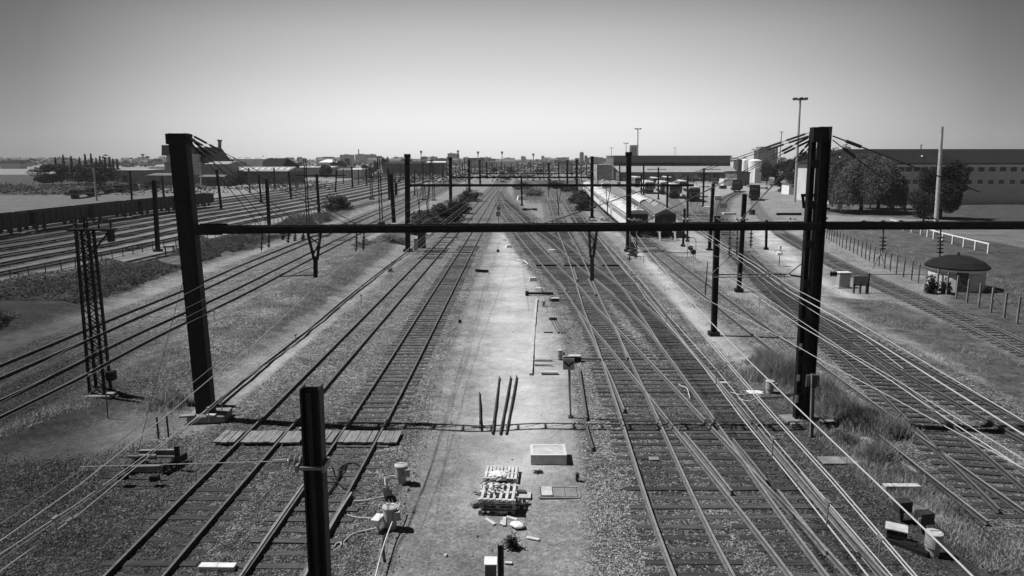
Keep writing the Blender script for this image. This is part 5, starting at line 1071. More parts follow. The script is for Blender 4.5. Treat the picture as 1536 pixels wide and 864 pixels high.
for i in range(9): y = Yu + 1 + i * 3.2; mb.box((xe - .15, y, z2 / 2), (.3, 1.2, z2 - 1))
mb.build('gable_ribs', 'wall_mid', t); MB().box((xe - 4, Yu + 14, 3.8), (8, 24, 7.6)).build('gable_annexe', 'wall_mid', t)
for x0, x1 in ((1030, 1044), (1052, 1062), (1070, 1078), (1012, 1022)):
    xx = xat((x0 + x1) / 2, Y, 0); MB().box((xx, Y - .08, 2.3), ((x1 - x0) * mpp(Y), .1, 2.6)).build('door', 'glass_dark' if x0 > 1040 else 'wall_mid', t)
Y = 560; t = bparent(xat(950, Y, 0), Y, 'pale grain silo rising above the long shed roof', 'silo', 'grain_silo'); k = mpp(Y, 12); z1 = zat(Y, 220)
for i in range(3): x = xat(945 + i * 4.5, Y, 0); MB().tube((x, Y, 0), (x, Y, z1), 2.25 * k, n=18).build('bin', 'far_wall', t)
MB().box((xat(950, Y, 0), Y, z1 + 1.2 * k), (12.5 * k, 4 * k, 2 * k)).build('headhouse', 'far_wall_dark', t)
shed(1099, 1106, 239, 240, 258, 400, 10, 'wall_light', 'off_white', 'narrow white block at the right end of the long shed'); shed(1104, 1117, 240, 241, 256, 402, 12, 'wall_dark', 'roof_dark', 'dark block between the long shed and the white tanks')
Y = 330; t = bparent(xat(1130, Y, 0), Y, 'group of white cylindrical tanks right of the long shed', 'tank', 'storage_tanks'); k = mpp(Y, 5)
for x, r, yt_ in ((1118.5, 4.2, 240.5), (1131, 9.5, 241)): c = Vector((xat(x, Y, 0), Y + (x % 3), 0)); MB().lathe(c, [(r * k, 0), (r * k, zat(Y, yt_)), (r * k * .6, zat(Y, yt_) + .5), (.1, zat(Y, yt_) + .7)], 24).build('tank', 'white_paint', t, smooth=False)
MB().box((xat(1134, Y - 4, 0), Y - 4, zat(Y, 252) / 2), (8 * k, 3, zat(Y, 252))).build('pump_house', 'off_white', t)
shed(1141, 1153, 243, 245, 264, 345, 8, 'wall_dark', 'roof_dark', 'dark flat building right of the white tanks')
shed(1105, 1124, 257, 259, 273, 290, 16, 'wall_dark', 'roof_dark', 'dark shed wall behind the white container'); 
Y = 290; c = Vector((xat(1095, Y, 0), Y, 0)); k = mpp(Y); t = thing('container', tuple(c), 'white site container in front of the dark shed wall, right of the long shed', 'container'); MB().box((c.x + 1.5 * k, Y + 3, 5 * k), (23 * k, 6, 10 * k)).build('body', 'off_white', t); MB().box((c.x - 6 * k, Y - .05, 5 * k), (7 * k, .1, 9 * k)).build('end_doors', 'white_paint', t)
# tower block with windows
Y = 620; t = bparent(xat(1147, Y, 0), Y, 'tower block with rows of small windows and a chimney at its right', 'apartment block', 'apartment_block'); k = mpp(Y, 10)
px_box(t, 'wall', 1136.5, 1161, 223, 247, Y, 18, 'far_wall_dark'); px_box(t, 'wall', 1130, 1136.3, 225.5, 247, Y + 1, 16, 'wall_light'); px_box(t, 'penthouse', 1141, 1156, 220, 223, Y + 2, 12, 'far_wall_dark'); px_box(t, 'chimney', 1162, 1165.5, 219, 247, Y - 1, 3, 'far_wall_dark')
for r_ in range(4):
    for q in range(5): p = at(1142 + q * 3.7, 227 + r_ * 3.8, Y - .1); MB().box(p, (1.5 * k, .2, 1.5 * k)).build('window', 'far_wall', t)
    p = at(1133, 228 + r_ * 3.8, Y + .9); MB().box(p, (4.5 * k, .2, 1.1 * k)).build('balcony', 'far_wall_dark', t)
# white hut with pyramid roof
Y = G(1195, 292).y; t = bparent(xat(1196, Y, 0), Y, 'small white hut with a grey pyramid roof beneath the trees on the right', 'hut', 'small_hut'); xa, xb = xat(1183, Y, 0), xat(1213, Y, 0); z1 = zat(Y, 275)
MB().box(((xa + xb) / 2, Y + 3, z1 / 2), (xb - xa, 6, z1)).build('wall', 'white_paint', t); roof_mb(xa, xb, Y, 6, z1 + .2, z1 + 2.9, 2.3, 2.3, .5).build('roof', 'roof_mid', t); xx = xat(1194, Y, 0); MB().box((xx, Y - .04, .95), (1.0, .08, 1.9)).build('door', 'steel_worn', t)
# big hipped roof building, right
Y = 172.0; t = bparent(xat(1340, Y, 0), Y, 'two storey pale building with a large dark hipped roof behind the willow', 'office building', 'office_building')
xa, xb = xat(1243, Y, 0), xat(1750, Y, 0); dp = 20; z1 = zat(Y, 247); z2 = zat(Y + 8, 223.5)
MB().box(((xa + xb) / 2, Y + dp / 2, z1 / 2), (xb - xa, dp, z1)).build('wall', 'wall_light', t); MB().box(((xa + xb) / 2, Y - .1, z1 - .15), (xb - xa + 1, .3, .5)).build('cornice', 'white_paint', t)
rf = roof_mb(xa, xb, Y, dp, z1 + .3, z2, 6.5, 6.5, .45, .55, .7).build('roof', 'roof_dark', t)
for x, yy in ((1260, 236), (1295, 234), (1383, 234), (1410, 226)): p = at(x, yy, Y + 3.5); MB().box((p.x, p.y - .4, p.z), (.5, .6, .4)).build('roof_vent', 'off_white', rf)
p = at(1382, 218, Y + 9); MB().tube((p.x, p.y, z2 - .3), (p.x, p.y, z2 + 1.0), .12).bar((p.x - .4, p.y, z2 + .9), (p.x + .4, p.y, z2 + 1.1), .25, .05).build('roof_mast', 'steel_worn', rf)
for r_, (ya, yb_) in enumerate(((250.5, 257.5), (269.5, 276))):
    for x in (1247, 1335, 1347, 1358, 1369.5, 1381.5, 1394, 1406, 1420, 1434, 1450, 1466, 1482, 1498, 1514, 1530, 1546, 1562, 1578):
        za, zb = zat(Y, ya), zat(Y, yb_); w_ = (9.5 if r_ == 0 else 8) * mpp(Y, 5); w = MB().box((xat(x, Y, 0), Y - .03, (za + zb) / 2), (w_ + .2, .1, za - zb + .25)).build('window', 'white_paint', t)
        MB().box((xat(x, Y, 0), Y - .1, (za + zb) / 2), (w_, .06, za - zb)).box((xat(x, Y, 0), Y - .15, (za + zb) / 2), (.07, .04, za - zb - .02)).build('pane', 'glass_dark', w)
for x in (1366, 1352): MB().box((xat(x, Y, 0), Y - .05, zat(Y, 292)), (6 * mpp(Y), .1, 3 * mpp(Y))).build('window', 'glass_dark', t)
# round tank-like hut with dark domed roof at the right edge
c = G(1432, 432); k = 10.6 / (190 * .984); t = thing('round_hut', (c.x, c.y, 0), 'round white walled hut with a dark shallow domed roof at the right edge', 'hut')
MB().lathe(c, [(2.1, 0), (2.1, 1.75)], 28).build('wall', 'wall_light', t); MB().box((c.x - .7, c.y - 2.0, .85), (.8, .1, 1.6), -.3).build('door', 'steel_worn', t); MB().lathe(c + Vector((0, 0, 1.76)), [(2.35, 0), (2.4, .12), (1.9, .55), (1.0, .9), (.05, 1.0)], 28).build('roof', 'roof_dark', t); MB().tube(c + Vector((0, 0, 2.7)), c + Vector((0, 0, 3.0)), .12).build('finial', 'steel_worn', t); MB().lathe(c + Vector((0, 0, 1.6)), [(2.2, 0), (2.3, .15)], 28).build('eaves', 'white_paint', t)
# distant town
def block(x0, x1, y0, y1, Y, label, m='far_wall', cols=0, group=None, dp=None):
    t = bparent(xat((x0 + x1) / 2, Y, 0), Y, label, 'apartment block', 'apartment_block'); t['group'] = group if group else ''
    if not group: del t['group']
    px_box(t, 'wall', x0, x1, y0, y1, Y, dp or 14, m); k = mpp(Y, 10); px_box(t, 'roof_house', x0 + (x1 - x0) * .3, x0 + (x1 - x0) * .6, y0 - .8, y0, Y + 3, 8, m)
    for i in range(cols): x = x0 + (x1 - x0) * (i + .5) / cols; px_box(t, 'window_strip', x - .35, x + .35, y0 + 1, y1 - 2, Y - .25, .2, 'far_wall_dark')
    return t
for x0, x1, y0, Y, lb, cols in ((510, 530, 232, 1500, 'wide slab block left of the factory chimney on the skyline', 4), (533, 552.5, 231.5, 1450, 'wide slab block right under the thin factory chimney', 4), (553.5, 563, 231.5, 1500, 'pale narrower block right of the chimneyed slab', 3), (631.5, 642, 235, 1700, 'slab block pair right of the second gantry column, left one', 2), (644, 655.5, 235, 1720, 'slab block pair right of the second gantry column, right one', 2), (671.5, 683, 230, 1400, 'tallest wide block above the third gantry column', 3), (683.5, 688.5, 230.5, 1420, 'narrow block attached right of the tallest wide block', 1), (695, 704, 236, 1900, 'low block behind the fourth gantry column', 2), (724, 737, 236, 1900, 'low wide block left of the vanishing point', 3), (781.5, 787.5, 234.5, 1800, 'short squarish tower right of the vanishing point', 1), (812, 816.5, 234, 1900, 'small tower with a domed top on the skyline', 1), (755, 772, 237, 2200, 'long low block right over the vanishing point', 3), (870, 875.5, 228.5, 1500, 'slim dark tower, tallest on the skyline right of centre', 1), (877, 881, 233.5, 1550, 'shorter tower right next to the slim dark tower', 1), (886, 905, 236, 900, 'white roofed hall right of the towers', 0), (590, 598, 235.5, 1700, 'small pale tower with wide top left of the second gantry column', 1), (600, 605, 236, 1700, 'narrow pale block touching the second gantry column', 1), (905, 916, 237.5, 900, 'low pale hall left of the long shed', 0), (480, 487, 237.5, 2200, 'tiny block far left on the skyline', 1)):
    block(x0, x1, y0, 244, Y, lb, 'far_wall_dark' if 'dark' in lb else 'far_wall', cols)
b_, t_ = column_pts(537.8, 246, 537.8, 224); Yc = 1460; p = at(537.8, 224, Yc); single(MB().tube((p.x, Yc, 0), p, 1.1 * mpp(Yc), .8 * mpp(Yc), 10), 'factory_chimney', 'far_wall_dark', 'thin tall factory chimney above the slab blocks on the left skyline', 'chimney')
p = at(214, 232, 1500); k = mpp(1500); single(MB().lathe((p.x, 1500, 0), [(1.0 * k, 0), (.9 * k, p.z - 3 * k), (2.6 * k, p.z), (2.6 * k, p.z + 1.2 * k)], 14), 'water_tower', 'far_wall_dark', 'water tower with flared top on the left skyline', 'water tower')
r_ = np.random.default_rng(5)
for i in range(120):     # houses of the far town
    x = float(r_.uniform(-60, 1240)); Yh = float(r_.uniform(700, 2600)); hpx = float(r_.uniform(5, 9)) if Yh < 1300 else float(r_.uniform(7, 13)); w_ = float(r_.uniform(9, 26)); h_ = hpx
    c = Vector((xat(x, Yh, 0), Yh, 0)); mb = MB().box((c.x, c.y, h_ / 2), (w_, 12, h_)); t = thing('town_house', tuple(c), 'small pale building of the hazy far town below the skyline', 'house', 'buildings of the far town'); mb.build('wall', 'wall_light' if i % 3 == 0 else 'far_wall', t); roof_mb(c.x - w_ / 2, c.x + w_ / 2, c.y - 6, 12, h_ + .25, h_ + 3.2, 1, 1).build('roof', 'roof_mid' if i % 2 else 'roof_dark', t)

# ------------------------------------------------------------------ trees and plants
def crown_pts(c, rx, ry, rz_, n, clumps=40, hollow=.55):
    r = rng; d = r.normal(size=(clumps, 3)); d /= np.linalg.norm(d, axis=1)[:, None]; rad = r.uniform(hollow, 1.0, clumps)[:, None]; cc = d * rad * .85; cs = r.uniform(.16, .34, clumps)
    k = r.integers(0, clumps, n); q = r.normal(size=(n, 3)); q /= np.linalg.norm(q, axis=1)[:, None]; q *= r.uniform(.3, 1, n)[:, None] ** .4
    P = cc[k] + q * cs[k][:, None]; P[:, 2] = np.maximum(P[:, 2], -.92 + r.uniform(0, .15, n)); return P * np.array([rx, ry, rz_]) + np.array(c)
def tree(x, yb_, yt_, wpx, label, m='leaf', n=3500, leafs=.45, trunk=.25, shape='round', Y=None, cat='tree', name='tree', group=None, clumps=45):
    b_ = G(x, yb_) if Y is None else Vector((xat(x, Y, 0), Y, 0)); Yt = b_.y; zt = zat(Yt, yt_); w_ = wpx * mpp(Yt, zt / 2) / 2
    t = thing(name, tuple(b_), label, cat, group); zb = zt * trunk; rz_ = (zt - zb) / 2
    MB().tube(b_ - Vector((0, 0, .2)), b_ + Vector((0, 0, zb + rz_)), max(.12, zt * .03), max(.05, zt * .012), 10).build('trunk', 'bark', t)
    if shape == 'round': P = crown_pts((b_.x, b_.y, zb + rz_), w_, w_ * .9, rz_, n, clumps)
    elif shape == 'cone':
        u = rng.uniform(0, 1, n) ** .8; a = rng.uniform(0, 6.28, n); rr = (1 - u) * (.75 + .25 * np.sin(u * 40)) * w_ * rng.uniform(.4, 1, n) ** .5 + .15; P = np.stack([b_.x + rr * np.cos(a), b_.y + rr * np.sin(a), zb + u * (zt - zb)], 1)
    o = fast_mesh('crown', leaf_quads(P, leafs), 4, m, t, tuple(b_)); return t
# willow pair
def willow(x, yb_, yt_, wpx, label, strands=620):
    b_ = G(x, yb_); zt = zat(b_.y, yt_); w_ = wpx * mpp(b_.y, 5) / 2; t = thing('willow_tree', tuple(b_), label, 'tree'); mb = MB(); r = rng
    mb.tube(b_ - Vector((0, 0, .2)), b_ + Vector((.1, 0, zt * .35)), .42, .3, 10)
    for i in range(9): a = i * .7; mb.tube(b_ + Vector((0, 0, zt * .33)), b_ + Vector((math.cos(a) * w_ * .5, math.sin(a) * w_ * .5, zt * .72)), .18, .06, 6)
    mb.build('trunk', 'bark', t); V = []
    for i in range(strands):
        a = r.uniform(0, 6.28); q = r.uniform(0, 1) ** .55; x0 = math.cos(a) * q * w_ * .93; y0 = math.sin(a) * q * w_ * .93
        lump = 1 + .10 * math.sin(3 * a + 1) + .09 * math.sin(7 * a) + .05 * math.sin(13 * a); z0 = zt * (.32 + .66 * math.sqrt(max(0, 1 - (q / 1.03) ** 2.2)) * (1 + .06 * math.sin(5 * a + q * 8))); z0 = min(z0, zt); ln = min(z0 - zt * (.17 + .09 * math.sin(4 * a + 2) + .07 * math.sin(11 * a) + r.uniform(-.04, .08)), r.uniform(.25, .6) * zt)
        nn = int(ln / .16); tt = np.linspace(0, 1, nn)[:, None]; out_ = np.array([math.cos(a), math.sin(a), 0]) * (.10 * w_ * q)
        P = np.array([x0 * lump, y0 * lump, z0]) + out_ * np.sqrt(tt) - np.array([0, 0, 1.0]) * ln * tt + r.normal(scale=.07, size=(nn, 3)); V.append(P)
    P = np.concatenate(V) + np.array(b_); N_ = len(P); d = r.normal(size=(N_, 3)) * .5; d[:, 2] -= 1; d /= np.linalg.norm(d, axis=1)[:, None]; s_ = r.normal(size=(N_, 3)); s_ -= (s_ * d).sum(1)[:, None] * d; s_ /= np.linalg.norm(s_, axis=1)[:, None]
    L_ = r.uniform(.25, .5, N_)[:, None]; fast_mesh('crown', np.stack([P, P + d * L_ * .5 + s_ * .1, P + d * L_, P + d * L_ * .5 - s_ * .1], 1), 4, 'leaf_willow', t, tuple(b_))
willow(1291, 318, 231, 122, 'big weeping willow on the lawn right of the right gantry column', 5200)
willow(1317, 313, 243, 60, 'smaller weeping willow merging with the right side of the big one', 1500)
tree(1202, 296, 224, 66, 'dark broad tree behind the right gantry column, left part', 'leaf_dark', 10000, .5, .08, Y=205); tree(1172, 290, 238, 46, 'dark tree left of the right gantry column behind the light masts', 'leaf_dark', 5500, .55, .08, Y=240)
tree(1222, 290, 212.5, 62, 'tallest dark tree right behind the right gantry column head', 'leaf_dark', 9000, .5, .1, Y=215); tree(1258, 288, 215, 46, 'dark tree between the gantry column and the hipped roof', 'leaf_dark', 6000, .55, .1, Y=235)
tree(1150, 268, 240, 24, 'round dark tree under the tower block', 'leaf_dark', 2200, .55, .15, Y=300); tree(1410, 322, 237, 92, 'dark bushy tree at the right edge hiding the pale building', 'leaf_dark', 20000, .40, .0, Y=130); 
tree(1385, 330, 285, 46, 'low dark bush under the trees at the right edge', 'leaf_dark', 3500, .3, .02, Y=124, cat='bush', name='bush')
tree(1116, 262, 231.5, 8, 'small round tree left of the tower block', 'leaf_dark', 600, .6, .1, Y=480)
CON = ['slender conifer closest to the left photo edge', 'second pointed conifer from the left photo edge, one of the two tallest', 'pointed conifer beside the other tallest one above the lamp post', 'short conifer right of the lamp post head', 'conifer between the short one and the dense one', 'dense conifer in the middle of the row', 'conifer right of the dense one',
       'narrow conifer near the right end of the row', 'last small conifer at the right end of the row', 'conifer just beyond the left photo edge', 'conifer farther beyond the left photo edge', 'outermost conifer on the left']
for i, (x, w_, yt_) in enumerate(((122, 9, 236), (131, 8, 231), (140, 8, 230.5), (147, 7, 237), (153, 8, 234), (160, 8, 236), (167, 8, 235), (172, 7, 238), (178, 7, 239), (110, 9, 234), (98, 9, 232), (86, 10, 236))):
    tree(x, 280, yt_, w_, CON[i], 'leaf_dark', 1100, .6, .05, 'cone', Y=360 + i * 2, name='conifer_tree', group='conifers in a row at the far left')
for x, yb_, yt_, w_, Y, lb in ((150, 0, 243, 70, 290, 'dark wide tree clump at the far left behind the lamp post'), (118, 0, 244, 60, 300, 'dark wide bush mass at the left frame edge'), (80, 0, 244, 60, 300, 'dark tree mass beyond the left frame edge')): tree(x, 280, yt_, w_, lb, 'leaf_dark', 8000, .7, .0, Y=Y)
for x, yt_, w_, Y, lb in ((519, 237, 36, 480, 'wide dark tree clump in front of the slab blocks'), (503, 238.5, 18, 470, 'left end of the wide dark tree clump'), (489, 246, 22, 400, 'round dark bush tree before the white roofed hall'), (579, 235, 15, 520, 'round dark tree right of the slab blocks'), (561, 240, 18, 540, 'dark tree under the pale narrower block'), (547, 246, 14, 430, 'low tree under the slab blocks'), (362, 236.5, 18, 640, 'dark tree on the skyline left of the pale arched hall'), (348, 238, 12, 640, 'small tree right beside the tall hall roof')): tree(x, 270, yt_, w_, lb, 'leaf', 2600, .9, .02, Y=Y)
# far wood and hedges as masses
def mass(name, label, m, pts, sz): o = fast_mesh(name, leaf_quads(np.array(pts), sz), 4, m); tag(o, label, None, None, 'stuff'); return o
P = []
for i in range(900):
    x = rng.uniform(-120, 1660); Yh = rng.uniform(900, 2600); c = np.array([xat(x, Yh, 0), Yh, 0.]); hh = rng.uniform(5, 14) if x > 480 else rng.uniform(8, 19); nn = 26
    q = rng.normal(size=(nn, 3)) * np.array([12, 6, .28 * hh]); q[:, 2] = np.abs(q[:, 2]) % hh; P.append(c + q)
mass('far_wood', 'dark line of far woods along the horizon', 'leaf_far', np.concatenate(P), 5.5)
P = []
for i in range(420):
    x = rng.uniform(560, 1100); Yh = rng.uniform(330, 900); c = np.array([xat(x, Yh, 0), Yh, 0.]); hh = rng.uniform(1.5, 5.5) * (1 if x > 650 else .7); q = rng.normal(size=(30, 3)) * np.array([5, 3, .4 * hh]); q[:, 2] = np.abs(q[:, 2]) % hh; P.append(c + q)
mass('far_shrubs', 'scrub beyond the far end of the yard', 'leaf_far', np.concatenate(P), 1.6)
P = []
for i in range(160):
    x = rng.uniform(-60, 480); Yh = rng.uniform(215, 300) if x < 330 else rng.uniform(240, 330); c = np.array([xat(x, Yh, 0), Yh, 0.]); q = rng.normal(size=(40, 3)) * np.array([3, 1.2, .6]); q[:, 2] = np.abs(q[:, 2]); P.append(c + q)
mass('verge_scrub', 'low scrub along the pale road of the left yard', 'leaf', np.concatenate(P), .8)
def in_poly_pts(poly, n, dens=None):
    A = np.array([(G(x, y).x, G(x, y).y) for x, y in poly]); mn, mx = A.min(0), A.max(0); out = []
    while sum(map(len, out)) < n:
        q = rng.uniform(mn, mx, (n * 2, 2)); ins = np.zeros(len(q), bool)
        for i in range(len(A)):
            x1, y1 = A[i]; x2, y2 = A[(i + 1) % len(A)]
            ins ^= ((y1 > q[:, 1]) != (y2 > q[:, 1])) & (q[:, 0] < (x2 - x1) * (q[:, 1] - y1) / (y2 - y1 + 1e-12) + x1)
        out.append(q[ins])
    return np.concatenate(out)[:n]
def clumpy(q, f=.55, thr=.0, seed=0):
    s = np.zeros(len(q)); r = np.random.default_rng(seed)
    for _ in range(8): a = r.uniform(0, 6.28); ff = f * r.uniform(.5, 2); s += np.sin((q[:, 0] * math.cos(a) + q[:, 1] * math.sin(a)) * ff + r.uniform(0, 6.28)) / 8
    return s
def gz(q):
    i = np.clip(np.searchsorted(xs, q[:, 0]) - 1, 0, nx - 2); j = np.clip(np.searchsorted(ys, q[:, 1]) - 1, 0, ny - 2); return hz[j * nx + i]
def rail_far(q, lim):
    ok = np.ones(len(q), bool)
    for k in TR:
        A = np.array([(p.x, p.y) for p in TR[k]])[::2]; d = np.min(np.hypot(q[:, 0][:, None] - A[:, 0][None], q[:, 1][:, None] - A[:, 1][None]), 1); ok &= d > lim
    return ok
# thicket between the yard track and the dark track pair
q = in_poly_pts([(-200, 545), (120, 462), (300, 396), (470, 344), (500, 330), (440, 336), (300, 371), (120, 420), (-200, 478)], 110000); s_ = clumpy(q, .5, seed=2); q = q[(s_ > -.28)]; q = q[rail_far(q, 2.3)]; s_ = clumpy(q, .5, seed=2)
h_ = rng.uniform(0, 1, len(q)) ** .6 * np.clip(.5 + s_ * 2.4, .12, 1.9); P = np.stack([q[:, 0], q[:, 1], gz(q) + h_], 1)
mass('thicket', 'thicket of low bushes between the low railing and the dark track pair', 'leaf_mid', P, .17)
# rough grass on banks and verges
GR_ = []
for poly, n_, hh, thr in (([(-200, 740), (120, 625), (250, 585), (330, 545), (480, 462), (620, 352), (700, 296), (560, 362), (430, 425), (250, 520), (120, 590), (-200, 720)], 60000, .17, -.12), ([(1120, 500), (1200, 545), (1260, 585), (1400, 700), (1600, 860), (1480, 860), (1330, 750), (1200, 640), (1150, 560)], 34000, .2, -.1),
                          ([(1225, 345), (1420, 425), (1600, 520), (1700, 440), (1420, 400), (1300, 350)], 14000, .25, -.05), ([(775, 272), (870, 272), (868, 305), (790, 306)], 26000, .6, -.5), ([(1240, 450), (1420, 545), (1600, 650), (1600, 600), (1330, 455)], 9000, .18, .05), ([(420, 352), (560, 300), (700, 262), (700, 268), (560, 312), (430, 362)], 9000, .5, -.1),
                          ([(100, 700), (250, 640), (330, 650), (250, 800), (100, 860)], 4000, .16, .12), ([(985, 385), (1080, 460), (1180, 545), (1240, 565), (1150, 470), (1040, 385)], 12000, .2, .02), ([(1105, 335), (1240, 440), (1400, 560), (1600, 700), (1600, 590), (1300, 400), (1180, 318)], 14000, .17, .1), ([(900, 330), (1000, 440), (1100, 520), (1150, 570), (1060, 470), (960, 370), (925, 335)], 7000, .14, .14), ([(1180, 300), (1240, 300), (1235, 345), (1150, 345), (1120, 320)], 6000, .22, .1), ([(420, 420), (560, 365), (700, 300), (690, 340), (600, 410), (480, 490)], 7000, .14, .12)):
    q = in_poly_pts(poly, n_); q = q[clumpy(q, .7, seed=7) + rng.uniform(-.15, .15, len(q)) > thr]; q = q[rail_far(q, 1.25)]; GR_.append(blades(np.stack([q[:, 0], q[:, 1], gz(q) - .02], 1), hh, .018 + hh * .03, 1.1))
o = fast_mesh('rough_grass', np.concatenate(GR_), 3, 'dry_grass'); tag(o, 'rough dry grass on the banks and between the right hand tracks', None, None, 'stuff')
def bush(x, yb_, w_, h_, label, n=900, m='weed', leafs=.16, name='bush', cat='bush'):
    b_ = G(x, yb_); t = thing(name, tuple(b_), label, cat); n = int(n * 1.5); P = crown_pts((b_.x, b_.y, h_ * .3), w_ / 2, w_ / 2.4, h_ * .74, n, 60, .15); P = P[P[:, 2] > 0]; P[:, 2] = np.maximum(P[:, 2], .02)
    if leafs <= .12 and w_ > .8:      # feathery weeds: clumps of thin stalks with small leaves
        nb_ = n; a = rng.uniform(0, 6.28, nb_); rr = np.abs(rng.normal(0, .42, nb_)) * w_ * .8 * (1 + .35 * np.sin(3 * a + x) + .2 * np.sin(5 * a)); B0 = np.stack([b_.x + rr * np.cos(a), b_.y + rr * np.sin(a) * .8, np.zeros(nb_)], 1)
        V = blades(B0, 1.0, .018, .8); kk = np.clip(1 - rr / (w_ * 1.0), .08, 1)[:, None] * h_ * rng.uniform(.5, 1, (nb_, 1)); V[:, 2] = V[:, 0] * .5 + V[:, 1] * .5 + (V[:, 2] - (V[:, 0] + V[:, 1]) / 2) * kk; fast_mesh('stalks', V, 3, 'dry_grass', t, tuple(b_)); P = P[:len(P) // 3]; P[:, 2] *= rng.uniform(.3, 1, len(P))
    fast_mesh('foliage', leaf_quads(P, leafs), 4, m, t, tuple(b_)); mb = MB()
    for i in range(7): a = i * .9; mb.tube(b_, b_ + Vector((math.cos(a) * w_ * .25, math.sin(a) * w_ * .25, h_ * .7)), .02 + .01 * h_, .008, 5)
    mb.build('stems', 'bark', t)
for a in ((504, 316, 7.5, 3.4, 'round dense bush at the foot of the tall lattice mast in the yard', 5000, 'leaf_mid', .34), (636, 342, 7.0, 3.0, 'big dark bush right of the second gantry left column', 5000, 'leaf_mid', .3), (666, 336, 6.5, 3.6, 'dark bush spilling over the bank beside the third gantry column', 5000, 'leaf_dark', .32), (618, 352, 5.0, 1.9, 'lower paler bush on the bank left of the dark bushes', 3000, 'weed', .25), (690, 320, 6, 3.0, 'dark bush by the straight tracks beyond the third gantry column', 3500, 'leaf_dark', .35), (706, 302, 7, 3.0, 'farther bush on the bank near the fourth gantry', 3000, 'leaf', .4),
          (590, 368, 4.5, 1.5, 'low bush on the bank below the beam', 2500, 'weed', .22), (548, 372, 4.0, 1.0, 'sprawling low bush beside the dark track pair', 2000, 'weed', .2), (876, 316, 5, 3.2, 'bush at the left side of the white train', 3500, 'leaf', .32), (868, 305, 6, 3.5, 'taller bush behind the one beside the white train', 3500, 'leaf', .36), (838, 283, 9, 3.0, 'bush mass beyond the curve right of centre', 3000, 'leaf', .5), (800, 294, 8, 2.6, 'bush in the weedy patch behind the single mast', 3000, 'weed', .4), (785, 284, 9, 2.6, 'far bush in the weedy patch', 2500, 'weed', .5), (852, 288, 7, 2.8, 'bush right of the distant curve', 2500, 'leaf', .45),
          (1168, 570, 2.6, 1.6, 'feathery bush directly left of the right gantry column foot', 5200, 'weed', .07), (1148, 545, 1.6, .9, 'low feathery weed clump left of the bush by the gantry foot', 2000, 'weed', .06), (1262, 622, 2.2, 1.1, 'tangled weeds right of the gantry foot', 3200, 'weed', .09), (1236, 598, 1.8, 1.2, 'weed clump behind the signal board', 2600, 'weed', .09), (1300, 640, 2.0, .9, 'weeds between the overgrown tracks', 2600, 'weed', .1), (1328, 650, 1.9, 1.0, 'dark bushy weed in the overgrown track', 2600, 'leaf', .1), (1318, 690, 1.3, .8, 'dark round weed beside the wide flat slab', 1800, 'leaf', .09), (1262, 662, .9, .5, 'feathery weed on the trough covers', 1200, 'weed', .06),
          (768, 822, .62, .45, 'leafy weed below the white bag on the earth strip', 420, 'leaf', .075), (866, 722, .25, .4, 'small upright weed right of the raised hatch', 140, 'leaf', .06), (1397, 440, 1.3, 1.5, 'dark leafy bush at the foot of the round hut', 1200, 'leaf_dark', .16), (1418, 440, 1.2, 1.4, 'dark bush at the right frame edge by the round hut', 1000, 'leaf_dark', .16), (250, 610, 2.4, .8, 'low weeds left of the left gantry column foot', 1800, 'weed', .1), (808, 710, .4, .12, 'weed tuft under the front edge of the raised hatch', 220, 'leaf', .06), (586, 408, .8, .5, 'small weed right of the trough path', 600, 'weed', .08)): bush(*a)

# ------------------------------------------------------------------ fences
def fence_posts(pxs, h_, sp, w_, label, m='concrete_dark', rails=(), mr='steel_worn', name='fence', wires=()):
    P_ = cr([G(x, y) for x, y in pxs], .2); t = thing(name, tuple(P_[0]), label, 'fence'); acc = sp; prev = P_[0]; posts = []
    for a, b_ in zip(P_[:-1], P_[1:]):
        acc += (b_ - a).length
        if acc >= sp: acc = 0; posts.append(b_)
    for p in posts[:100]: MB().box((p.x, p.y, h_ / 2), (w_, w_, h_)).build('post', m, t)
    if len(posts) > 100:
        mb = MB()
        for p in posts[100:]: mb.box((p.x, p.y, h_ / 2), (w_, w_, h_))
        mb.build('post', m, t)['kind'] = 'stuff'
    for z in rails: mb = MB(); [mb.bar(a + Vector((0, 0, z)), b_ + Vector((0, 0, z)), w_ * .8, w_ * .8) for a, b_ in zip(posts[:-1], posts[1:])]; mb.build('rail', mr, t)
    for z in wires: mb = MB(); [mb.tube(a + Vector((0, 0, z)), b_ + Vector((0, 0, z)), .008, n=4) for a, b_ in zip(posts[:-1], posts[1:])]; mb.build('wire', 'steel_worn', t)
    return t
fence_posts([(1236, 356), (1248, 363), (1262, 371), (1285, 382), (1316, 398), (1345, 411), (1363, 418), (1385, 428), (1404, 435), (1470, 462), (1600, 515)], 1.75, 1.62, .11, 'row of dark slanting fence posts with thin wires beside the lone track', 'concrete_dark', wires=(.5, 1.1, 1.6))
c = G(1319, 402); single(MB().bar(Vector((c.x - .85, c.y - .3, 0)), (c.x, c.y, 1.5), .1, .1).bar((c.x + .7, c.y + .2, 0), (c.x, c.y, 1.5), .05, .05), 'fence_brace', 'concrete_dark', 'slanting brace at a middle post of the wire fence', 'brace')
fence_posts([(1335, 340), (1360, 347), (1385, 353), (1398, 358), (1500, 385)], 1.15, 2.9, .16, 'white concrete railing across the sandy lawn on the right', 'white_paint', rails=(1.1,), mr='white_paint', name='white_railing')
fence_posts([(-80, 442), (135, 397), (235, 374), (298, 364), (360, 350), (407, 338), (470, 322), (544, 303), (600, 289)], 1.05, 1.9, .07, 'long low railing along the near edge of the left yard', 'steel_worn', rails=(1.0, .12), name='low_railing')
fence_posts([(60, 283), (150, 281), (240, 279), (260, 279)], 1.7, 2.4, .12, 'grey slatted fence under the conifers at the far left', 'wall_mid', rails=(1.5,), name='slat_fence')
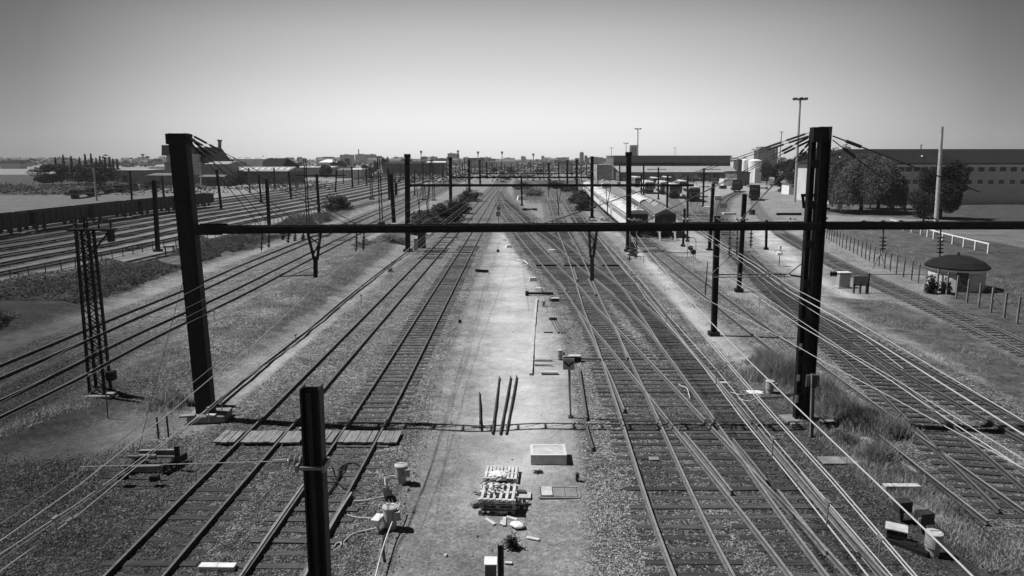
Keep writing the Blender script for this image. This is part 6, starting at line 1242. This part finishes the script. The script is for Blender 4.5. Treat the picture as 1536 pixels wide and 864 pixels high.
for i, (x, y) in enumerate(((1250, 371), (1238, 352))): pass
c = G(250, 404 - 5); t = thing('low_platform', tuple(G(255, 385)), 'dark steel stand beside the left gantry column at the railing', 'stand')
c = G(255, 385); MB().box((c.x, c.y, 1.1), (1.1, .5, .12)).build('top', 'black_steel', t)
for dx in (-.45, .45): MB().box((c.x + dx, c.y, .52), (.1, .1, 1.04)).build('leg', 'black_steel', t)
P_ = pxline([(345, 620), (400, 570), (480, 502), (560, 430), (640, 366), (700, 318)], 1, 3); P_ = P_
single(rail_mb([p + Vector((0, 0, .05)) for p in offset(P_, -.9)], fine=False), 'trough_edge', ['black_steel', 'concrete_dark'], 'dark cable trough edge along the bank side of the worn path', 'trough')

# ------------------------------------------------------------------ trains, wagons, vehicles
def path_at(pts, s):
    acc = 0
    for a, b_ in zip(pts[:-1], pts[1:]):
        L_ = (b_ - a).length
        if acc + L_ >= s: return a.lerp(b_, (s - acc) / L_), (b_ - a).normalized()
        acc += L_
    return pts[-1], (pts[-1] - pts[-2]).normalized()
def nearest_s(pts, p):
    best = (1e9, 0); acc = 0
    for a, b_ in zip(pts[:-1], pts[1:]):
        d = (a - p).length
        if d < best[0]: best = (d, acc)
        acc += (b_ - a).length
    return best[1]
def coach(c, d, L_, label, side='train_side', roof='train_roof', win=True, name='railway_coach', peak=False, H_=3.75, end='train_dark', W_=2.85):
    ang = math.atan2(d.y, d.x) - math.pi / 2; t = thing(name, (c.x, c.y, 0), label, 'railway coach'); rot = Matrix.Rotation(ang, 3, 'Z')
    def tr(mb): mb.v = [tuple(Vector((c.x, c.y, 0)) + rot @ Vector(p)) for p in mb.v]; return mb
    h0 = 1.05; he = H_ - .55
    prof = [(-W_ / 2 + .05, h0), (W_ / 2 - .05, h0), (W_ / 2, h0 + .3), (W_ / 2, he)]; prof += [(-x, z) for x, z in prof[::-1][0:2]]
    body = [(-W_ / 2 + .06, h0), (W_ / 2 - .06, h0), (W_ / 2, h0 + .3), (W_ / 2, he), (-W_ / 2, he), (-W_ / 2, h0 + .3)]
    rp = [(-W_ / 2 - .03, he)] + ([(W_ / 2 + .03, he), (0, H_ + .15)] if peak else [(W_ / 2 + .03, he), (W_ * .44, he + .28), (W_ * .3, H_ - .08), (0, H_), (-W_ * .3, H_ - .08), (-W_ * .44, he + .28)])
    def extr(pf, y0, y1): n_ = len(pf); mb = MB(); mb.add([(x, y0, z) for x, z in pf] + [(x, y1, z) for x, z in pf], [tuple(range(n_))] + [tuple(range(2 * n_ - 1, n_ - 1, -1))] + [(i, n_ + i, n_ + (i + 1) % n_, (i + 1) % n_) for i in range(n_)]); return mb
    tr(extr(body, -L_ / 2, L_ / 2)).build('body', side, t); tr(extr(rp, -L_ / 2 - .1, L_ / 2 + .1)).build('roof', roof, t)
    e = [(x * .97, z) for x, z in body]; tr(extr([(x * .98, z) for x, z in [(-W_ / 2 + .06, h0), (W_ / 2 - .06, h0), (W_ / 2 - .05, he), (-W_ / 2 + .05, he)]], -L_ / 2 - .06, -L_ / 2 - .005)).build('end_wall', end, t)
    tr(MB().box((0, -L_ / 2 - .12, 1.9), (.85, .08, 1.7))).build('end_door', 'glass_dark', t)
    if win:
        nw = int(L_ / 1.5)
        for i in range(nw):
            y = -L_ / 2 + (i + .5) * L_ / nw
            if i in (0, nw - 1):
                tr(MB().box((-W_ / 2 - .012, y, 2.1), (.03, .8, 1.85))).build('door', 'off_white', t); continue
            for s in (-1, 1): tr(MB().box((s * (W_ / 2 + .005), y, 2.5), (.03, .8, .62))).build('window', 'glass_dark', t)
        tr(MB().box((-W_ / 2 - .01, 0, 3.05), (.02, L_ - .2, .12))).build('stripe', 'steel_worn', t)
    mb = MB(); mb.box((0, 0, .9), (2.3, L_ - 1, .25)); tr(mb).build('underframe', 'train_dark', t)
    for y in (-L_ / 2 + 3.2, L_ / 2 - 3.2):
        mb = MB().box((0, y, .62), (2.1, 3.4, .35))
        for dy in (-1.25, 1.25):
            for s in (-.75, .75): mb.tube((s - .06, y + dy, .62), (s + .06, y + dy, .62), .46, n=16)
        tr(mb).build('bogie', 'train_dark', t)
    mb = MB()
    for s in (-.87, .87): mb.tube((s, -L_ / 2 - .55, 1.05), (s, -L_ / 2, 1.05), .1).tube((s, -L_ / 2 - .6, 1.05), (s, -L_ / 2 - .52, 1.05), .25, n=14)
    tr(mb).build('buffers', 'train_dark', t)
    for i in range(int(L_ / 3)): tr(MB().tube((random.choice((-.6, 0, .6)), -L_ / 2 + 1.5 + i * 3, H_ - .15), (random.choice((-.6, 0, .6)) * .0, -L_ / 2 + 1.5 + i * 3, H_ + .22), .16, n=10)).build('roof_vent', 'off_white', t)
    return t
Mp = TR['m']; s0 = nearest_s(Mp, G(952, 357)); Lc = 24
for i, lb in enumerate(('nearest coach of the white train, dark end wall facing the camera', 'second coach of the white train', 'third coach of the white train, partly behind the second gantry', 'fourth coach of the white train in the curve', 'farthest coach of the white train')):
    a, _ = path_at(Mp, s0 + 1 + i * (Lc + .8)); b_, _ = path_at(Mp, s0 + 1 + i * (Lc + .8) + Lc); coach((a + b_) / 2, (b_ - a).normalized(), (b_ - a).length - .3, lb)
Wp = TR['w2']; s0 = nearest_s(Wp, G(997, 358)); a, _ = path_at(Wp, s0 + .5); b_, _ = path_at(Wp, s0 + 26); coach((a + b_) / 2, (b_ - a).normalized(), 25, 'old coach with a dark end wall and low peaked roof right of the white train', 'wall_mid', 'roof_mid', True, 'old_coach', True)
a2, _ = path_at(Wp, s0 + 27.5); b2, _ = path_at(Wp, s0 + 51); coach((a2 + b2) / 2, (b2 - a2).normalized(), 23, 'grey roofed coach behind the old peaked one', 'wall_mid', 'train_roof', True, 'old_coach')
for dx, lb in ((-7, 'left'), (16, 'right')):
    c = G(997 + dx, 361); single(MB().bar(c, c + Vector((0, .6, 1.25)), .2, .12).box((c.x, c.y + .6, 1.2), (.5, .2, .35)), 'buffer_stop', 'off_white', 'pale buffer stop arm in front of the old peaked coach, ' + lb, 'buffer stop')
def loco(x, yb_, ang_px, L_, label, m='steel_grey', front='steel_worn', H_=3.9, W_=3.0, name='locomotive', hood=False):
    c0 = G(x, yb_); d = (G(ang_px[0], ang_px[1]) - c0).normalized(); t = thing(name, (c0.x, c0.y, 0), label, 'locomotive'); ang = math.atan2(d.y, d.x) - math.pi / 2; rot = Matrix.Rotation(ang, 3, 'Z')
    def tr(mb): mb.v = [tuple(Vector((c0.x, c0.y, 0)) + rot @ Vector(p)) for p in mb.v]; return mb
    if hood:
        tr(MB().box((0, L_ * .3, 2.1), (W_ * .6, L_ * .62, 1.7), top=(.92, 1))).build('hood', m, t, bevel=.08); tr(MB().box((0, L_ * .78, 2.5), (W_ * .95, L_ * .3, 2.5), top=(.9, .9))).build('cab', m, t, bevel=.08); tr(MB().box((0, L_ * .45, 1.15), (W_ * .95, L_ * .95, .35))).build('frame', 'train_dark', t)
        for s in (-.5, .5): tr(MB().box((s * 1.0, L_ * .62, 3.15), (.75, .06, .7))).build('window', 'glass_dark', t); tr(MB().box((s * 1.1, -.06, 2.2), (.35, .05, .3))).build('headlight', 'off_white', t)
    else:
        tr(MB().box((0, L_ / 2, 1.3 + (H_ - 1.3) / 2 - .1), (W_, L_, H_ - 1.5), top=(.9, .985))).build('body', m, t, bevel=.12)
        tr(MB().box((0, L_ / 2, H_ - .12), (W_ * .75, L_ * .96, .25), top=(.7, .97))).build('roof', 'train_roof', t)
        for s in (-1, 1):
            tr(MB().box((s * W_ * .24, -.02, 2.85), (W_ * .33, .12, .75))).build('window', 'glass_dark', t); tr(MB().tube((s * W_ * .33, -.12, 1.75), (s * W_ * .33, .02, 1.75), .16, n=12)).build('headlight', 'off_white', t)
            tr(MB().box((s * (W_ / 2 - .06), L_ * .5, 2.7), (.08, L_ * .6, .7))).build('side_grille', 'glass_dark', t)
        tr(MB().box((0, -.015, 2.3), (W_ * .93, .05, 1.75))).build('front_plate', 'steel_worn', t); tr(MB().box((0, -.04, 2.25), (W_ * .92, .1, .08))).build('front_stripe', 'concrete', t)
        mb = MB(); z = H_ + .1
        for y in (L_ * .25, L_ * .7): mb.bar((-.9, y - .9, z), (-.75, y, z + .75), .06, .06).bar((.9, y - .9, z), (.75, y, z + .75), .06, .06).bar((-.9, y, z + .78), (.9, y, z + .78), .1, .05).bar((-.9, y - .9, z), (.9, y - .9, z), .06, .06)
        tr(mb).build('pantograph', 'steel_worn', t)
    mb = MB().box((0, L_ / 2, 1.0), (W_ * .9, L_ - .2, .5))
    for y in (L_ * .2, L_ * .42, L_ * .62, L_ * .84):
        for s in (-.75, .75): mb.tube((s - .07, y, .62), (s + .07, y, .62), .5, n=14)
    mb.box((0, .1, .8), (W_ * .8, .2, .55)); tr(mb).build('running_gear', 'train_dark', t); mb = MB()
    for s in (-.87, .87): mb.tube((s, -.5, 1.05), (s, 0, 1.05), .1).tube((s, -.55, 1.05), (s, -.46, 1.05), .26, n=14)
    tr(mb).build('buffers', 'train_dark', t); return t
loco(1041, 303, (1020, 293), 15, 'rightmost of the parked grey locomotives with a pale side', 'galvanised'); loco(1012, 298, (992, 287), 15, 'grey square fronted locomotive second from the right in the parked row', 'steel_grey'); loco(997, 292, (978, 283), 15, 'pale sided locomotive in the middle of the parked row', 'galvanised'); loco(974, 291, (958, 284), 15, 'pale locomotive at the left end of the parked row', 'off_white')
loco(1025, 290, (1004, 281), 15, 'grey locomotive in the second parked row behind the rightmost', 'steel_grey'); loco(985, 283, (968, 277), 15, 'dark locomotive in the second parked row', 'steel_worn'); loco(1003, 281, (985, 275), 15, 'dark locomotive farthest back in the parked group', 'steel_worn'); loco(958, 281, (943, 277), 15, 'weathered locomotive behind the left end of the parked row', 'steel_grey')
loco(1131, 301, (1133, 291), 10, 'dark shunting locomotive with small front windows standing on the right hand siding', 'black_steel', hood=True, name='shunting_locomotive'); loco(1104, 288, (1112, 282), 9, 'dark boxy shunter left of the other shunting locomotive', 'train_dark', hood=True, name='shunting_locomotive', W_=3.6); loco(1166, 278, (1172, 273), 8, 'dark shunter with a pale roof near the trees', 'dark_paint', hood=True, name='shunting_locomotive')
# open wagons in the left yard
Wy = smooth(offset(TR['y0'], -33.8), 8); sA = nearest_s(Wy, Vector((xat(60, G(60, 345).y, 0), G(60, 345).y, 0)))
def wagon(s, label, L_=14.0, pts=Wy, H_=3.0):
    a, _ = path_at(pts, s); b_, _ = path_at(pts, s + L_); c = (a + b_) / 2; d = (b_ - a).normalized(); ang = math.atan2(d.y, d.x) - math.pi / 2; rot = Matrix.Rotation(ang, 3, 'Z'); t = thing('open_wagon', (c.x, c.y, 0), label, 'freight wagon', 'dark open wagons in the left yard')
    def tr(mb): mb.v = [tuple(Vector((c.x, c.y, 0)) + rot @ Vector(p)) for p in mb.v]; return mb
    mb = MB(); W_ = 2.8
    for s_ in (-1, 1): mb.box((s_ * W_ / 2, 0, (1.15 + H_) / 2), (.1, L_ - .6, H_ - 1.15))
    for y in (-L_ / 2 + .35, L_ / 2 - .35): mb.box((0, y, (1.15 + H_) / 2), (W_ - .1, .1, H_ - 1.15))
    mb.box((0, 0, 1.2), (W_ - .1, L_ - .7, .1))
    for i in range(9):
        y = -L_ / 2 + .8 + i * (L_ - 1.6) / 8
        for s_ in (-1, 1): mb.box((s_ * (W_ / 2 + .08), y, (1.15 + H_) / 2), (.08, .14, H_ - 1.15))
    tr(mb).build('body', 'train_dark', t); mb = MB().box((0, 0, 1.0), (2.2, L_ - .5, .25))
    for y in (-L_ / 2 + 2.4, L_ / 2 - 2.4):
        for dy in (-.9, .9):
            for s_ in (-.75, .75): mb.tube((s_ - .06, y + dy, .62), (s_ + .06, y + dy, .62), .45, n=12)
    tr(mb).build('running_gear', 'train_dark', t)
names = ('leftmost dark open wagon of the train at the left frame edge', 'second dark open wagon from the left edge', 'third dark open wagon, behind the thick mast by the railing', 'fourth dark open wagon, just left of the left gantry column', 'last dark open wagon showing its end right of the left gantry column')
sE = nearest_s(Wy, Vector((xat(301, G(301, 310).y, 0), G(301, 310).y, 0)))
for i in range(7): wagon(sE - 14 - i * 14.6, names[4 - i] if i < 5 else ('open wagon continuing beyond the left frame edge, nearer the frame' if i == 5 else 'open wagon farthest beyond the left frame edge'))
# flat and scrap wagons beyond the pale road (dark low row)
for i, (x, y, w_, h_) in enumerate(((150, 291, 22, 1.6), (190, 287, 20, 1.5), (228, 282, 20, 1.8), (125, 296, 18, 1.6), (320, 279, 16, 1.8), (352, 277, 16, 1.6))):
    c = G(x, y); d = (G(x + 20, y - 3) - c).normalized(); t = thing('flat_wagon', tuple(c), ('dark flat wagon under the pointed conifers', 'dark flat wagon left of the pale flat roofed shed', 'dark flat wagon in front of the low gabled shed', 'dark flat wagon at the left frame edge by the lamp post', 'dark flat wagon in front of the tall hall', 'dark flat wagon in front of the open storage shed')[i], 'freight wagon')
    a = c - d * w_ / 2; b_ = c + d * w_ / 2; MB().bar(a + Vector((0, 0, 1.1)), b_ + Vector((0, 0, 1.1)), 2.6, .35).build('deck', 'train_dark', t); mb = MB()
    for f in (.1, .2, .8, .9): p = a.lerp(b_, f); mb.tube(p + Vector((0, -.8, .5)), p + Vector((0, .8, .5)), .45, n=10)
    mb.build('wheels', 'train_dark', t); mb = MB()
    for f in (.15, .35, .5, .68, .85): p = a.lerp(b_, f); mb.box((p.x, p.y, 1.3 + h_ * .3), (random.uniform(1.5, 3), 1.8, random.uniform(.4, h_)), random.uniform(-.4, .4))
    mb.build('load', 'train_dark', t)
# parked cars
def car(x, yb_, ang, label, m='white_paint', Y=None):
    c = G(x, yb_); t = thing('parked_car', tuple(c), label, 'car'); rot = Matrix.Rotation(ang, 3, 'Z')
    def tr(mb): mb.v = [tuple(Vector((c.x, c.y, 0)) + rot @ Vector(p)) for p in mb.v]; return mb
    tr(MB().box((0, 0, .62), (4.2, 1.7, .65), top=(.96, .92))).build('body', m, t, bevel=.1); tr(MB().box((-.2, 0, 1.18), (2.4, 1.5, .5), top=(.7, .85))).build('windows', 'glass_dark', t); tr(MB().box((-.2, 0, 1.45), (1.6, 1.25, .06))).build('roof', m, t)
    for sx in (-1.3, 1.3):
        for sy in (-.8, .8): tr(MB().tube((sx, sy - .1, .32), (sx, sy + .1, .32), .32, n=14)).build('wheel', 'dark_paint', t)
for a in ((1150, 271, .2, 'white car parked beyond the dark shunter'), (1160, 266, .3, 'white car near the foot of the light mast by the trees'), (1178, 268, 0, 'grey car under the trees right of the light mast', 'steel_grey'), (1188, 272, .1, 'pale car by the white hut', 'off_white'), (1176, 288, .4, 'dark car beside the white hut', 'dark_paint'), (1145, 264, .1, 'dark car below the dark flat building', 'dark_paint'), (208, 283, .1, 'bright car in front of the low gabled shed', 'white_paint'), (456, 262, .1, 'white van shaped car on the pale road right of the long low shed')): car(*a)
# scattered small boxes/white heaps mid distance
for x, y, s_, m, lb in ((782, 300, 2.2, 'white_paint', 'white debris heap in the weedy patch left of the single mast'), (896, 258, 9, 'off_white', 'pale truck body below the slim towers'), (908, 300 - 18, 3.5, 'off_white', 'white block above the white train roof'), (866, 276, 1.6, 'white_paint', 'white relay hut beside the fourth gantry right column'), (702, 252, 3, 'white_paint', 'white hut at the far end of the main tracks')):
    c = G(x, y); single(MB().box((c.x, c.y, s_ * .25), (s_, s_ * .7, s_ * .5), .2, top=(.8, .7)), 'yard_hut' if 'hut' in lb else 'heap', m, lb, 'hut' if 'hut' in lb else 'heap')
kinds = ('stack of timber', 'drum', 'pallet of bricks', 'crate')
spots = [(1052, 296), (1068, 287), (1075, 300), (1084, 283), (1058, 281), (1149, 284), (1085, 312), (1062, 318), (1140, 283), (1124, 281), (1088, 276), (1072, 276), (1095, 322), (1128, 322), (935, 268), (948, 270), (925, 266), (905, 272), (895, 268), (885, 264), (912, 264), (928, 276), (1068, 268), (1055, 268), (1180, 262), (1190, 266), (1170, 262)]
for i, (x, y) in enumerate(spots):
    c = G(x, y); k = i % 4; w_ = random.uniform(1.2, 2.8); mb = MB()
    if k == 1: mb.lathe(c, [(w_ * .3, 0), (w_ * .32, .4), (w_ * .3, .95)], 14)
    elif k == 0:
        for q_ in range(5): mb.bar(c + Vector((-w_, q_ * .32, .2)), c + Vector((w_, q_ * .32 + .1, .2 + .1 * (q_ % 2))), .26, .24)
    else: mb.box((c.x, c.y, .55), (w_, w_ * .7, 1.1), random.uniform(-.5, .5), top=(.96, .94))
    single(mb, kinds[k].replace(' ', '_'), ('old_wood', 'steel_grey', 'off_white', 'dark_paint', 'concrete_dark')[i % 5], kinds[k] + ' left standing in the yard among the locomotives and sidings', kinds[k].split()[0], 'small stores lying in the right hand yard')
# distant train on the main line under the bushes
c = G(753, 268); t = thing('distant_train', tuple(c), 'pale fronted train far away on the main tracks at the vanishing point', 'train'); MB().box((c.x, c.y + 10, 2.4), (2.9, 20, 3.2), bevel if False else 0).build('body', 'galvanised', t); MB().box((c.x, c.y - .05, 2.9), (2.2, .1, .9)).build('windscreen', 'glass_dark', t); MB().box((c.x, c.y + 10, .6), (2.2, 19, .7)).build('running_gear', 'train_dark', t)
for x, y, w_, lb in ((742, 262, 7, 'dark tree overhanging the far tracks, left of the vanishing point'), (765, 263, 8, 'dark tree overhanging the far tracks, right of the vanishing point')): tree(x, y, 251, w_ * 1.3, lb, 'leaf_dark', 1600, .5, .25)

# ------------------------------------------------------------------ real stones on the near ballast, over the sleepers' edges too
STV = []
def stones(n_, size, lim):
    q = np.stack([rng.uniform(-24, 19, n_), 9 + 36 * rng.uniform(0, 1, n_) ** 1.35], 1); i = np.clip(np.searchsorted(xs, q[:, 0]) - 1, 0, nx - 2); j = np.clip(np.searchsorted(ys, q[:, 1]) - 1, 0, ny - 2)
    wgt = ballast[j * nx + i] * 1.15 - .15; k_ = j * nx + i; tr_ = np.min([dn[z_][k_] for z_ in ('a', 'x', 'f', 'h')], 0) < 1.35; tl_ = np.min([dn[z_][k_] for z_ in ('t1', 't2', 'n1', 'n2')], 0) < 1.3; wgt = np.where(tr_, wgt * .13, np.where(tl_, wgt * .2, wgt)); keep = rng.uniform(0, 1, n_) < wgt; q = q[keep]; z = gz(q); n_ = len(q)
    s = size * rng.uniform(.5, 1.35, n_); a = rng.uniform(0, 6.28, n_); base = np.array([[1, 0, -.1], [.1, .8, .05], [-.9, .1, -.05], [0, -.75, .0], [.1, .05, .62], [0, 0, -.4]])
    V = base[None] * (1 + rng.uniform(-.3, .3, (n_, 6, 3))) * s[:, None, None] * np.array([1, .9, .9]); ca_, sa = np.cos(a)[:, None], np.sin(a)[:, None]
    X = V[..., 0] * ca_ - V[..., 1] * sa; Yv = V[..., 0] * sa + V[..., 1] * ca_; V = np.stack([X + q[:, 0][:, None], Yv + q[:, 1][:, None], V[..., 2] + z[:, None] + .012], -1)
    F_ = np.array([[0, 1, 4], [1, 2, 4], [2, 3, 4], [3, 0, 4], [1, 0, 5], [2, 1, 5], [3, 2, 5], [0, 3, 5]])
    STV.append(np.repeat(np.repeat(vignette_stain[k_][keep], 8), 3)); return V[:, F_].reshape(-1, 3, 3)
st_m = bpy.data.materials.new('stone_mat'); st_m.use_nodes = True; n = st_m.node_tree; b = n.nodes['Principled BSDF']; b.inputs['Roughness'].default_value = .9; b.inputs['Specular IOR Level'].default_value = .15
geo = N('ShaderNodeNewGeometry').outputs['Position']; vv = N('ShaderNodeTexVoronoi'); vv.inputs['Scale'].default_value = 9; L(geo, vv.inputs['Vector']); ss = N('ShaderNodeSeparateColor'); L(vv.outputs['Color'], ss.inputs[0])
mpos = N('ShaderNodeSeparateXYZ'); L(geo, mpos.inputs[0])
val = math_('MULTIPLY', mapr(ss.outputs[0], 0, 1, .10, .46), mapr(noise(.9), .3, .7, .75, 1.25))
L(math_('MULTIPLY', math_('MULTIPLY', val, .92), math_('SUBTRACT', 1.0, math_('MULTIPLY', attr('vignette_stain'), .92))), b.inputs['Base Color']); M['stone_mat'] = st_m
o = fast_mesh('ballast_stones', stones(330000, .036, 0), 3, 'stone_mat'); o.data.attributes.new('vignette_stain', 'FLOAT', 'POINT').data.foreach_set('value', STV[0].astype(np.float32)); tag(o, 'coarse ballast stones around the near tracks', None, None, 'stuff')
build_haze()
